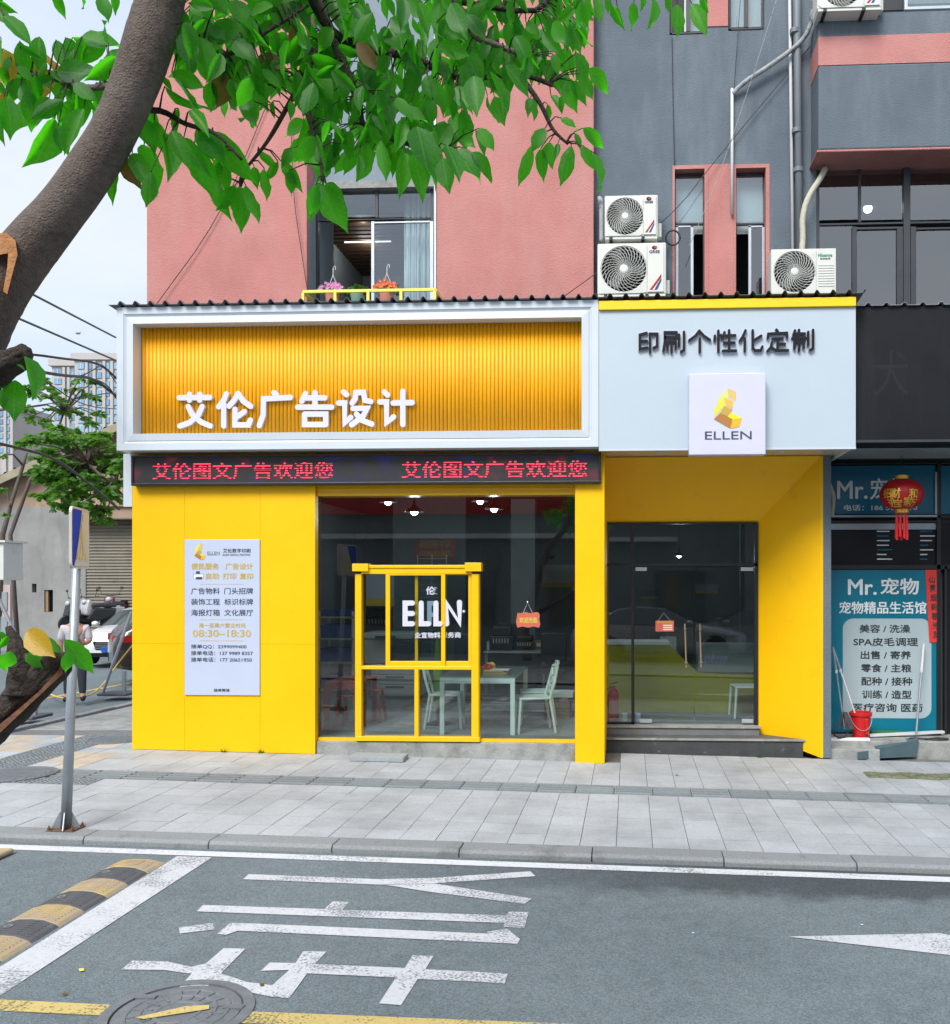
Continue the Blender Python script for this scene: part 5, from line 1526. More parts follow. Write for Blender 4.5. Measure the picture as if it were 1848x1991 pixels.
# ================================================================ shop interior
FZ = zS + .0
room2 = thing('shop_interior', 'dim grey shop room behind the big glass window', 'room', (-2, 4, FZ))
ix0, ix1, iy1, iz1 = xPL + .161, xER + .03, 9.2, 3.66
MB().box(ix0, xCR - .05, .421, iy1, FZ - .12, FZ - .001).build('floor', M['int_floor'], room2)
MB().box(xCR - .05, ix1, YD + .401, iy1, FZ - .12, FZ - .001).build('floor', M['int_floor'], room2)
MB().box(ix0, ix1, iy1, iy1 + .1, FZ - .1, iz1).build('back_wall', M['int_wall'], room2)
MB().box(ix1 + .001, ix1 + .1, YD + .05, iy1, FZ - .1, iz1).build('side_wall', M['int_wall'], room2)
MB().box(ix0, xCR - .05, .31, iy1 + .1, iz1, iz1 + .1).build('ceiling', M['int_dark'], room2)
MB().box(xCR - .05, ix1 + .1, YD + .05, iy1 + .1, iz1, iz1 + .1).build('ceiling', M['int_dark'], room2)
MB().box(-2.2, -1.75, 5.8, 6.2, FZ, iz1 - .001).build('column', M['int_wall'], room2)
MB().box(-4.2, -2.9, 5.0, 5.08, FZ, iz1 - .001).build('partition', pm('dark partition', (.10, .115, .125), .8), room2)
# floor rug stripes in front of the copier
for k in range(3):
    MB().box(-3.2 + k * .5, -2.9 + k * .5, 1.0, 4.0, FZ, FZ + .004, Matrix.Translation((0, 0, 0)) @ Matrix.Rotation(R(0), 4, 'Z')).build('floor_strip', M['concrete'], room2)
def table(label, x0, x1, y0, y1, h, legm, topm, name='table'):
    t_ = thing(name, label, 'table', ((x0 + x1) / 2, (y0 + y1) / 2, FZ))
    MB().box(x0, x1, y0, y1, FZ + h - .03, FZ + h - .012).build('apron', legm, t_)
    MB().box(x0 - .01, x1 + .01, y0 - .01, y1 + .01, FZ + h - .0115, FZ + h).build('top', topm, t_)
    for xx in (x0, x1 - .055):
        for yy in (y0, y1 - .055):
            MB().box(xx, xx + .055, yy, yy + .055, FZ, FZ + h - .0305).build('leg', legm, t_)
    MB().box(x0 + .056, x1 - .056, y0 + .001, y0 + .05, FZ + h - .09, FZ + h - .0305).build('rail', legm, t_)
    return t_
tbx0, tbx1 = X(855, .45), X(1001, .45)
table('mint white table with glass top close behind the shop window', tbx0, tbx1, .46, 1.9, .74, M['mint'], pm('green glass top', (.10, .17, .155), .12, var=.05))
def chair(label, x, y, rz):
    t_ = thing('chair', label, 'chair', (x, y, FZ), rz, 'mint plastic chairs')
    m_ = M['mint']
    MB().box(-.21, .21, -.20, .21, .43, .455).build('seat', m_, t_, local=True, bevel=.012)
    for sx in (-1, 1):
        MB().tube([(sx * .19, -.18, .43), (sx * .205, -.21, 0)], [.02, .016], 8).build('leg', m_, t_, local=True)
        MB().tube([(sx * .18, .20, .44), (sx * .20, .27, 0)], [.02, .016], 8).build('leg', m_, t_, local=True)
        MB().tube([(sx * .18, .20, .45), (sx * .185, .25, .62), (sx * .15, .30, .83)], [.02, .02, .017], 8).build('back_post', m_, t_, local=True)
    br = MB()
    br.tube([(-.15, .30, .83), (0, .315, .84), (.15, .30, .83)], .02, 8)
    br.tube([(-.18, .27, .68), (.05, .285, .74), (.15, .30, .82)], .016, 8); br.tube([(.18, .27, .66), (-.05, .28, .70), (-.15, .295, .80)], .016, 8)
    br.tube([(-.18, .245, .58), (.18, .245, .58)], .016, 8)
    br.build('back_lattice', m_, t_, local=True)
    return t_
chair('mint plastic chair tucked at the table, lattice back to the glass room', X(1035, .75), .80, R(-75))
chair('second mint plastic chair behind the first on the table side', X(1040, 1.35), 1.45, R(-80))
chair('mint plastic chair on the other side of the table, seat towards the table', X(866, 1.0), 1.1, R(95))
chair('mint plastic chair standing behind the glass entrance door', X(1452, 2.2), 2.2, R(-85))
# things on the table
bk = thing('book_stack', 'yellow and orange booklets stacked on the table', 'books', (X(965, .9), .9, FZ + .741))
for k, (mt, w_, ox) in enumerate(((M['sign_yellow'], .30, 0), (M['salmon_sign'], .28, .02), (M['yellow_cap'], .26, -.02), (M['paper'], .24, .05))):
    c0 = X(965, .9) + ox
    MB().box(c0 - w_ / 2, c0 + w_ / 2, .80, 1.0, FZ + .741 + k * .012, FZ + .752 + k * .012).build('book', mt, bk)
for (px_, mt, nm, lab) in ((948, M['red'], 'plastic_bag', 'crumpled red bag beside the booklets on the table'), (955, M['yellow_cap'], 'plastic_bag', 'crumpled yellow bag behind the red bag on the table')):
    yy = 1.0 if mt is M['red'] else 1.2
    p = Vector((X(px_, yy), yy, FZ + .742))
    mb = MB(); mb.ball((0, 0, .05), .075, 12, 1.0, .8, .75)
    rnd = random.Random(px_)
    mb.v = [tuple(Vector(v) * rnd.uniform(.82, 1.15)) for v in mb.v]
    o = mb.build(nm, mt); o.location = p; tag(o, lab, 'bag', 'bags on the table')
# red stools and red table at the left
def stool(label, x, y, h=.45, m_=None):
    t_ = thing('stool', label, 'stool', (x, y, FZ), group='red brown stools')
    m_ = m_ or M['red_wood']
    MB().box(-.15, .15, -.15, .15, h - .03, h).build('seat', m_, t_, local=True, bevel=.012)
    for sx in (-1, 1):
        for sy in (-1, 1):
            MB().bar((sx * .11, sy * .11, h - .031), (sx * .155, sy * .155, 0), .035, .035, (0, 1, 0)).build('leg', m_, t_, local=True)
    for sx in (-1, 1):
        MB().bar((sx * .13, -.13, h * .45), (sx * .13, .13, h * .45), .02, .03).build('stretcher', m_, t_, local=True)
    return t_
stool('red brown stool nearer the yellow frame post behind glass', X(682, .95), .95)
stool('darker red stool behind the other one, by the copier', X(722, 1.5), 1.55)
table('small red table at the left end of the shop window', X(633, .8), X(700, .8), .75, 1.6, .62, M['red_wood'], M['red_wood'], 'side_table')
# copier
cx0, cx1, cyy = X(722, 3.8), X(816, 3.8), 3.8
cp = thing('copier', 'large pale office copier with drawers behind the yellow frame', 'copier', ((cx0 + cx1) / 2, 4.1, FZ))
MB().box(cx0, cx1, cyy, cyy + .7, FZ + .06, FZ + .58).build('cabinet', M['machine'], cp, bevel=.01)
for k in range(3):
    MB().box(cx0 + .03, cx1 - .03, cyy - .018, cyy - .001, FZ + .09 + k * .165, FZ + .24 + k * .165).build('drawer', M['machine'], cp, bevel=.008)
    MB().box(cx0 + .25, cx1 - .25, cyy - .03, cyy - .019, FZ + .20 + k * .165, FZ + .222 + k * .165).build('drawer_handle', M['machine_dark'], cp)
MB().box(cx0 - .12, cx0 + .33, cyy, cyy + .65, FZ + .59, FZ + 1.0).build('engine', M['machine'], cp, bevel=.015)
MB().box(cx0 + .331, cx1 - .12, cyy - .02, cyy + .6, FZ + .59, FZ + .92).build('output_bay', M['machine_dark'], cp, bevel=.01)
MB().box(cx0 - .14, cx1 - .1, cyy - .03, cyy + .65, FZ + 1.001, FZ + 1.1).build('scanner', M['machine'], cp, bevel=.015)
MB().box(cx0 + .1, cx0 + .42, cyy - .12, cyy - .031, FZ + 1.02, FZ + 1.05).build('control_panel', M['machine_dark'], cp)
MB().box(cx1 - .119, cx1 + .25, cyy + .05, cyy + .5, FZ + .59, FZ + .66).build('paper_tray', M['machine'], cp)
# desks with equipment
def desk(label, x0, x1, y0, y1, h=.74):
    t_ = thing('desk', label, 'desk', ((x0 + x1) / 2, y0, FZ), group='dark work desks')
    MB().box(x0, x1, y0, y1, FZ + h - .03, FZ + h).build('top', M['machine'], t_)
    for xx in (x0 + .02, x1 - .07):
        for yy in (y0 + .02, y1 - .07):
            MB().box(xx, xx + .05, yy, yy + .05, FZ, FZ + h - .031).build('leg', M['int_wall'], t_)
    return t_
d1 = desk('long grey work desk at the back right of the shop', X(940, 4.6), X(1062, 4.6), 4.6, 5.4)
desk('grey work desk behind the glass door with machines', X(1185, 4.4), X(1320, 4.4), 4.4, 5.1)
eqr = random.Random(3)
for (px_, y_, w_, h_, d_, lab) in ((975, 4.8, .42, .42, .4, 'black desktop printer with vents on the back desk'), (905, 4.6, .3, .55, .4, 'dark paper cutter machine standing beside the back desk'), (1020, 4.9, .36, .25, .3, 'low dark machine at the end of the back desk'), (1240, 4.6, .5, .3, .4, 'dark machine on the desk behind the glass door'), (735, 5.6, .5, .4, .4, 'dark printer on the shelf behind the copier')):
    zz = FZ + (.741 if px_ not in (905, 735) else .35 if px_ == 905 else 1.05)
    t_ = thing('office_machine', lab, 'machine', (X(px_, y_), y_, zz), group='dark office machines')
    x_ = X(px_, y_)
    MB().box(x_ - w_ / 2, x_ + w_ / 2, y_, y_ + d_, zz, zz + h_ * .6).build('body', M['machine_dark'], t_, bevel=.02)
    MB().box(x_ - w_ * .4, x_ + w_ * .4, y_ + .02, y_ + d_ - .02, zz + h_ * .6, zz + h_).build('lid', M['machine_dark'], t_, bevel=.03)
    for k in range(6):
        MB().box(x_ - w_ * .35 + k * w_ * .12, x_ - w_ * .30 + k * w_ * .12, y_ - .004, y_ + .01, zz + h_ * .3, zz + h_ * .5).build('vent', M['machine'], t_)
for (px_, y_, lab) in ((905, 3.6, 'black office chair beside the copier'), (1075, 3.9, 'black office chair pushed to the back right desk'), (1390, 3.8, 'black office chair behind the door handles')):
    x_ = X(px_, y_)
    t_ = thing('office_chair', lab, 'chair', (x_, y_, FZ), group='black office chairs')
    MB().box(x_ - .24, x_ + .24, y_ - .22, y_ + .24, FZ + .45, FZ + .53).build('seat', M['machine_dark'], t_, bevel=.03)
    MB().box(x_ - .22, x_ + .22, y_ + .2, y_ + .27, FZ + .6, FZ + 1.1).build('backrest', M['machine_dark'], t_, bevel=.03)
    MB().tube([(x_, y_, FZ + .08), (x_, y_, FZ + .45)], .03, 8).build('stem', M['chrome'], t_)
    for k in range(5):
        a_ = 2 * PI * k / 5
        MB().bar((x_, y_, FZ + .09), (x_ + .28 * math.cos(a_), y_ + .28 * math.sin(a_), FZ + .05), .04, .03).build('base_arm', M['machine_dark'], t_)
# shelf with blue bins
sh = thing('storage_shelf', 'pale steel shelf at the left end of the shop', 'shelf', (X(640, 2.4), 2.4, FZ))
sx0, sx1 = X(618, 2.3), X(688, 2.3)
for zz in (.35, .75, 1.1, 1.42):
    MB().box(sx0, sx1, 2.3, 2.8, FZ + zz - .025, FZ + zz).build('board', M['alu'], sh)
for xx in (sx0, sx1 - .03):
    for yy in (2.3, 2.77):
        MB().box(xx, xx + .03, yy, yy + .03, FZ, FZ + 1.5).build('upright', M['pipe_white'], sh)
k_ = 0
for zz in (.35, .75, 1.1, 1.42):
    for i in range(2):
        w_ = (sx1 - sx0 - .1) / 2
        xx = sx0 + .04 + i * (w_ + .01)
        hh = .2 if zz < 1.4 else .1
        t_ = thing('storage_bin', 'blue storage bin on the shelf, %s row, %s' % ({.35: 'bottom', .75: 'second', 1.1: 'third', 1.42: 'top'}[zz], ('outer side' if i == 0 else 'inner side')), 'bin', (xx + w_ / 2, 2.5, FZ + zz), group='blue storage bins')
        mb = MB()
        mb.box(xx, xx + w_, 2.32, 2.34, FZ + zz + .001, FZ + zz + hh); mb.box(xx, xx + w_, 2.7, 2.72, FZ + zz + .001, FZ + zz + hh)
        mb.box(xx, xx + .02, 2.341, 2.699, FZ + zz + .001, FZ + zz + hh); mb.box(xx + w_ - .02, xx + w_, 2.341, 2.699, FZ + zz + .001, FZ + zz + hh)
        mb.box(xx + .021, xx + w_ - .021, 2.341, 2.699, FZ + zz + .001, FZ + zz + .012)
        mb.build('tub', M['blue'], t_)
        MB().box(xx - .008, xx + w_ + .008, 2.31, 2.318, FZ + zz + hh - .03, FZ + zz + hh).build('lip', M['blue'], t_)
# side window to the street behind the shelf
# carton with papers
px0_, px1_ = X(1058, 1.9), X(1108, 1.9)
ct = thing('carton', 'brown carton on the shop floor with white papers on top', 'carton', ((px0_ + px1_) / 2, 2.1, FZ))
MB().box(px0_, px1_, 1.9, 2.3, FZ, FZ + .30).build('box', M['carton'], ct, bevel=.004)
MB().box(px0_ - .15, px1_ + .05, 1.85, 2.3, FZ + .301, FZ + .36).build('papers', M['paper'], ct, bevel=.004)
# green rolled banner with round base
gp = Vector((X(852, 1.3), 1.3, FZ))
gb = thing('banner_stand', 'furled green banner on a dark round foot behind the table', 'banner', tuple(gp))
MB().lathe([(.18, 0), (.18, .02), (.05, .05), (.02, .06), (.02, .1)], 24, Matrix.Translation(gp)).build('foot', M['black_metal'], gb)
MB().lathe([(.02, .06), (.03, .3), (.075, .42), (.065, .8), (.03, 1.15), (.02, 1.2)], 16, Matrix.Translation(gp)).build('cloth', M['green_fabric'], gb, smooth=True)
# counter behind the door
cA = at(1182, 1275, 3.0)
ctr = thing('counter', 'lime yellow reception counter with slanted grey end behind the door', 'counter', (X(1290, 3), 3, FZ))
pts = [(X(1180, 2.6), FZ), (X(1470, 2.6), FZ), (X(1470, 2.6), FZ + .55), (X(1358, 2.6), FZ + .58), (X(1300, 2.6), FZ + 1.0), (X(1180, 2.6), FZ + 1.0)]
MB().prism(pts, lambda x, z: (x, 2.6, z), lambda x, z: (x, 3.2, z)).build('front', M['lime'], ctr)
MB().box(X(1360, 2.6), X(1472, 2.6), 2.75, 3.2, FZ + .581, FZ + 1.0).build('grey_end', M['int_wall'], ctr)
MB().box(X(1178, 2.6) - .02, X(1302, 2.6), 2.56, 3.25, FZ + 1.001, FZ + 1.04).build('worktop', M['paper'], ctr)
# fire extinguisher + tins beside the door
p = Vector((X(1193, YD + .25), YD + .25, zDB))
ex = thing('fire_extinguisher', 'red fire extinguisher standing behind the door side pane', 'fire extinguisher', tuple(p))
MB().lathe([(.07, 0), (.075, .02), (.075, .36), (.06, .42), (.03, .45), (.03, .48)], 20, Matrix.Translation(p)).build('cylinder', M['red'], ex, smooth=False)
MB().lathe([(.0765, .12), (.0765, .28)], 20, Matrix.Translation(p)).build('label_band', M['salmon_sign'], ex)
MB().bar(p + Vector((-.05, 0, .50)), p + Vector((.06, 0, .53)), .02, .015).build('lever', M['black_metal'], ex)
MB().tube([p + Vector((-.03, -.02, .48)), p + Vector((-.09, -.03, .42)), p + Vector((-.085, -.03, .2))], .01, 6).build('hose', M['cable'], ex)
for (px_, lab) in ((1214, 'small white tin on the floor behind the door side pane'), (1240, 'small pale blue tin behind the door edge')):
    p = Vector((X(px_, YD + .2), YD + .2, zDB))
    o = MB().lathe([(.045, 0), (.05, .01), (.05, .11), (.046, .12), (.0001, .115)], 18, Matrix.Translation(p)).build('tin', M['paper'] if px_ < 1220 else M['board_white'])
    tag(o, lab, 'tin', 'tins by the door')
# pendant lamps
for (px_, py_, y_, lab) in ((755, 977, 2.6, 'lit pendant lamp high behind the shop window, leftmost of four'), (806, 996, 2.0, 'lit pendant lamp above the yellow frame, hanging lower'), (934, 975, 2.8, 'lit pendant lamp behind the butt joint of the shop glass'), (961, 990, 2.1, 'lit black pendant lamp nearest the pillar in the shop window')):
    pendant('pendant_lamp', lab, at(px_, py_, y_), iz1, .9, watts=10)
pendant('ceiling_spot', 'flat lit ceiling lamp behind the door transom', at(1321, 1081, 3.4), iz1, .6, watts=9)
# more of the room: pictures, shelves of stock, screens
for (px_, py_, w_, h_, lab, mt) in ((740, 1140, .5, .7, 'pale poster on the dark partition behind the yellow frame', 'board_white'), (1090, 1120, .8, .5, 'white planning board on the back wall near the pillar', 'paper'), (1262, 1155, .4, .2, 'blue and yellow sticker sheet on the wall behind the door', 'teal2'), (1375, 1145, .5, .2, 'pale blue sticker sheet on the wall behind the door handles', 'board_white')):
    y_ = 4.98 if px_ == 740 else 9.18
    p = at(px_, py_, y_)
    t_ = thing('wall_poster', lab, 'poster', tuple(p), group='posters inside the shop')
    MB().box(p.x - w_ / 2, p.x + w_ / 2, y_ - .02, y_ - .005, p.z - h_ / 2, p.z + h_ / 2).build('sheet', M[mt], t_)
    MB().box(p.x - w_ / 2, p.x + w_ / 2, y_ - .026, y_ - .021, p.z - h_ / 2, p.z - h_ / 2 + h_ * .2).build('printed_band', M['sign_yellow'], t_)
rb2 = thing('wire_rack', 'tall wire display rack behind the white window letters', 'rack', (X(830, 4.4), 4.4, FZ))
for k in range(14):
    zz = FZ + .9 + k * .11
    MB().box(X(812, 4.4), X(868, 4.4), 4.4, 4.408, zz, zz + .008).build('wire', M['galv'], rb2)
for px_ in (812, 840, 868): MB().box(X(px_, 4.4) - .006, X(px_, 4.4) + .006, 4.41, 4.422, FZ, FZ + 2.4).build('upright', M['galv'], rb2)
rs = random.Random(31)
stk = ('white paper reams', 'brown parcel box', 'blue file box', 'grey storage box')
spots = ((962, 4.9, 'at the near end of the back desk'), (1050, 5.0, 'at the far end of the back desk'), (1200, 4.6, 'at the left end of the desk behind the door'), (1300, 4.7, 'at the right end of the desk behind the door'))
for i, (px_, y_, wh) in enumerate(spots):
    x_ = X(px_, y_); mt = (M['paper'], M['carton'], M['blue'], M['machine'])[i]
    t_ = thing('stock_box', stk[i] + ' ' + wh, 'box', (x_, y_, FZ + .741), group='boxes on the work desks')
    h_ = rs.uniform(.15, .3)
    MB().box(x_ - .14, x_ + .14, y_, y_ + .25, FZ + .741, FZ + .741 + h_).build('box', mt, t_, bevel=.006)
    MB().box(x_ - .06, x_ + .06, y_ - .003, y_ - .001, FZ + .80, FZ + .86).build('label_patch', M['print_white'], t_)
for (px_, y_, lab) in ((1000, 5.0, 'dark monitor on the back desk between the boxes'), (1265, 4.75, 'dark monitor on the desk behind the door')):
    x_ = X(px_, y_); zz = FZ + .741
    t_ = thing('monitor', lab, 'monitor', (x_, y_, zz), group='monitors on the work desks')
    MB().box(x_ - .27, x_ + .27, y_, y_ + .03, zz + .12, zz + .46).build('screen', M['machine_dark'], t_, bevel=.006)
    MB().box(x_ - .03, x_ + .03, y_ + .031, y_ + .06, zz + .01, zz + .3).build('neck', M['machine_dark'], t_)
    MB().box(x_ - .12, x_ + .12, y_ - .02, y_ + .15, zz, zz + .012).build('foot', M['machine_dark'], t_)
# welcome sign hanging on the glass
ws = thing('welcome_sign', 'small wavy red sign with yellow characters hanging on the shop glass', 'sign', tuple(at(1030, 1212, .09)))
Z6b = Zw(600, 920, 3.08)
outl = []
x0, y0, x1, y1 = 1260, 852, 1400, 942
n = 8
def wv(i): return 4 * math.sin(i * 1.57)
for i in range(n + 1): outl.append((x0 + 6 + (x1 - x0 - 12) * i / n, y0 + wv(i)))
for i in range(1, 5): outl.append((x1 + wv(i + 1) * .8, y0 + (y1 - y0) * i / 5))
for i in range(n, -1, -1): outl.append((x0 + 6 + (x1 - x0 - 12) * i / n, y1 - 4 + wv(i + 1)))
for i in range(4, 0, -1): outl.append((x0 + wv(i) * .8, y0 + (y1 - y0) * i / 5))
pw = [at(*Z6b(*q), .09) for q in outl]
MB().prism([(q.x, q.z) for q in pw], lambda x, z: (x, .09, z), lambda x, z: (x, .10, z)).build('board', M['salmon_sign'], ws)
ptext('欢迎光临', *Z6b(1278, 880), *Z6b(1385, 914), .0885, M['sign_yellow'], ws, bold=.002)
MB().tube([at(*Z6b(1298, 858), .095), at(*Z6b(1327, 792), .095), at(*Z6b(1358, 858), .095)], .0025, 5).build('string', M['pipe_white'], ws)
MB().ball(at(*Z6b(1327, 788), .09), .012, 10).build('hook', M['chrome'], ws)

# ================================================================ neighbouring pet shop
YPT = 1.55
pet = thing('pet_shop', 'dark pet shop front with turquoise posters beside the yellow entrance', 'shop front', (5, YPT, 0))
pgx0 = xER + .135
zPF = Zp(1427, YPT, 1700)
MB().box(pgx0, 12, .98, YPT + .5, gz(4) - .3, zPF).build('platform', M['concrete'], pet, bevel=.012)
MB().box(X(1592, .95) , X(1613, .95), .93, YPT + .2, gz(3) - .05, 4.6).build('pillar', M['grey_wall'], pet, bevel=.01)
MB().box(pgx0, 12, YPT + .06, YPT + .2, zPF, 3.9).build('back_wall', M['int_dark'], pet)
fx = YPT
def pb(px0, px1, py0, py1, y0, y1, nm, mat, b=0.0):
    a = at(px0, py1, fx); c = at(px1, py0, fx)
    return MB().box(a.x, c.x, y0, y1, a.z, c.z).build(nm, mat, pet, bevel=b)
for q_ in ((1606, 1613, 898, 1428), (1821, 1829, 898, 1428), (1613, 2000, 898, 904), (1613, 2000, 1001, 1008), (1613, 1821, 1012, 1017), (1613, 2000, 1098, 1107), (1836, 1841, 1100, 1428), (1613, 1821, 1424, 1429)):
    pb(*q_, fx - .03, fx + .05, 'frame_bar', M['black_metal'], .003)
pb(1613, 1821, 1001.5, 1006, fx - .045, fx - .031, 'chrome_strip', M['galv']); pb(1817, 1821, 918, 1000, fx - .04, fx - .031, 'chrome_strip', M['galv']); pb(1613, 1822, 1017.5, 1030, fx + .0, fx + .02, 'shutter_box', M['galv'])
pb(1613, 1821, 1031, 1098, fx + .005, fx + .02, 'menu_panel', M['letter_black']); pb(1829, 2000, 1017, 1098, fx + .005, fx + .02, 'menu_panel', M['letter_black'])
pb(1841, 2000, 1107, 1428, fx + .01, fx + .02, 'door_pane', M['letter_black'])
rt = random.Random(11)
for k in range(14):
    xx = 1706 if k % 2 else 1790
    yy = 1032 + (k // 2) * 9
    w_ = rt.uniform(12, 34)
    a_, c_ = at(xx, yy + 2.2, fx), at(min(xx + w_, 1819), yy, fx)
    MB().face([(a_.x, fx + .003, a_.z), (c_.x, fx + .003, a_.z), (c_.x, fx + .003, c_.z), (a_.x, fx + .003, c_.z)]).build('menu_line', M['print_white'] if k % 3 else M['teal'], pet)
up = thing('poster', 'petrol blue shop poster with white lettering above the menu panel', 'poster', tuple(at(1716, 1000, fx)), group='pet shop posters')
a, c = at(1613, 1000, fx), at(1819, 905, fx)
MB().box(a.x, c.x, fx - .012, fx - .002, a.z, c.z).build('sheet', M['teal'], up)
PW = M['print_white']
ptext('Mr.', 1629, 935, 1687, 970, fx - .014, PW, up, bold=.005)
ptext('宠物', 1693, 930, 1765, 972, fx - .014, PW, up, bold=.005)
ptext('电话：186 5090  10', 1642, 981, 1784, 993, fx - .014, PW, up, bold=.002)
up2 = thing('poster', 'petrol blue poster panel cut by the picture edge', 'poster', tuple(at(1840, 1000, fx)), group='pet shop posters')
a, c = at(1830, 1000, fx), at(2000, 905, fx)
MB().box(a.x, c.x, fx - .012, fx - .002, a.z, c.z).build('sheet', M['teal'], up2)
lp = thing('poster', 'tall turquoise poster listing pet services on a pale rounded panel', 'poster', tuple(at(1720, 1424, fx)), group='pet shop posters')
a, c = at(1614, 1424, fx), at(1821, 1108, fx)
MB().box(a.x, c.x, fx - .012, fx - .002, a.z, c.z).build('sheet', M['teal2'], lp)
Z8 = Zw(1540, 860, 3.111)
a, c = at(*Z8(330, 1685), fx), at(*Z8(868, 1083), fx)
rr = .14
op_ = []
for (cx_, cz_, a0) in ((c.x - rr, a.z + rr, -90), (c.x - rr, c.z - rr, 0), (a.x + rr, c.z - rr, 90), (a.x + rr, a.z + rr, 180)):
    for k in range(7): op_.append((cx_ + rr * math.cos(R(a0 + 15 * k)), cz_ + rr * math.sin(R(a0 + 15 * k))))
MB().face([(x, fx - .0135, z) for x, z in op_]).build('pale_panel', M['poster_pale'], lp)
def l8(s, x0, y0, x1, y1, mt, b=.003):
    ptext(s, *Z8(x0, y0), *Z8(x1, y1), fx - .015, mt, lp, bold=b)
BP = M['black_print']
l8('Mr.', 365, 845, 535, 938, PW, .006); l8('宠物', 562, 838, 792, 935, PW, .006); l8('宠物精品生活馆', 310, 980, 838, 1052, PW, .004)
for i, (s, x0, x1) in enumerate((('美容 / 洗澡', 434, 740), ('SPA皮毛调理', 397, 787), ('出售 / 寄养', 441, 745), ('零食 / 主粮', 443, 747), ('配种 / 接种', 445, 752), ('训练 / 造型', 450, 748), ('医疗咨询 医药', 392, 815))):
    l8(s, x0, 1120 + i * 80, x1, 1168 + i * 80, BP, .003)
cpl = thing('couplet', 'vertical red paper couplet with dark characters pasted beside the poster', 'couplet', tuple(at(1814, 1250, fx - .02)))
qs = [at(*Z8(*q_), fx - .02) for q_ in ((832, 786), (908, 786), (921, 1228), (858, 1228))]
MB().prism([(q_.x, q_.z) for q_ in qs], lambda x, z: (x, fx - .024, z), lambda x, z: (x, fx - .019, z)).build('paper', M['red_paper'], cpl)
for i, ch in enumerate('山霁烟新春光发'):
    ptext(ch, *Z8(858 + i * 3.5, 822 + i * 56), *Z8(892 + i * 3.5, 866 + i * 56), fx - .026, M['black_print'], cpl, bold=.002)
# black sign box of the neighbour
nbx0 = sR + .012
nz0, nz1 = Zp(856, -.05, 1700), Zp(597, -.05, 1700)
nbs = thing('blank_sign_box', 'long black blank sign box above the pet shop', 'sign', (4, 0, nz0))
MB().box(nbx0, 12, -.06, .6, nz0, nz1).build('box', pm('stained black sheet', (.006, .0075, .011), .5, var=.2, vscale=3, spec=.25, dirt=(.016, .018, .022), dscale=3, dlo=.55, dhi=.8, tilt=(1, 1, .12)), nbs, bevel=.004)
ptext('犬', 1700, 680, 1768, 770, -.0612, pm('ghost letter', (.012, .014, .018), .5, spec=.25), nbs, bold=0)
MB().box(nbx0 - .3, 12, .601, YPT + .3, nz0 + .0, nz0 + .03).build('soffit', M['int_wall'], nbs)
MB().box(nbx0 - .02, 12, -.09, -.061, nz0 - .03, nz0 - .001).build('bottom_trim', M['dark_frame'], nbs)
wcr = MB(); vs = []; xs = []
x = nbx0
while x < 7: xs += [(x, 0), (x + .14, 0), (x + .165, .03), (x + .19, .03)]; x += .21
for k, (x_, h) in enumerate(xs):
    for y_ in (-.1, .6):
        vs += [(x_, y_, nz1 + .005 + h), (x_, y_, nz1 + .009 + h)]
fs = []
for k in range(len(xs) - 1):
    a, b = 4 * k, 4 * k + 4
    fs += [(a, b, b + 2, a + 2), (a + 1, a + 3, b + 3, b + 1), (a, a + 1, b + 1, b)]
wcr.add(vs, fs).build('cap_sheet', M['galv'], nbs)
# taped pipe dropping beside the pet shop
pipe('insulated_pipe', 'cream taped pipe dropping between the yellow entrance and the pet shop', [at(1607, 895, 1.3), at(1608, 930, 1.3), at(1616, 950, 1.35), at(1622, 965, 1.4), at(1618, 1002, 1.45)], .03, M['pipe_wrap'])
# red lantern
lc = at(1754, 961, .75); s_ = 11.55 / FPX
ln = thing('lantern', 'round red festival lantern with gold characters and tassels before the pet shop', 'lantern', tuple(lc))
n = 28; vs = []; fs = []
prof = [(.018, 30), (.07, 29.5), (.16, 26), (.225, 18), (.262, 8), (.27, 0), (.262, -8), (.225, -18), (.16, -26), (.07, -29.5), (.018, -30)]
T_ = Matrix.Translation(lc)
for (r_, h_) in prof:
    for k in range(n * 2):
        a_ = PI * k / n
        q_ = r_ * (1.0 if k % 2 else .965)
        vs.append(T_ @ Vector((q_ * math.cos(a_), q_ * math.sin(a_), h_ * s_)))
for i in range(len(prof) - 1):
    for k in range(2 * n):
        a_, b_ = i * 2 * n + k, i * 2 * n + (k + 1) % (2 * n)
        fs.append((a_, b_, b_ + 2 * n, a_ + 2 * n))
MB().add(vs, fs).build('globe', pm('red lantern silk', (.42, .008, .012), .5, var=.1), ln, smooth=True)
for sgn in (1, -1):
    MB().lathe([(.085, 0), (.085, .05 * sgn), (.06, .055 * sgn), (.0001, .055 * sgn)], 20, Matrix.Translation(lc + Vector((0, 0, sgn * 28 * s_)))).build('cap', M['gold'], ln)
MB().tube([lc + Vector((-.012, 0, .2)), lc + Vector((-.012, 0, .49))], .003, 5).build('cord', M['cable'], ln); MB().tube([lc + Vector((.014, 0, .2)), lc + Vector((.014, 0, .49))], .003, 5).build('cord', M['cable'], ln)
for k in range(9):
    a_ = 2 * PI * k / 9
    p = lc + Vector((.065 * math.cos(a_), .065 * math.sin(a_), -33 * s_))
    MB().tube([p, p + Vector((0, 0, -.1)), p + Vector((.004 * math.cos(a_), 0, -.32 - .02 * (k % 3)))], [.004, .012, .016], 6).build('tassel', M['red'], ln)
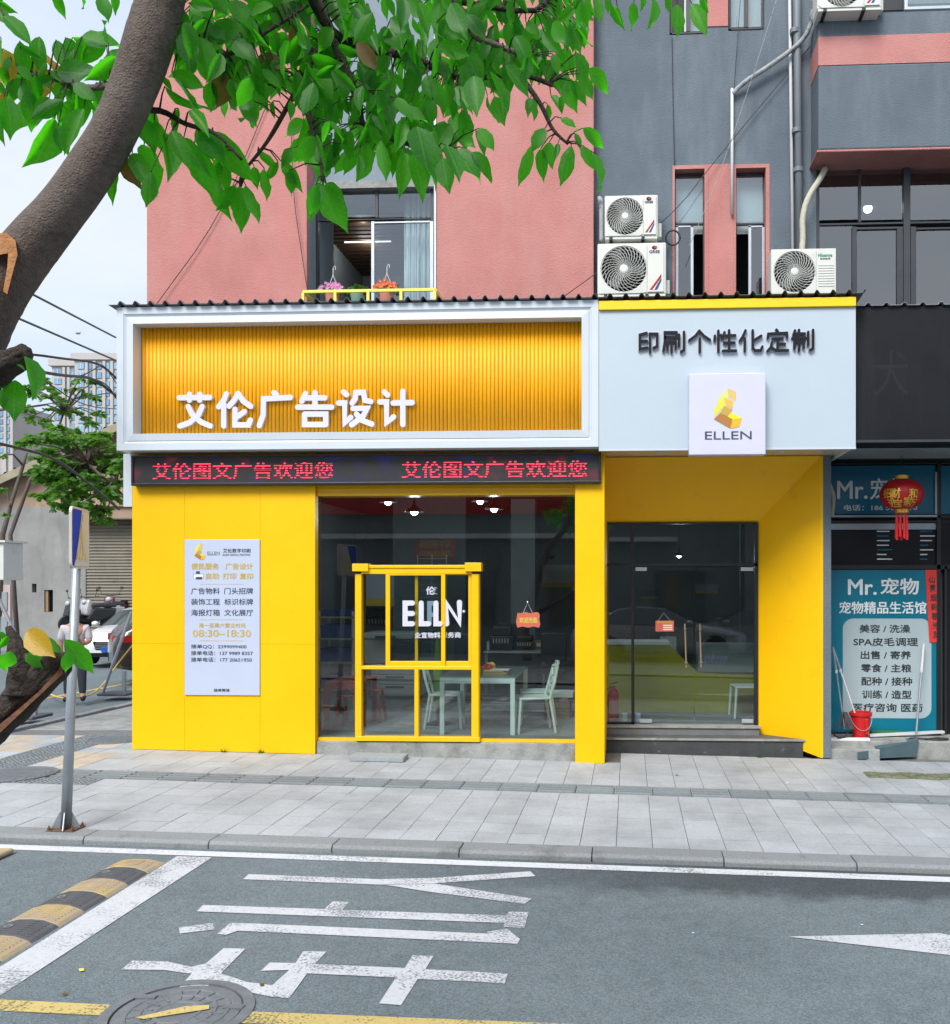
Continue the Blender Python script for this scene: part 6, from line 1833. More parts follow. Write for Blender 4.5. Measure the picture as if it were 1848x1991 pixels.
def wrap(x, z, y):                                       # letters bend round the lantern
    u = (x - lc.x) / .275
    a_ = max(-1.2, min(1.2, u * 1.15))
    zz = (z - lc.z) / (30 * s_)
    rr_ = .272 * math.sqrt(max(.05, 1 - .85 * zz * zz)) + .006 + (lc.y - .27 - y) * 0
    return (lc.x + rr_ * math.sin(a_), lc.y - rr_ * math.cos(a_), z)
for (ch, x0, y0, x1, y1) in (('招', 1722, 948, 1738, 966), ('财', 1738, 948, 1754, 968), ('和', 1768, 950, 1784, 968), ('家', 1760, 966, 1776, 982), ('进', 1728, 968, 1744, 984), ('宝', 1742, 970, 1756, 984), ('万', 1772, 970, 1786, 984)):
    a_, c_ = at(x0, y1, .48), at(x1, y0, .48)
    text(ch, a_.x, c_.x, a_.z, c_.z, .48, M['gold'], ln, bold=.003, fn=wrap, step=0)
# bucket, mops and planks
p = Vector((X(1674, 1.2), 1.2, zPF)); 
bu = thing('bucket', 'red plastic bucket standing before the turquoise poster', 'bucket', tuple(p))
T_ = Matrix.Translation(p)
MB().lathe([(.0001, .003), (.098, .003), (.10, .0), (.135, .335), (.142, .335), (.142, .305), (.147, .305), (.147, .345), (.13, .345), (.095, .012), (.0001, .012)], 28, T_).build('shell', M['red'], bu, smooth=False)
MB().tube([p + Vector((.143 * math.cos(t), -.143 * math.sin(t) - .0, .32 - .20 * math.sin(t))) for t in [PI * k / 12 for k in range(13)]], .004, 6).build('bail', M['galv'], bu)
MB().box(p.x + .03, p.x + .07, p.y - .128, p.y - .11, p.z + .07, p.z + .27).build('spout_rib', M['red'], bu, bevel=.01)
def stick(name, label, p0, p1, r, mats, head=None):
    t_ = thing(name, label, 'mop' if 'mop' in name else 'pole', tuple(p1), group='mops and poles')
    p0, p1 = Vector(p0), Vector(p1)
    MB().tube([p0, p0.lerp(p1, .3)], r * 1.3, 10).build('grip', mats[0], t_, smooth=False)
    MB().tube([p0.lerp(p1, .3), p1], r, 10).build('shaft', mats[1], t_, smooth=False)
    MB().lathe([(r, -.02), (r * 1.6, -.02), (r * 1.6, .02), (r, .02)], 10, Matrix.Translation(p0.lerp(p1, .3))).build('collar', M['pipe_white'], t_)
    if head == 'strings':
        hd_ = MB(); rn = random.Random(4)
        for k in range(26):
            a_ = rn.uniform(0, 2 * PI)
            q_ = p1 + Vector((.03 * math.cos(a_), .03 * math.sin(a_), .22))
            hd_.tube([q_, q_ + Vector((.05 * math.cos(a_), .04 * math.sin(a_), -.1)), q_ + Vector((.09 * math.cos(a_), .05 * math.sin(a_), -.21))], .008, 5)
        hd_.build('strings', pm('dark mop strings', (.06, .06, .065), .9, var=.3), t_)['kind'] = 'stuff'
    return t_
stick('mop', 'grey handled mop leaning on the dark pillar left of the bucket', at(1620, 1258, 1.15), at(1643, 1418, 1.1) , .010, (M['galv'], M['galv']), 'strings')
stick('mop', 'second mop handle leaning into the red bucket', at(1621, 1262, 1.3), at(1668, 1402, 1.2), .011, (M['galv'], M['pipe_white']))
stick('pole', 'white telescopic pole leaning against the turquoise poster', at(1797, 1252, 1.45), at(1782, 1428, 1.25), .014, (M['pipe_white'], M['galv']))
pk = thing('plank', 'pale aluminium strip lying on the step under the poster', 'plank', tuple(at(1760, 1424, 1.3)), group='planks on the step')
MB().bar(at(1690, 1430, 1.25), at(1835, 1423, 1.45), .07, .03).build('board', M['pipe_white'], pk)
pk = thing('plank', 'long white strip lying beside the bucket towards the yellow wall', 'plank', tuple(at(1650, 1440, 1.05)), group='planks on the step')
MB().bar(Vector((X(1612, 1.05), 1.03, zPF + .016)), Vector((X(1690, 1.05), 1.02, zPF + .016)), .08, .03).build('board', M['paper'], pk)
wd = MB()
w0, w1_, w2_ = Vector((X(1668, .7), .70, gz(2.7))), Vector((X(1800, .95), .95, gz(3.6))), Vector((X(1800, .95), .95, zPF + .0))
q_ = [Vector((X(1668, .68), .66, gz(2.8) + .002)), Vector((X(1785, .9), .93, gz(3.3) + .002)), Vector((X(1790, .9), .95, zPF + .02)), Vector((X(1668, .68), .66, gz(2.8) + .085))]
off = Vector((.05, .30, 0))
wd.add(q_ + [v + off for v in q_], [(0, 1, 2, 3), (7, 6, 5, 4), (3, 2, 6, 7), (0, 3, 7, 4), (1, 5, 6, 2), (0, 4, 5, 1)])
o = wd.build('ramp', pm('petrol grey ramp board', (.07, .115, .135), .6, var=.15)); tag(o, 'petrol grey wedge ramp at the pet shop step', 'ramp')
o = MB().box(X(1694, 1.45), X(1755, 1.45), 1.42, 1.49, zPF + .001, zPF + .06).build('brush', pm('green bristles', (.03, .15, .03), .8, var=.4, vscale=60, bump=1, bscale=80), bevel=.01)
tag(o, 'low green bristle brush lying under the poster beside the bucket', 'brush')
pipe('cable_coil', 'loose dark cables lying on the step at the picture edge', [Vector((X(1800, 1.1), 1.08, zPF + .012)), Vector((X(1830, 1.1), 1.2, zPF + .012)), Vector((X(1850, 1.1), 1.1, zPF + .012)), Vector((X(1822, 1.1), 1.02, zPF + .012)), Vector((X(1790, 1.1), 1.15, zPF + .012)), Vector((X(1770, 1.1), 1.12, zPF + .012))], .012, M['cable'], 'cable')
pipe('cable_coil', 'black hose curling down beside the dark pillar', [at(1611, 1340, .9), at(1612, 1400, .9), at(1620, 1430, .95), at(1640, 1437, 1.0), at(1650, 1425, 1.05)], .011, M['cable'], 'cable')
# mossy gutter strip on the pavement
ms = MB(); vs = []; fs = []
nx, ny = 60, 8
ga, gb_ = gnd(1625, 1481), gnd(1860, 1507)
rnm = random.Random(9)
for j in range(ny + 1):
    for i in range(nx + 1):
        x_ = 2.72 + (5.6 - 2.72) * i / nx
        y_ = -.42 + .34 * j / ny + .02 * math.sin(i * .7)
        e_ = min(i / 6, 1) * min(1, min(j, ny - j) / 1.5)
        vs.append((x_, y_, gz(x_) + .001 + e_ * (.012 + rnm.uniform(0, .012))))
for j in range(ny):
    for i in range(nx):
        a_ = j * (nx + 1) + i
        fs.append((a_, a_ + 1, a_ + nx + 2, a_ + nx + 1))
o = ms.add(vs, fs).build('moss', pm('mossy gravel', (.17, .18, .12), .95, var=.5, vscale=40, bump=1, bscale=60, dirt=(.07, .09, .03), dscale=9, dlo=.45, dhi=.6), pavement); o['kind'] = 'stuff'

# weeds at the foot of the walls
for (px_, py_, lab) in ((437, 1461, 'tiny green weed growing at the foot of the yellow wall'), (508, 1464, 'smaller green weed at the foot of the yellow wall, towards the window'), (1478, 1470, 'thin weed at the foot of the entrance step')):
    y_ = -.012 if px_ < 1000 else YE - .05
    x_ = X(px_, y_); z_ = gz(x_)
    mb = MB(); rw = random.Random(px_)
    for k in range(12):
        a_ = rw.uniform(0, 2 * PI); L_ = rw.uniform(.03, .07)
        b_ = Vector((x_ + rw.uniform(-.03, .03), y_ - rw.uniform(0, .02), z_))
        t_ = b_ + Vector((math.cos(a_) * L_ * .7, -abs(math.sin(a_)) * L_ * .5, L_))
        s_ = Vector((.006, 0, 0))
        mb.face([b_ - s_, b_ + s_, t_])
    tag(mb.build('weed', M['plant_green']), lab, 'weed', 'weeds at the wall foot')

# ================================================================ cars
def car(name, label, loc, rz, paint, suv=False, group='parked cars', plate=True):
    t_ = thing(name, label, 'car', loc, rz, group)
    if suv:
        ST = [(-2.38, .62, .36, .74, .80, .5), (-2.22, .84, .26, .86, .92, .66), (-1.6, .93, .22, .98, 1.05, .74), (-.95, .95, .22, 1.05, 1.12, .76), (-.25, .95, .22, 1.08, 1.56, .60), (.6, .95, .22, 1.10, 1.64, .62), (1.4, .94, .22, 1.12, 1.60, .61), (2.0, .92, .26, 1.12, 1.34, .66), (2.28, .88, .32, 1.04, 1.10, .66), (2.38, .74, .40, .88, .95, .55)]
    else:
        ST = [(-2.42, .60, .30, .60, .66, .5), (-2.28, .82, .22, .70, .76, .66), (-1.6, .90, .18, .84, .92, .72), (-.95, .92, .18, .92, 1.00, .74), (-.15, .92, .18, .95, 1.40, .57), (.6, .92, .18, .97, 1.46, .58), (1.25, .91, .18, .99, 1.38, .57), (1.95, .88, .20, 1.0, 1.07, .66), (2.3, .84, .26, .95, 1.02, .62), (2.42, .7, .34, .80, .86, .5)]
    ring = []
    for (u, w, zb_, zl, zr, wr_) in ST:
        ring.append([(u, .8 * w, zb_), (u, w * .98, zb_ + .12), (u, w, (zb_ + zl) / 2 + .08), (u, w * .96, zl), (u, wr_, zr), (u, wr_ * .5, zr + .025), (u, 0, zr + .035)])
    body = MB(); gl = MB()
    for sgn in (1, -1):
        for i in range(len(ring) - 1):
            for j in range(6):
                q_ = [ring[i][j], ring[i + 1][j], ring[i + 1][j + 1], ring[i][j + 1]]
                q_ = [(p_[0], p_[1] * sgn, p_[2]) for p_ in q_]
                isg = (j == 3 and 3 <= i <= 6) or (j >= 4 and i in (3, 6))
                (gl if isg else body).add(q_, [(0, 1, 2, 3)])
        for e in (0, -1):
            body.add([(p_[0], p_[1] * sgn, p_[2]) for p_ in ring[e]] + [(ring[e][0][0], 0, ring[e][0][2])], [tuple(range(8))])
    for mb_ in (body, gl):
        me = mb_.mesh('b'); bm = bmesh.new(); bm.from_mesh(me); bmesh.ops.remove_doubles(bm, verts=bm.verts, dist=.0005); bmesh.ops.recalc_face_normals(bm, faces=bm.faces); bm.to_mesh(me); bm.free()
        o = put('body' if mb_ is body else 'window_glass', me, paint if mb_ is body else M['car_glass'], t_, local=True, smooth=True)
        if mb_ is body:
            sd = o.modifiers.new('round', 'SUBSURF'); sd.levels = sd.render_levels = 1
            sd.subdivision_type = 'SIMPLE'
    r_ = .36 if suv else .33
    for u in (-1.45, 1.42):
        for sgn in (1, -1):
            Mx = Matrix.Translation((u, sgn * (.93 if suv else .90), r_)) @ Matrix.Rotation(R(90) * -sgn, 4, 'X')
            w_ = MB().lathe([(r_ * .62, .02), (r_ * .96, .025), (r_, .0), (r_, -.17), (r_ * .9, -.2), (.0001, -.2)], 28, Mx).build('wheel', M['tyre'], t_, local=True, smooth=False)
            rim = MB()
            rim.lathe([(r_ * .66, .0), (r_ * .62, .022), (r_ * .55, .0)], 28, Mx)
            for k in range(5):
                a_ = 2 * PI * k / 5
                rim.bar(Mx @ Vector((.03 * math.cos(a_), .03 * math.sin(a_), .01)), Mx @ Vector((r_ * .6 * math.cos(a_), r_ * .6 * math.sin(a_), .012)), .05, .02)
            rim.lathe([(.0001, .02), (.05, .018), (.05, 0)], 14, Mx)
            rim.build('rim', M['chrome'], w_, local=True)
            MB().lathe([(r_ + .05, .03 - .028), (.0001, .03 - .03)], 24, Mx).build('wheel_arch', M['tyre'], t_, local=True)
    zf = .95 if suv else .70
    for sgn in (1, -1):
        MB().prism([(-2.30, .42), (-2.18, .80), (-1.85, .87), (-1.95, .80), (-2.27, .40)], lambda x, y: (x - .02, y * sgn, zf + .02), lambda x, y: (x - .03, y * sgn * .99, zf - .10)).build('headlight', M['lamp_glass'], t_, local=True)
        zt = .98 if suv else .86
        MB().prism([(2.30, .48), (2.24, .84), (1.98, .93), (2.2, .9), (2.36, .55)], lambda x, y: (x + .03, y * sgn, zt + .04), lambda x, y: (x + .04, y * sgn, zt - .10)).build('tail_light', M['tail_red'], t_, local=True)
        MB().ball((-.75, sgn * 1.0, zf + .36), .09, 10, 1.2, 1, .75).build('mirror', paint, t_, local=True, smooth=True)
    gr = MB().prism([(-.44, .66), (.44, .66), (.36, .44), (-.36, .44)], lambda y, z: (-2.435, y, z + (.12 if suv else 0)), lambda y, z: (-2.36, y, z + (.12 if suv else 0))).build('grille', M['letter_black'], t_, local=True)
    for k in range(5):
        MB().box(-2.45, -2.43, -.40 + k * .01, .40 - k * .01, .47 + k * .04 + (.12 if suv else 0), .485 + k * .04 + (.12 if suv else 0)).build('grille_bar', M['chrome'], gr, local=True)
    MB().box(-2.44, -2.36, -.55, .55, .25, .36).build('lower_intake', M['letter_black'], t_, local=True)
    if plate:
        MB().box(-2.462, -2.45, -.22, .22, .375, .51).build('number_plate', M['plate_blue'], t_, local=True)
    return t_
# ================================================================ across the street, seen mirrored in the glass
ow = thing('opposite_building', 'dark grey building across the street mirrored in the shop glass', 'building', (-3, -16, 0))
MB().box(-30, 30, -16.2, -15.6, -.6, 5.4).build('wall', pm('dark teal render', (.22, .26, .27), .9, var=.2, vscale=1, dirt=(.06, .07, .07), dscale=.8), ow)
MB().box(-14, 1.5, -15.6, -15.2, 3.42, 3.56).build('ledge', M['paper'], ow)
MB().box(-9.5, 6, -15.6, -15.3, 4.15, 5.0).build('red_fascia', M['red_paper'], ow)
for k in range(9):
    xx = -12 + k * 3.2
    MB().box(xx, xx + 1.6, -15.59, -15.5, .9, 2.5).build('window', M['car_glass'], ow)
MB().box(3.6, 4.3, -15.599, -15.1, 0, 4.1).build('pier', M['concrete'], ow)
bn = thing('letting_banner', 'red letting banner with yellow characters mirrored in the shop glass', 'banner', (-5.8, -15.4, 3))
bz0, bz1 = 2.1 + (1134 - 1085) * 26.5 / FPX, 2.1 + (1134 - 1046) * 26.5 / FPX
bxa, bxb = X(806, 15.6), X(886, 15.6)
MB().box(bxa, bxb, -15.44, -15.40, bz0, bz1).build('cloth', M['red_paper'], bn)
def flip(x, z, y): return (x, y, z)
text('写字楼招租', bxa + .15, bxb - .15, (bz0 + bz1) / 2 + .02, bz1 - .05, -15.397, M['sign_yellow'], bn, bold=.01, mirror=True, step=-.001)
text('电话:22508360', bxa + .15, bxb - .15, bz0 + .05, (bz0 + bz1) / 2 - .05, -15.397, M['sign_yellow'], bn, bold=.008, mirror=True, step=-.001)
car('parked_car', 'silver sedan mirrored in the glass door, nearer its handles', (0.9, -12.7, -.05), R(180), M['car_silver'], group='cars mirrored in the door')
car('parked_car', 'silver sedan mirrored in the glass door, behind the other one', (3.6, -14.5, -.1), R(0), M['car_silver'], group='cars mirrored in the door')
# ================================================================ the side street and what lies behind
def gl(px, py):
    d = ray(px, py); t = 4.0
    for _ in range(60):
        p = CAM + d * t
        e = p.z - gz(p.x, p.y)
        t += e / max(1e-3, -d.z) * .7
    return CAM + d * t
# ---- traffic sign on a leaning pole
b = gnd(128, 1613)
sp_ = thing('traffic_sign', 'leaning grey steel post with blue pedestrian crossing sign seen nearly edge on', 'traffic sign', tuple(b))
tp = at(153, 1000, b.y)
MB().tube([b + Vector((0, 0, .01)), b.lerp(tp, .3), tp], [.042, .038, .032], 20).build('post', M['galv'], sp_, smooth=True)
MB().box(b.x - .115, b.x + .115, b.y - .09, b.y + .09, b.z, b.z + .012).build('base_plate', M['rust'], sp_)
for a_ in (R(20), R(110), R(200), R(290)):
    d_ = Vector((math.cos(a_), math.sin(a_), 0))
    n_ = Vector((-d_.y, d_.x, 0)) * .004
    q_ = [b + d_ * .03 + Vector((0, 0, .0145)), b + d_ * .11 + Vector((0, 0, .0145)), b + d_ * .045 + Vector((0, 0, .15)), b + d_ * .03 + Vector((0, 0, .15))]
    MB().add([v - n_ for v in q_] + [v + n_ for v in q_], [(0, 1, 2, 3), (7, 6, 5, 4), (0, 4, 5, 1), (1, 5, 6, 2), (2, 6, 7, 3), (3, 7, 4, 0)]).build('gusset', M['galv'], sp_)
for sx, sy in ((-.1, -.07), (.1, -.07), (.1, .07), (-.1, .07)):
    MB().lathe([(.014, 0), (.014, .02), (.006, .022), (.006, .035), (.0001, .035)], 6, Matrix.Translation(b + Vector((sx, sy, .014)))).build('bolt', M['rust'], sp_)
c0 = at(157, 1047, b.y - .02)
av = math.atan2(-ray(157, 1047).x, ray(157, 1047).y)
ang = av - R(14.5)
sd = Vector((-math.sin(ang), math.cos(ang), 0)); sn = Vector((math.cos(ang), math.sin(ang), 0))
if sn.dot(CAM - c0) < 0: sn = -sn
S_ = .255
def sg(u, v, o=0.0): return c0 + sd * u + Vector((0, 0, v)) + sn * o
def rrect(h, r, n=5):
    P_ = []
    for cx_, cz_, a0 in ((h - r, -h + r, -90), (h - r, h - r, 0), (-h + r, h - r, 90), (-h + r, -h + r, 180)):
        for k in range(n + 1): P_.append((cx_ + r * math.cos(R(a0 + 90 * k / n)), cz_ + r * math.sin(R(a0 + 90 * k / n))))
    return P_
MB().prism(rrect(S_, .05), lambda u, v: sg(u, v, .0), lambda u, v: sg(u, v, -.02)).build('sign_rim', M['sign_rim_glare'], sp_)
MB().face([sg(u, v, .002) for u, v in rrect(S_ - .018, .04)]).build('sign_face', M['blue_sign'], sp_)
glare_outline = [(-.20, -.235), (.225, -.235), (.235, .235), (.02, .235), (-.03, .1), (-.10, -.05)]
MB().face([sg(u, v, .0045) for u, v in glare_outline]).build('sign_glare', M['sign_rim_glare'], sp_)  # glare across the blue face, painted as a flat greyish sheet
MB().face([sg(u, v, .007) for u, v in ((-.17, -.19), (.20, -.19), (.02, .16))]).build('triangle', pm('cream sheet', (.60, .54, .38), .4), sp_)
for pts in ([(-.005, .07), (.025, .07), (.03, -.02), (-.01, -.02)], [(-.01, -.02), (.01, -.02), (-.04, -.14), (-.06, -.14)], [(.01, -.02), (.03, -.02), (.07, -.14), (.05, -.14)], [(-.01, .05), (-.04, -.01), (-.03, -.015), (0, .03)], [(.03, .05), (.06, -.01), (.05, -.015), (.025, .03)],
            [(-.15, -.18), (-.11, -.18), (-.10, -.13), (-.13, -.13)], [(-.07, -.18), (-.03, -.18), (-.03, -.15), (-.06, -.15)], [(.01, -.18), (.05, -.18), (.045, -.15), (.01, -.15)], [(.10, -.18), (.15, -.18), (.13, -.13), (.10, -.13)]):
    MB().face([sg(u, v, .009) for u, v in pts]).build('pictogram', M['sign_yellow'], sp_)
MB().face([sg(.01 + .018 * math.cos(k), .095 + .018 * math.sin(k), .009) for k in [2 * PI * j / 10 for j in range(10)]]).build('pictogram', M['sign_yellow'], sp_)

# ---- person with a phone
pf = gl(146, 1362)
H_ = 1.62
th = thing('person', 'person in pale shirt and dark jeans standing behind the sign post, looking at a phone', 'person', tuple(pf))
fw = Vector((.45, -.89, 0)); rt_ = Vector((.89, .45, 0))
def bp(r, f, z): return pf + rt_ * r + fw * f + Vector((0, 0, z * H_))
def skin(name, verts, edges, mat, parent, root=0):
    me = bpy.data.meshes.new(name)
    me.from_pydata([tuple(v[0]) for v in verts], edges, [])
    o = put(name, me, mat, parent)
    s1 = o.modifiers.new('skin', 'SKIN'); s1.use_smooth_shade = True
    me_s = me.skin_vertices[0].data if len(me.skin_vertices) else None
    if me_s is None:
        bm = bmesh.new(); bm.from_mesh(me); bm.verts.layers.skin.verify(); bm.to_mesh(me); bm.free()
        me_s = me.skin_vertices[0].data
    for i, v in enumerate(verts):
        me_s[i].radius = v[1]
        me_s[i].use_root = (i == root)
    o.modifiers.new('sub', 'SUBSURF').render_levels = 2
    return o
V_ = [(bp(0, 0, .53), (.14, .11)), (bp(0, .0, .62), (.135, .10)), (bp(0, .01, .72), (.155, .11)), (bp(0, .03, .80), (.13, .09)), (bp(0, .05, .855), (.05, .05)), (bp(0, .09, .895), (.06, .07)), (bp(0, .12, .95), (.075, .085)), (bp(0, .11, .985), (.05, .06)),
      (bp(.17, .02, .80), (.06, .06)), (bp(.24, .03, .66), (.05, .05)), (bp(.16, .22, .63), (.04, .04)), (bp(.08, .28, .68), (.035, .03)),
      (bp(-.17, .02, .80), (.06, .06)), (bp(-.23, .0, .65), (.05, .05)), (bp(-.22, .06, .52), (.038, .038)), (bp(-.21, .09, .46), (.035, .04)),
      (bp(.09, 0, .48), (.095, .095)), (bp(.11, .02, .28), (.068, .068)), (bp(.12, .0, .06), (.05, .05)), (bp(.13, .12, .025), (.045, .035)),
      (bp(-.09, 0, .48), (.095, .095)), (bp(-.11, .03, .28), (.068, .068)), (bp(-.12, .0, .06), (.05, .05)), (bp(-.14, .12, .025), (.045, .035))]
Ed = [(0, 1), (1, 2), (2, 3), (3, 4), (4, 5), (5, 6), (6, 7), (3, 8), (8, 9), (9, 10), (10, 11), (3, 12), (12, 13), (13, 14), (14, 15), (0, 16), (16, 17), (17, 18), (18, 19), (0, 20), (20, 21), (21, 22), (22, 23)]
body = skin('body', V_, Ed, M['skin'], th)
sv = [(V_[i][0], tuple(r * 1.16 for r in V_[i][1])) for i in (1, 2, 3)] + [(bp(0, -.005, .51), (.165, .13)), (V_[8][0], (.085, .085)), (V_[9][0], (.068, .068)), (V_[12][0], (.085, .085)), (V_[13][0], (.068, .068))]
skin('shirt', sv, [(3, 0), (0, 1), (1, 2), (2, 4), (4, 5), (2, 6), (6, 7)], M['shirt'], th, 3)
jv = [(bp(0, 0, .52), (.155, .125))] + [(V_[i][0], tuple(r * 1.2 for r in V_[i][1])) for i in (16, 17, 18, 20, 21, 22)]
skin('trousers', jv, [(0, 1), (1, 2), (2, 3), (0, 4), (4, 5), (5, 6)], M['jeans'], th)
hd_ = bp(0, .105, .965)
hb = MB(); hb.ball((0, 0, 0), .115, 16, .86, .98, 1.0)
hb.v = [v for v in hb.v]
ho = hb.build('hair', M['hair'], th)
ho.matrix_parent_inverse = th.matrix_basis.inverted(); ho.location = hd_ + Vector((0, 0, .02)) - fw * .025
for q_ in ho.data.polygons: q_.use_smooth = True
for sgn in (1, -1):
    MB().tube([bp(sgn * .125, -.05, .03), bp(sgn * .13, .06, .03), bp(sgn * .14, .17, .02)], [.05, .05, .035], 10).build('shoe', M['letter_black'], th, smooth=True)
ph = bp(.06, .30, .70)
o = MB().box(-.035, .035, -.006, .006, -.07, .07).build('phone', M['letter_black']); o.location = ph; o.rotation_euler = (R(-35), 0, math.atan2(rt_.y, rt_.x)); tag(o, 'dark phone held in the hand of the person', 'phone')

# ---- cars
cw = dep(206, 1279, 23.5)
car('parked_car', 'white sedan facing the street beside the yellow wall corner', (cw.x - .35, cw.y + 2.4, gz(cw.x, cw.y) - .03), R(101), M['car_white'], group='cars in the side street')
cs = gl(198, 1324)
car('parked_car', 'dark maroon sport utility car with its tail light beside the yellow wall', (cs.x + 2.38 * .82 + .2, cs.y + 2.38 * .57, gz(cs.x, cs.y)), R(-145), M['car_dark'], suv=True, group='cars in the side street', plate=False)
# ---- scooters by the shutter
def scooter(label, px, py, t, rz, m_):
    p = dep(px, py, t)
    t_ = thing('motor_scooter', label, 'scooter', (p.x, p.y, p.z), rz, 'scooters before the shutter')
    for x_ in (-.62, .62):
        MB().lathe([(.16, -.04), (.25, -.045), (.27, 0), (.25, .045), (.16, .04)], 20, Matrix.Translation((x_, 0, .27)) @ Matrix.Rotation(R(90), 4, 'X')).build('wheel', M['tyre'], t_, local=True)
    MB().prism([(-.70, .50), (-.45, .42), (-.25, .32), (.2, .32), (.75, .50), (.80, .72), (.1, .74), (-.1, .42), (-.35, .45), (-.48, .95), (-.58, .95)], lambda x, z: (x, -.16, z), lambda x, z: (x, .16, z)).build('body', m_, t_, local=True, bevel=.05, segs=2)
    MB().box(.05, .8, -.15, .15, .745, .85).build('seat', M['machine_dark'], t_, local=True, bevel=.04)
    MB().tube([(-.5, 0, .9), (-.62, 0, .3)], .03, 8).build('fork', M['galv'], t_, local=True)
    MB().tube([(-.40, -.36, 1.05), (-.50, 0, 1.0), (-.40, .36, 1.05)], .018, 8).build('handlebar', M['machine_dark'], t_, local=True)
    for s2 in (-1, 1):
        MB().tube([(-.45, s2 * .25, 1.03), (-.45, s2 * .33, 1.22)], .008, 6).build('mirror_stalk', M['machine_dark'], t_, local=True)
        MB().ball((-.45, s2 * .34, 1.25), .055, 10, .4, 1, .8).build('mirror', M['machine_dark'], t_, local=True)
    MB().ball((-.60, 0, .88), .09, 12, .8, 1, .9).build('headlamp', M['lamp_glass'], t_, local=True, smooth=True)
    return t_
scooter('white and black scooter in front of the roller shutter', 196, 1226, 27.5, R(75), pm('scooter white', (.45, .46, .48), .3, coat=.5))
scooter('dark red scooter behind the white car', 226, 1218, 29, R(100), pm('scooter red', (.10, .01, .015), .3, coat=.5))
scooter('black scooter with its nose beside the grey wall', 172, 1230, 27.0, R(60), M['machine_dark'])
# ---- old house with gable roof and roller shutter
YO = 18.0
zg_ = .0
oh = thing('old_house', 'old weathered grey house with tan gable across the side street', 'house', tuple(at(60, 1240, YO)))
def op2(px, py, Y=YO): return at(px, py, Y)
zsplit = Zp(985, YO, 80)
xl, xr_ = X(-160, YO), X(163, YO)
ho_ = [op2(62, 1152), op2(71, 1135), op2(86, 1190), op2(103, 1147)]
h1_ = (X(62, YO), X(71, YO), Zp(1152, YO, 66), Zp(1135, YO, 66)); h2_ = (X(86, YO), X(103, YO), Zp(1190, YO, 95), Zp(1147, YO, 95))
wall_open(xl, xr_, -.8, zsplit, YO, YO + .3, [h1_, h2_], 'lower_wall', M['old_wall'], oh)
for hh in (h1_, h2_): MB().box(hh[0] - .05, hh[1] + .05, YO + .301, YO + .4, hh[2] - .05, hh[3] + .05).build('window_dark', M['int_dark'], oh)
MB().box(h2_[0] + .005, h2_[0] + .10, YO + .05, YO + .12, h2_[2] + .01, h2_[3] - .01).build('window_frame', M['carton'], oh)
ga_, gb2 = op2(-160, 1005), op2(232, 833)
MB().prism([(xl, zsplit + .001), (X(300, YO), zsplit + .001), (X(300, YO), Zp(833, YO, 232) + .8), (gb2.x, gb2.z), (xl, ga_.z)], lambda x, z: (x, YO + .002, z), lambda x, z: (x, YO + .3, z)).build('gable_wall', M['old_wall_tan'], oh)
ov = Vector((-.0, -.45, 0))
va, vb = Vector((xl - 1, YO - .45, ga_.z - .55)), Vector((gb2.x + .8, YO - .45, gb2.z + .32))
up_ = Vector((-2.0, 5.0, .75))
rf = MB()
rf.add([va, vb, vb + up_, va + up_] + [v + Vector((0, 0, -.14)) for v in (va, vb, vb + up_, va + up_)], [(0, 1, 2, 3), (7, 6, 5, 4), (0, 4, 5, 1), (1, 5, 6, 2), (2, 6, 7, 3), (3, 7, 4, 0)])
rfo = rf.build('roof', M['roof_tile'], oh)
ex_ = (vb - va).normalized()
for k in range(26):
    f0 = k / 26
    a_ = va.lerp(vb, f0) + Vector((0, 0, .03))
    MB().tube([a_, a_ + up_], .07, 6, cap=False).build('roof_tile_row', M['roof_tile'], rfo)
MB().bar(va + Vector((0, -.03, -.1)), vb + Vector((0, -.03, -.1)), .06, .24).build('verge_board', pm('weathered verge', (.30, .27, .19), .9, var=.25), oh)
zs0, zs1 = -.6, Zp(1018, YO, 210)
sx0, sx1 = X(163, YO) + .1, X(300, YO)
shp = MB(); vs = []; fs = []
ns_ = 46
for k in range(ns_ * 3 + 1):
    z_ = zs0 + (zs1 - zs0) * k / (ns_ * 3)
    y_ = YO - .02 - (.035 if k % 3 == 1 else 0)
    vs += [(sx0, y_, z_), (sx1, y_, z_)]
for k in range(ns_ * 3): fs.append((2 * k, 2 * k + 1, 2 * k + 3, 2 * k + 2))
shp.add(vs, fs).build('roller_shutter', M['shutter'], oh)
MB().box(xr_, sx0, YO - .06, YO + .2, -.8, zs1 + .1).build('shutter_post', M['old_wall'], oh)
MB().box(sx0 - .2, sx1, YO - .35, YO + .1, zs1 + .001, zs1 + .12).build('shutter_hood', M['rust'], oh)
MB().box(sx0 - .1, sx1, YO - .6, YO - .36, zs1 + .10, zs1 + .14).build('awning_sheet', M['roof_sheet'], oh)
MB().box(xr_, sx1, YO + .1, YO + .25, zs1 + .121, zsplit - .001).build('upper_wall', M['old_wall_tan'], oh)
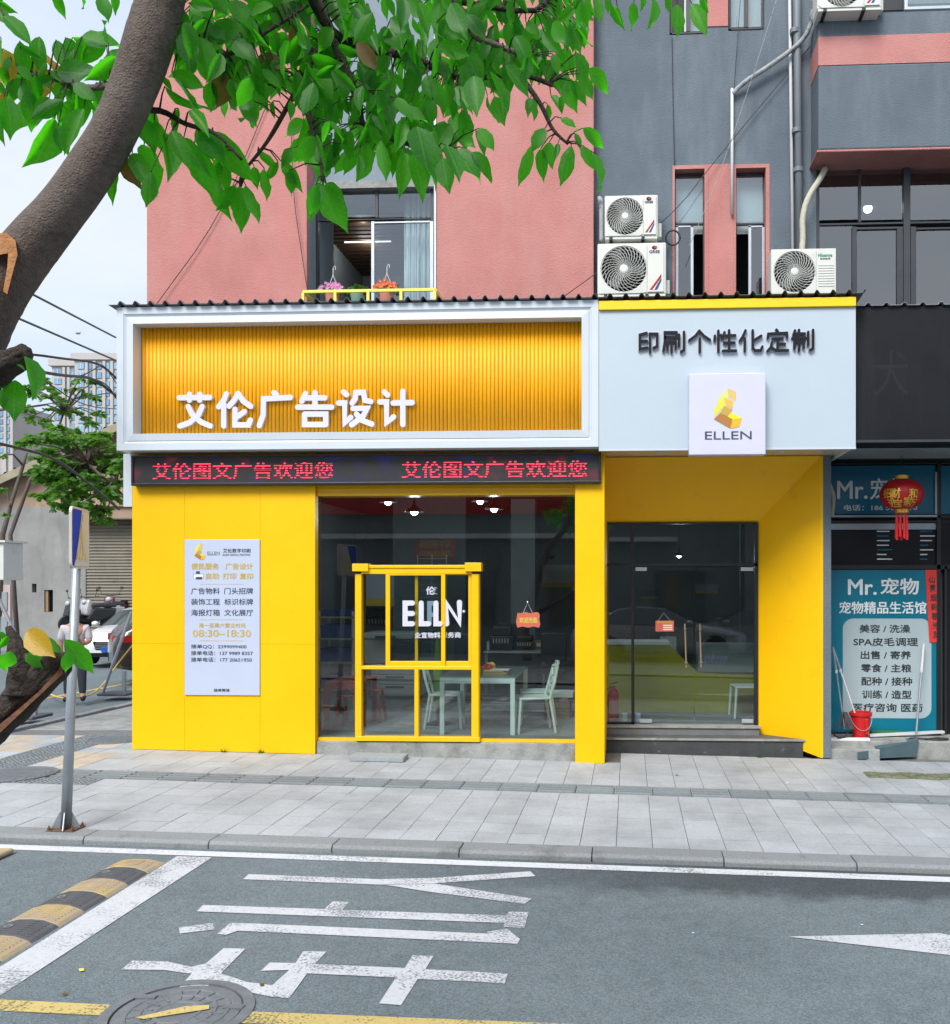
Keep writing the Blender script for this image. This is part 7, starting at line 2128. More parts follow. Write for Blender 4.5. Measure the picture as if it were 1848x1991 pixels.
# ---- far towers
def tower(label, px0, px1, py_top, t, cols, row_px, y_end, parapet=True, extra=None):
    a_, b_ = dep(px0, py_top, t), dep(px1, py_top, t)
    t_ = thing('apartment_tower', label, 'tower block', (a_.x, a_.y, 0), group='far tower blocks')
    d_ = (b_ - a_); d_.z = 0
    dn = Vector((-d_.y, d_.x, 0)).normalized()
    if dn.y < 0: dn = -dn
    L_ = d_.length; d_.normalize()
    Mx = Matrix(((d_.x, dn.x, 0, a_.x), (d_.y, dn.y, 0, a_.y), (0, 0, 1, 0), (0, 0, 0, 1)))
    z1 = a_.z
    MB().box(0, L_, 0, 14, -2, z1, Mx).build('wall', M['tower'], t_)
    MB().box(-.4, L_ + .4, -.4, 14.4, z1 + .01, z1 + 1.0, Mx).build('parapet', M['tower'], t_)
    s_ = t / FPX
    nrow = int((y_end - py_top) / row_px)
    for (cpx, wpx) in cols:
        x0_ = (cpx - px0) * s_ ; w_ = wpx * s_
        for r_ in range(nrow):
            zt_ = z1 - (r_ * row_px + 6) * s_
            o = MB().box(x0_, x0_ + w_, -.12, -.02, zt_ - row_px * .66 * s_, zt_, Mx).build('window', M['tower_glass_hazed'], t_)
            if wpx > 8: MB().box(x0_ + w_ * .48, x0_ + w_ * .53, -.2, -.121, zt_ - row_px * .66 * s_, zt_, Mx).build('mullion', M['print_white'], o)
        MB().box(x0_ + w_ + .3, x0_ + w_ + .7, -.35, -.001, 0, z1 - .2, Mx).build('pilaster', M['tower'], t_)
    return t_
tower('beige tower block with blue windows behind the cables, lower wing', 101, 148, 712, 140, ((106, 14), (124, 5), (132, 13)), 17.5, 880)
tower('beige tower block with blue windows, taller wing beside the sign', 145, 240, 700, 137, ((152, 12), (171, 8), (186, 12), (205, 8), (219, 12)), 17.5, 880)
tower('distant grey tower block at the very edge behind the leaves', -30, 22, 795, 150, ((-20, 10), (-4, 10), (9, 10)), 14, 880)
# ---- service cabinet, props, hose
cb = dep(5, 1128, 12.5)
ca = thing('service_cabinet', 'white metal service cabinet with louvres at the picture edge', 'cabinet', (cb.x, cb.y, cb.z))
s_ = 12.5 / FPX
MB().box(cb.x - .35, cb.x + 22 * s_, cb.y - .2, cb.y + .2, cb.z, cb.z + 72 * s_).build('box', M['ac_white'], ca, bevel=.01)
MB().box(cb.x - .37, cb.x + 29 * s_, cb.y - .24, cb.y + .24, cb.z + 72 * s_ + .001, cb.z + 76 * s_).build('lid', M['ac_white'], ca)
for k in range(4): MB().box(cb.x - .2, cb.x + 8 * s_, cb.y - .212, cb.y - .201, cb.z + (34 + 6 * k) * s_, cb.z + (37 + 6 * k) * s_).build('louvre', M['pipe_white'], ca)
MB().box(cb.x - .2, cb.x - .1, cb.y - .05, cb.y + .05, gz(cb.x, cb.y) - .05, cb.z - .001).build('stand', M['galv'], ca)
nf = dep(8, 1245, 15)
fr2 = thing('notice_stand', 'pale pink framed board standing below the service cabinet', 'frame', (nf.x, nf.y, gz(nf.x, nf.y)))
s_ = 15 / FPX
MB().box(nf.x - .4, nf.x + 12 * s_, nf.y, nf.y + .06, nf.z, nf.z + 108 * s_).build('frame', pm('pale pink paint', (.50, .40, .38), .7), fr2)
for k in range(2): MB().box(nf.x - .35, nf.x + 7 * s_, nf.y - .02, nf.y - .001, nf.z + (10 + 48 * k) * s_, nf.z + (46 + 48 * k) * s_).build('pane', M['int_wall'], fr2)
def prop(label, a, b, base, w):
    t_ = thing('prop_frame', label, 'prop', tuple(base), group='steel props on black feet')
    MB().tube([a, b], .028, 10).build('tube', M['galv'], t_)
    MB().box(base[0] - w, base[0] + w, base[1] - .25, base[1] + .25, base[2], base[2] + .05).build('foot', M['rubber'], t_, bevel=.015)
    MB().box(base[0] + w * .3, base[0] + w * .3 + .05, base[1] - .03, base[1] + .03, base[2] + .05, base[2] + .45).build('stub', M['galv'], t_)
g1 = gl(225, 1352); 
prop('slanting steel prop on a black foot beside the yellow wall', Vector((X(256, g1.y), g1.y, at(256, 1190, g1.y).z)), Vector((X(199, g1.y), g1.y, g1.z + .02)), (g1.x, g1.y + .1, g1.z), .28)
g2 = gl(57, 1396)
prop('slanting steel prop on a black foot near the broken branch', Vector((X(-5, g2.y), g2.y, at(-5, 1160, g2.y).z)), Vector((X(44, g2.y), g2.y, at(44, 1262, g2.y).z)), (g2.x, g2.y, g2.z), .22)
hz = [gl(85, 1345), gl(110, 1360), gl(150, 1362), gl(190, 1350), gl(225, 1325) + Vector((0, 0, .3)), gl(258, 1350) + Vector((0, 0, .9))]
pipe('hose', 'yellow rope sagging between the steel props', [v + Vector((0, 0, .03)) for v in hz], .014, M['sign_yellow'], 'rope')
ya = MB()
for k in range(10):
    y0_, y1_ = -1 + k * 3, 2 + k * 3
    ya.face([(-11.2, y0_, gz(-11.2, y0_) - .084), (-11.05, y0_, gz(-11.05, y0_) - .084), (-11.05, y1_, gz(-11.05, y1_) - .084), (-11.2, y1_, gz(-11.2, y1_) - .084)])
ya.build('lane_line', M['paint_yellow'], side_road)
# kerb of the side street
for k in range(18):
    y0_ = KY1 + .3 + k * 1.0
    z_ = gz(-8.68, y0_)
    MB().box(-8.75, -8.61, y0_, y0_ + .99, z_ - .2, z_ + .004).build('kerb_stone', M['kerb'], side_pavement)
# ---- overhead cables
def ocable(label, pts, r, mat):
    return pipe('overhead_cable', label, [dep(*p) for p in pts], r, mat, 'cable', 6, 'overhead cables')
ocable('upper green overhead cable running down to the sign box', [(40, 560, 9), (225, 656, 12)], .012, M['cable_green'])
ocable('lower green overhead cable running down to the sign box', [(20, 612, 9), (228, 702, 12)], .012, M['cable_green'])
ocable('black cable bundle sagging across the tower from the broken stub', [(-20, 688, 9), (60, 688, 9.5), (120, 697, 10), (180, 703, 11), (205, 715, 11.6), (226, 735, 12)], .014, M['cable'])
ocable('thick black cable bundle below the first one across the tower', [(40, 715, 9), (90, 725, 9.5), (130, 731, 10), (180, 733, 11), (226, 770, 12)], .018, M['cable'])
ocable('black cable looping up before the tower windows', [(70, 722, 9.5), (150, 735, 10.5), (185, 718, 11), (200, 705, 11.3), (226, 745, 12)], .007, M['cable'])
ocable('fine black cable crossing the tower towards the sign box', [(80, 735, 9.5), (160, 790, 10.5), (228, 795, 12)], .006, M['cable'])
ocable('slanting fine cable over the green tree crown', [(-10, 800, 9), (100, 785, 10), (200, 765, 11), (228, 764, 12)], .006, M['cable'])
ocable('thick dark cable passing in front of the tree crown at left', [(-20, 858, 9), (40, 872, 9.5), (90, 885, 10), (130, 905, 10.5), (232, 990, 12)], .016, M['cable'])
ocable('dark cable fanning out into the sign box', [(120, 728, 10), (180, 735, 11), (210, 748, 11.5), (226, 775, 12)], .008, M['cable'])
bd = dep(152, 648, 40)
br_ = thing('bird', 'tiny grey bird flying over the cables', 'bird', tuple(bd))
MB().ball(bd, .05, 10, 2.4, 1, 1).build('body', M['pipe_grey'], br_)
for s2 in (1, -1): MB().add([bd + Vector((-.03, 0, .02)), bd + Vector((.08, 0, .02)), bd + Vector((s2 * .25, 0, .10 + .02 * s2)), bd + Vector((s2 * .12, 0, .06))], [(0, 1, 2, 3)]).build('wing', M['pipe_grey'], br_)

# ---- trees behind
def fronds(mb, c, rad, n, rnd, leaf=.07, droop=.5):
    for _ in range(n):
        a_ = rnd.uniform(0, 2 * PI); e_ = rnd.uniform(-.4, .9)
        d_ = Vector((math.cos(a_) * math.cos(e_), math.sin(a_) * math.cos(e_), math.sin(e_)))
        L_ = rad * rnd.uniform(.6, 1.1)
        side = d_.cross(Vector((0, 0, 1)));
        if side.length < .1: side = Vector((1, 0, 0))
        side.normalize()
        for j in range(6):
            f = .3 + .7 * j / 5
            p = c + d_ * L_ * f + Vector((0, 0, -droop * L_ * f * f))
            for s2 in (1, -1):
                u = (side * s2 + d_ * .35 + Vector((0, 0, -.35)) + Vector((rnd.uniform(-.2, .2), rnd.uniform(-.2, .2), rnd.uniform(-.2, .2)))).normalized()
                w_ = u.cross(Vector((rnd.uniform(-1, 1), rnd.uniform(-1.6, .2), rnd.uniform(-.3, 1)))).normalized()
                l_ = leaf * rnd.uniform(.8, 1.3)
                mb.face([p, p + u * l_ * .5 + w_ * l_ * .24, p + u * l_, p + u * l_ * .5 - w_ * l_ * .24])
def back_tree(label, clumps, trunk, t, leaf, seed, n=9):
    rnd = random.Random(seed)
    b0 = dep(*trunk[0], t)
    t_ = thing('street_tree', label, 'tree', (b0.x, b0.y, gz(b0.x, b0.y)), group='trees in the side street')
    pts = [dep(px, py, t) for px, py in trunk]
    pts[0].z = min(pts[0].z, gz(b0.x, b0.y))
    MB().tube(pts, [.05 - .03 * i / (len(pts) - 1) for i in range(len(pts))], 10).build('trunk', M['bark'], t_, smooth=True)
    cr_ = MB(); br = MB()
    for (px, py, rp) in clumps:
        c = dep(px, py, t + rnd.uniform(-.8, .8))
        fronds(cr_, c, rp * t / FPX, n, rnd, leaf)
        q_ = min(pts[1:], key=lambda v: (v - c).length)
        br.tube([q_, q_.lerp(c, .5) + Vector((0, 0, .1)), c], [.022, .014, .008], 5, cap=False)
    cr_.build('crown', M['leaf_far'], t_)['kind'] = 'stuff'
    br.build('limbs', M['bark'], t_)
rc = random.Random(21)
cl1 = []
for _ in range(85):
    a_ = rc.uniform(0, 2 * PI); r_ = math.sqrt(rc.random())
    cl1.append((150 + 95 * r_ * math.cos(a_), 912 + 78 * r_ * math.sin(a_), rc.uniform(12, 20)))
cl1 += [(100, 845, 16), (110, 830, 14), (70, 850, 16), (50, 860, 16), (185, 1000, 18), (200, 985, 18), (205, 1010, 14), (130, 985, 16), (120, 960, 18), (215, 900, 18), (230, 880, 16)]
back_tree('dense green tree with feathery leaves behind the blue sign', cl1, [(290, 1130), (282, 1010), (225, 950), (170, 900)], 16.0, .12, 5, 8)
cl2 = [(rc.uniform(50, 200), rc.uniform(735, 830), rc.uniform(8, 14)) for _ in range(30)] + [(150, 800, 12), (175, 825, 10), (65, 760, 12)]
back_tree('thin sparse tree with light leaves in front of the tower', cl2, [(40, 1090), (20, 1040), (60, 930), (72, 920), (100, 870), (125, 800)], 19.0, .10, 8, 5)
back_tree('slender bare trunk with few leaves at the picture edge', [(8, 950, 8), (15, 1000, 7), (5, 885, 8)], [(-10, 1100), (5, 1040), (20, 985), (45, 905), (52, 880)], 15.0, .07, 9, 4)
# ================================================================ the big leaning tree in front
TR = 2.45
tree = thing('leaning_tree', 'large leaning tree with grey brown trunk and drooping green leaves', 'tree', tuple(dep(-150, 1700, TR)))
ax = [(-330, 2300, 2.5), (-300, 1800, 2.5), (-250, 1350, 2.48), (-185, 1050, 2.46), (-130, 880, 2.45), (-92, 750, 2.45), (-52, 645, 2.45), (-6, 562, 2.45), (52, 490, 2.45), (112, 418, 2.44), (170, 340, 2.43), (222, 255, 2.42), (260, 168, 2.41), (290, 80, 2.4), (313, 0, 2.4), (330, -90, 2.38), (350, -220, 2.36), (380, -400, 2.34)]
wd_ = [150, 146, 138, 132, 128, 122, 116, 108, 97, 88, 84, 83, 85, 87, 85, 82, 80, 76]
P = [dep(*p) for p in ax]; Rr_ = [w * p[2] / FPX / 2 for w, p in zip(wd_, ax)]
# refine the axis
def refine(P, Q, k=4):
    out = []; ro = []
    n = len(P)
    for i in range(n - 1):
        p0, p1, p2, p3 = P[max(i - 1, 0)], P[i], P[i + 1], P[min(i + 2, n - 1)]
        for j in range(k):
            t = j / k
            out.append(.5 * ((2 * p1) + (p2 - p0) * t + (2 * p0 - 5 * p1 + 4 * p2 - p3) * t * t + (3 * p1 - p0 - 3 * p2 + p3) * t ** 3))
            ro.append(Q[i] * (1 - t) + Q[i + 1] * t)
    return out + [P[-1]], ro + [Q[-1]]
PP, RRs = refine(P, Rr_, 16)
NR = 72
tk = MB().tube(PP, RRs, NR)
from mathutils import noise as mnoise
nv = []
for i in range(len(PP)):
    for k in range(NR):
        v = Vector(tk.v[i * NR + k]); d = (v - PP[i])
        a_ = 2 * PI * k / NR
        fis = mnoise.noise(Vector((3.2 * math.cos(a_), 3.2 * math.sin(a_), i * .045))) * .5 + mnoise.noise(Vector((7 * math.cos(a_), 7 * math.sin(a_), i * .16))) * .35
        ringw = max(0, mnoise.noise(Vector((i * .42, math.cos(a_) * .6, math.sin(a_) * .6))) - .25)
        b_ = 1 + .06 * mnoise.noise(v * 6) + .018 * fis + .05 * ringw + .004 * mnoise.noise(v * 60)
        nv.append(tuple(PP[i] + d * b_))
tk.v = nv
rnd = random.Random(2)
tk.build('trunk', M['bark'], tree, smooth=True)
# torn patch, stubs, the broken lower branch
def curve_tube(name, pts, rads, mat, n=12, rough=.12, parent=None, seg=4, freq=25):
    A, B = refine([dep(*p) for p in pts], rads, seg)
    mb = MB().tube(A, B, n)
    out = []
    for i, v in enumerate(mb.v):
        j, k = i // n, i % n
        c = A[min(j, len(A) - 1)]
        a_ = 2 * PI * k / n
        fis = mnoise.noise(Vector((2.6 * math.cos(a_), 2.6 * math.sin(a_), j * .12))) + .6 * mnoise.noise(Vector((6 * math.cos(a_), 6 * math.sin(a_), j * .35)))
        v = Vector(v); out.append(tuple(c + (v - c) * (1 + rough * (mnoise.noise(v * freq) * .7 + fis))))
    mb.v = out
    return mb.build(name, mat, parent or tree, smooth=True)
sc_ = MB()
so1 = [(-22, 455), (12, 452), (30, 468), (34, 495), (22, 540), (14, 572), (6, 566), (14, 520), (16, 492), (0, 495), (-22, 492)]
A_ = [dep(x, y, 2.355) for x, y in so1]; B_ = [dep(x, y, 2.40) for x, y in so1]
n = len(so1)
sc_.add(A_ + B_, [tuple(range(n))] + [(i, i + n, (i + 1) % n + n, (i + 1) % n) for i in range(n)])
sc_.build('torn_bark', M['wood'], tree)
curve_tube('stub', [(-40, 740, 2.42), (5, 712, 2.40), (52, 684, 2.38)], [.055, .035, .022], M['bark_dark'], 28, .28, None, 8)
curve_tube('broken_branch', [(-300, 1640, 2.45), (-120, 1500, 2.2), (-20, 1418, 2.05), (50, 1350, 1.98), (110, 1292, 1.95), (122, 1278, 1.95)], [.055, .045, .04, .036, .030, .018], M['bark_dark'], 40, .17, None, 10)
w_ = MB()
so2 = [(125, 1276), (122, 1310), (60, 1368), (0, 1425), (-40, 1470), (-40, 1440), (20, 1392), (75, 1345), (112, 1305)]
A_ = [dep(x, y, 1.925) for x, y in so2]; B_ = [dep(x, y, 1.97) for x, y in so2]
n = len(so2)
w_.add(A_ + B_, [tuple(range(n))] + [(i, i + n, (i + 1) % n + n, (i + 1) % n) for i in range(n)])
w_.build('torn_wood', pm('reddish torn wood', (.16, .075, .04), .9, var=.35, vscale=30, bump=.8, bscale=50), tree)
curve_tube('stub', [(46, 1345, 1.96), (40, 1300, 1.95), (30, 1255, 1.95), (16, 1218, 1.95)], [.036, .022, .017, .006], M['bark_dark'], 24, .28, None, 8)
# boughs
def bough(pts, r0, r1, mat=M['bark']):
    n = len(pts)
    return curve_tube('bough', pts, [r0 + (r1 - r0) * i / (n - 1) for i in range(n)], mat, 8, .10, None, 4, 40)
BW = [
 [(345, -170, 2.38), (470, -130, 2.5), (590, -40, 2.65), (640, 55, 2.72), (690, 180, 2.8), (705, 240, 2.82)],
 [(590, -40, 2.65), (645, 60, 2.72), (720, 95, 2.8), (800, 110, 2.9), (890, 150, 3.0), (1010, 145, 3.05), (1075, 165, 3.05)],
 [(640, 60, 2.72), (600, 130, 2.7), (560, 205, 2.68), (520, 275, 2.66), (480, 325, 2.65)],
 [(470, -130, 2.5), (700, -150, 2.8), (880, 0, 2.95), (920, 65, 3.0), (960, 85, 3.0), (1040, 115, 3.02)],
 [(300, 50, 2.4), (350, 90, 2.5), (430, 110, 2.55), (520, 60, 2.6), (600, 10, 2.65)],
 [(230, 215, 2.42), (310, 215, 2.5), (360, 240, 2.5), (420, 260, 2.5), (470, 310, 2.5)],
 [(260, 160, 2.41), (170, 170, 2.5), (95, 150, 2.55), (0, 135, 2.6), (-80, 130, 2.6)],
 [(880, 0, 2.95), (1040, 20, 3.05), (1090, -40, 3.1), (1200, -60, 3.15), (1330, -40, 3.2)],
 [(1010, 145, 3.05), (1050, 200, 3.05), (1075, 250, 3.05), (1105, 280, 3.05)],
 [(705, 240, 2.82), (760, 270, 2.85), (820, 285, 2.9), (880, 290, 2.95)],
 [(590, 190, 2.69), (620, 290, 2.66), (628, 350, 2.65)],
 [(480, 325, 2.65), (470, 350, 2.65), (468, 362, 2.65)],
 [(-80, 130, 2.6), (-60, 60, 2.55), (20, -20, 2.5), (110, -60, 2.5), (200, -60, 2.5), (330, -90, 2.38)],
]
NODES = []
for i, bw in enumerate(BW):
    big = i in (0, 1, 3)
    bough(bw, .026 if i == 0 else .016 if big else .010, .008 if big else .004, M['bark'] if i in (0, 3, 6) else M['bark_dark'])
    for a, c in zip(bw[:-1], bw[1:]):
        for k in range(8):
            t = k / 8
            NODES.append(tuple(a[j] * (1 - t) + c[j] * t for j in range(3)))
# leaf shapes: pointed blades with a folded midrib, three droops
def leaf_mesh(name, wid, droop, fold, mat, tipdrip=.08, bend=0.0, wave=.012, curl=0.0):
    prof = [0, .40, .74, .96, 1.0, .90, .62, .24, 0.0]
    pos = [0, .08, .2, .35, .5, .66, .82, .94, 1.0 + tipdrip]
    vs = []; fs = []
    for i, (s, w) in enumerate(zip(pos, prof)):
        zc = -droop * s * s
        for e in (-1, -.5, 0, .5, 1):
            ww = w * wid * (1 + .05 * math.sin(i * 2.3 + e * 2))
            vs.append((e * ww + bend * s * s, s, zc + fold * abs(e) * ww + wave * math.sin(s * 17 + e) * abs(e) * w + curl * e * s * wid))
    for i in range(len(pos) - 1):
        for j in range(4):
            a = i * 5 + j
            fs.append((a, a + 1, a + 6, a + 5))
    me = bpy.data.meshes.new(name); me.from_pydata(vs, [], fs)
    for q in me.polygons: q.use_smooth = True
    me.materials.append(mat)
    return me
GL = M['leaf']
_lm = leaf_mesh
def leaf_mesh(n_, w_, *a, **k): return _lm(n_, w_ * 1.12, *a, **k)
LM = [leaf_mesh('leaf', .225, .16, .35, GL, bend=.04), leaf_mesh('leaf', .20, .28, .6, GL, bend=-.06, wave=.02), leaf_mesh('leaf', .245, .08, .15, GL, curl=.3), leaf_mesh('leaf', .21, .24, -.4, GL, bend=.08, wave=.022),
      leaf_mesh('leaf', .23, .36, .45, GL, bend=-.03, curl=-.4), leaf_mesh('leaf', .19, .12, .75, GL, bend=.10, wave=.018), leaf_mesh('leaf', .26, .20, .25, GL, bend=-.09, wave=.03, curl=.5)]
LO = leaf_mesh('leaf', .28, .12, .3, M['leaf_old']); LB = leaf_mesh('leaf', .26, .15, .3, M['leaf_brown'], curl=.4)
crown_o = bpy.data.objects.new('crown', None); crown_o.empty_display_size = .1; col.objects.link(crown_o); crown_o.parent = tree
crown_o.matrix_parent_inverse = tree.matrix_basis.inverted()
ZA = Zw(0, 0, 2.9806); ZB = Zw(600, 0, 2.9806); ZC = Zw(1136, 0, 2.5667)
LV = []
def L(win, lst, d0, kind=0):
    for q in lst:
        a = win(q[0], q[1]); b = win(q[2], q[3])
        LV.append((a, b, d0, q[4] if len(q) > 4 else kind))
L(ZA, [(20, 90, 190, 240), (320, 690, 200, 1000), (620, 260, 360, 345), (680, 330, 520, 470), (630, 250, 590, 110), (770, 215, 660, 300), (590, -30, 625, 115), (330, -60, 355, 105), (480, -40, 490, 45), (660, -50, 680, 60), (150, 460, 40, 575), (40, 560, 75, 800), (5, 640, 22, 840), (370, 580, 185, 690), (450, 585, 340, 745), (340, 730, 395, 890), (490, 630, 385, 890), (270, 360, 215, 440), (120, 270, 235, 335), (30, 290, 60, 485, 1), (290, 410, 430, 500, 1), (20, 380, 30, 500, 2), (350, 470, 440, 560), (210, 440, 215, 590), (120, 500, 200, 640), (60, 330, 20, 420), (-20, 60, 60, 130), (-30, 0, 90, 60), (100, 380, 190, 470, 1), (430, 480, 560, 590), (520, 520, 600, 620)], 2.5)
L(ZA, [(960, 770, 1030, 1050), (720, 915, 800, 1085, 2), (770, 890, 875, 1100), (840, 840, 905, 1090), (690, 970, 655, 1195), (880, 1000, 872, 1195), (1070, 800, 1195, 1010), (1130, 840, 1208, 1140), (1240, 765, 1455, 1060), (1150, 735, 1245, 940), (880, 630, 900, 810), (830, 680, 870, 870), (960, 500, 1185, 690), (1000, 420, 1195, 510), (1040, 630, 1010, 780), (1110, 640, 1230, 770), (1090, 165, 1080, 395), (1170, 215, 1240, 430), (1010, 450, 1190, 660), (940, 450, 1010, 520), (900, 700, 950, 880), (1000, 760, 1090, 960), (1180, 760, 1270, 950)], 2.48)
L(ZA, [(1160, 290, 1200, 485), (1230, 470, 1222, 645), (1340, 460, 1362, 590), (1400, 465, 1410, 595), (1460, 425, 1535, 558), (1540, 605, 1405, 712), (1590, 585, 1590, 690), (1690, 585, 1705, 695), (1600, 405, 1605, 545), (1395, 1080, 1400, 1295), (1400, 1085, 1415, 1355), (1370, 1075, 1275, 1245), (1430, 1075, 1555, 1258), (1250, 1040, 1297, 1255), (1310, 920, 1285, 1095), (1480, 970, 1490, 1085), (1540, 980, 1600, 1148), (1640, 940, 1750, 1105), (1690, 990, 1690, 1135), (1710, 860, 1630, 965), (1840, 1075, 1805, 1265), (1290, 340, 1420, 400, 2), (1500, 330, 1680, 400, 2), (1350, 250, 1300, 200), (1120, 90, 1270, 180), (1290, 900, 1250, 1060), (1620, 940, 1560, 1060), (1500, 880, 1620, 960)], 2.62)
L(ZB, [(90, 1070, -5, 1265), (95, 1075, 188, 1338), (110, 1065, 243, 1228), (80, 1060, 40, 1130), (575, 890, 540, 1120), (640, 735, 725, 1035), (620, 895, 692, 1095), (790, 915, 818, 1115), (810, 845, 912, 1028), (875, 865, 978, 1032), (955, 885, 1085, 1010), (1000, 745, 1088, 875), (980, 755, 1052, 905), (560, 690, 540, 885), (430, 815, 505, 1015), (345, 825, 335, 990), (250, 755, 240, 930), (280, 725, 375, 840), (350, 635, 350, 755), (270, 585, 270, 730), (225, 455, 195, 575), (145, 595, 105, 725), (60, 750, 105, 845), (330, 475, 375, 630), (480, 325, 395, 415), (400, 145, 400, 275), (300, 10, 270, 245), (560, -10, 560, 160), (650, 10, 725, 205), (500, 560, 490, 740), (520, 565, 610, 700)], 2.72)
L(ZB, [(700, 435, 715, 575, 2), (730, 580, 690, 735, 2), (610, 415, 615, 515, 2), (580, 505, 600, 630), (750, 130, 890, 240), (800, 490, 855, 650), (850, 575, 850, 695), (950, 300, 1035, 480), (770, 250, 945, 340), (900, 635, 945, 860), (880, 755, 965, 855), (970, 440, 990, 645), (1060, 415, 1195, 700), (1050, 555, 1072, 715), (1090, 560, 1142, 725), (1155, 375, 1310, 545), (1075, 365, 1140, 435)], 2.9)
L(ZB, [(1305, 845, 1212, 1065), (1360, 865, 1367, 1045), (1410, 825, 1400, 965), (1460, 835, 1455, 925), (1540, 845, 1508, 1060), (1600, 855, 1672, 985), (1680, 895, 1715, 1075), (1605, 745, 1735, 855), (1385, 745, 1308, 868), (1560, 775, 1600, 865), (1480, 685, 1565, 745), (1640, 395, 1760, 525), (1590, 425, 1665, 582), (1510, 455, 1562, 640), (1400, 605, 1412, 718), (1330, 560, 1360, 690), (1300, 570, 1280, 660), (1480, 555, 1485, 655), (1420, 555, 1500, 645), (1440, 425, 1385, 505), (1090, 145, 1060, 265), (1170, 130, 1170, 300), (1210, 145, 1255, 325), (1275, 130, 1355, 205), (1380, 185, 1465, 315), (1470, 130, 1512, 305), (1555, 145, 1622, 278), (1600, 10, 1570, 165), (1680, -20, 1712, 105), (1770, 20, 1842, 155), (1440, 80, 1452, 205), (1370, 215, 1402, 365), (1250, 275, 1335, 355), (1440, 335, 1505, 385), (1310, 375, 1332, 445), (1540, 470, 1620, 600), (1600, 380, 1560, 460), (1480, 430, 1520, 540)], 3.04)
L(ZC, [(75, -10, 95, 95), (180, 30, 192, 145), (262, 10, 250, 145), (350, -20, 392, 98), (480, 20, 482, 185), (555, 20, 628, 158), (600, -30, 640, 60), (20, -20, 15, 110), (0, 130, 12, 240), (430, -30, 440, 60), (300, -40, 310, 60), (130, -30, 150, 60)], 3.15)
# the lower shoot on the broken branch
ZD = Zw(0, 1000, 3.981)
L(ZD, [(60, 960, -20, 1080), (80, 1080, 20, 1250), (210, 920, 400, 1120, 1), (380, 970, 520, 1100), (500, 990, 735, 1270), (230, 1060, 350, 1190, 2), (200, 1100, 310, 1210), (540, 1080, 510, 1250), (0, 930, 60, 1010), (160, 960, 120, 1060)], 1.93)
ZE = Zw(0, 560, 3.688)
L(ZE, [(180, 500, 330, 720), (110, 670, 90, 950), (60, 680, -10, 740), (120, 560, 190, 600), (10, 740, 40, 880), (90, 610, 30, 640)], 2.4)
L(ZE, [(180, 510, 90, 570)], 2.4)
n_explicit = len(LV)
# fill the dense upper canopy with whorls along the boughs
rl = random.Random(17)
def inside_fill(x, y):
    if y > 330 or y < -90: return False
    if x < 345 or x > 1150: return False
    lim = 110 if x < 430 else 190 if x < 520 else 150 if x < 590 else 300 if x < 800 else 260 if x < 900 else 150 if x < 1000 else 120
    return y < lim
tries = 0
fills = []
while len(fills) < 640 and tries < 12000:
    tries += 1
    nx_, ny_, nd_ = rl.choice(NODES)
    if rl.random() < .45:
        x = rl.uniform(345, 1150); y = rl.uniform(-90, 330)
        nx_, ny_, nd_ = min(NODES, key=lambda q: (q[0] - x) ** 2 + (q[1] - y) ** 2)
    else:
        x = nx_ + rl.gauss(0, 55); y = ny_ + rl.gauss(10, 50)
    if not inside_fill(x, y): continue
    dd = max(2.4, nd_ + rl.uniform(-.12, .35))
    ang = rl.gauss(PI / 2, .55)
    Lp = rl.uniform(40, 72) * 2.7 / dd
    fills.append(((x, y), (x + Lp * math.cos(ang), y + Lp * math.sin(ang)), dd, 2 if rl.random() < .03 else 0))
for _ in range(46):
    x = rl.uniform(-30, 235); y = rl.uniform(70, 190) + .1 * x * 0
    ang = rl.gauss(PI / 2, .8); Lp = rl.uniform(45, 85)
    fills.append(((x, y), (x + Lp * math.cos(ang), y + Lp * math.sin(ang)), 2.52 + rl.uniform(0, .15), 1 if rl.random() < .08 else 0))
tw = MB()
leaves = []
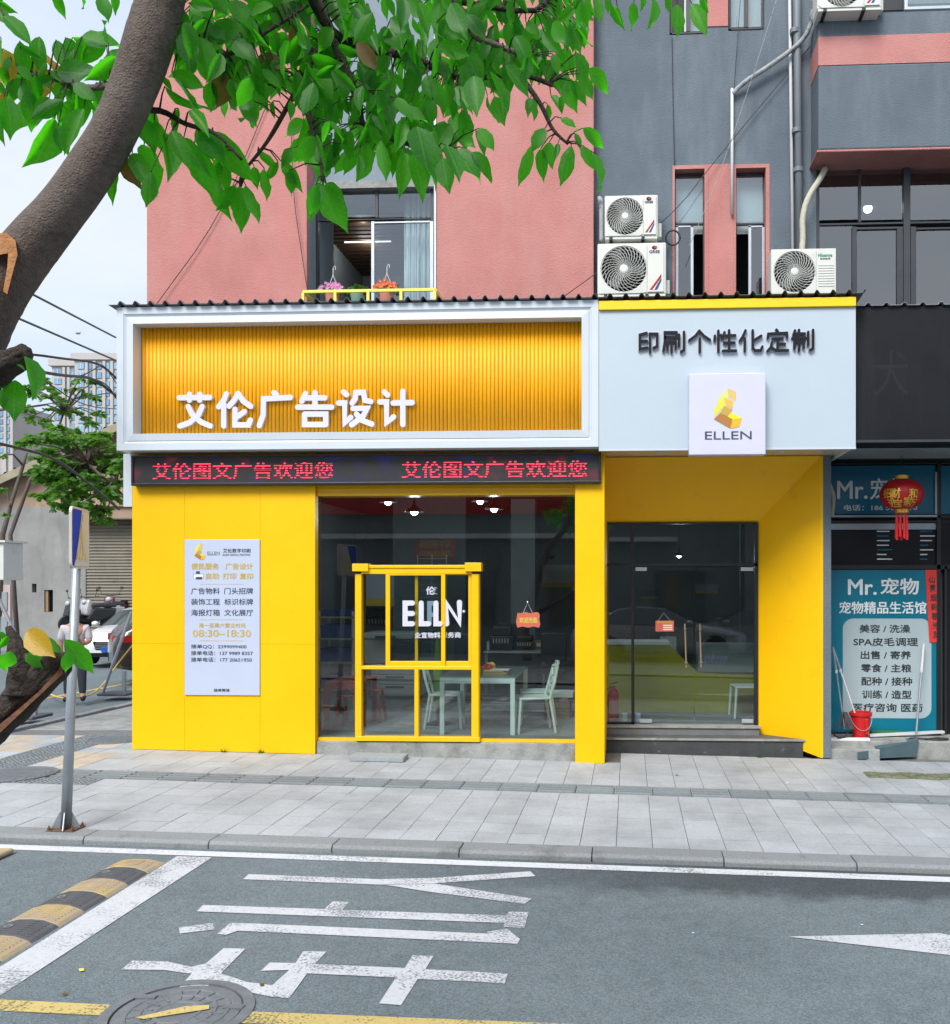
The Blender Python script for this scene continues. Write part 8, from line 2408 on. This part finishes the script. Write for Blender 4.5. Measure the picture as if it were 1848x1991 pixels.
def add_leaf(a, b, d, kind, jit):
    A = dep(a[0], a[1], d + rl.uniform(-jit, jit)); 
    dv = rl.uniform(-.35, .35)
    Lpx = math.hypot(b[0] - a[0], b[1] - a[1])
    Lw = Lpx * d / FPX
    B = dep(b[0], b[1], A and (A - CAM).dot(Vector((-_sy, _cy, 0))) + dv * Lw)
    Y_ = (B - A); Ln = Y_.length; Y_.normalize()
    view = (CAM - A).normalized()
    nrm = view + Vector((rl.uniform(-.7, .7), rl.uniform(-.7, .7), rl.uniform(-.1, .9)))
    Z_ = (nrm - Y_ * nrm.dot(Y_)).normalized()
    if rl.random() < .22: Z_ = (Matrix.Rotation(rl.uniform(-1.1, 1.1), 3, Y_) @ Z_)
    X_ = Y_.cross(Z_)
    s = Ln / 1.06
    ws = rl.uniform(.86, 1.12)
    Mx = Matrix(((X_.x * s * ws, Y_.x * s, Z_.x * s, A.x), (X_.y * s * ws, Y_.y * s, Z_.y * s, A.y), (X_.z * s * ws, Y_.z * s, Z_.z * s, A.z), (0, 0, 0, 1)))
    return Mx, A
for (a, b, d, kind) in LV + fills:
    Mx, A = add_leaf(a, b, d, kind, .06)
    leaves.append((math.hypot(b[0] - a[0], b[1] - a[1]), kind, Mx, A, a, d))
order = sorted(range(len(leaves)), key=lambda i: -leaves[i][0] if -40 < leaves[i][4][1] else 0)
solo = set(order[:300])
restl = MB()
for i, (lp, kind, Mx, A, a, d) in enumerate(leaves):
    me = LO if kind == 1 else LB if kind == 2 else LM[(i * 5 + i // 7) % 7]
    if i in solo:
        o = bpy.data.objects.new('leaf', me); col.objects.link(o); o.parent = crown_o
        o.matrix_basis = Mx
    else:
        restl.add([Mx @ v.co for v in me.vertices], [tuple(p.vertices) for p in me.polygons])
    # petiole to the nearest bough
    if d > 2.0 and not (a[0] < 130 and a[1] > 600):
        nd = min(NODES, key=lambda q: (q[0] - a[0]) ** 2 + (q[1] - a[1]) ** 2 + (300 * (q[2] - d)) ** 2)
        B = dep(*nd)
        if (B - A).length < .45:
            m_ = A.lerp(B, .5) + Vector((0, 0, .012))
            tw.tube([A, m_, B], [.0016, .002, .003], 4, cap=False)
    else:
        pass
ro_ = restl.build('foliage', M['leaf_mass'], crown_o); ro_['kind'] = 'stuff'
for q in ro_.data.polygons: q.use_smooth = True
tw.build('twigs', M['bark_dark'], tree)['kind'] = 'stuff'
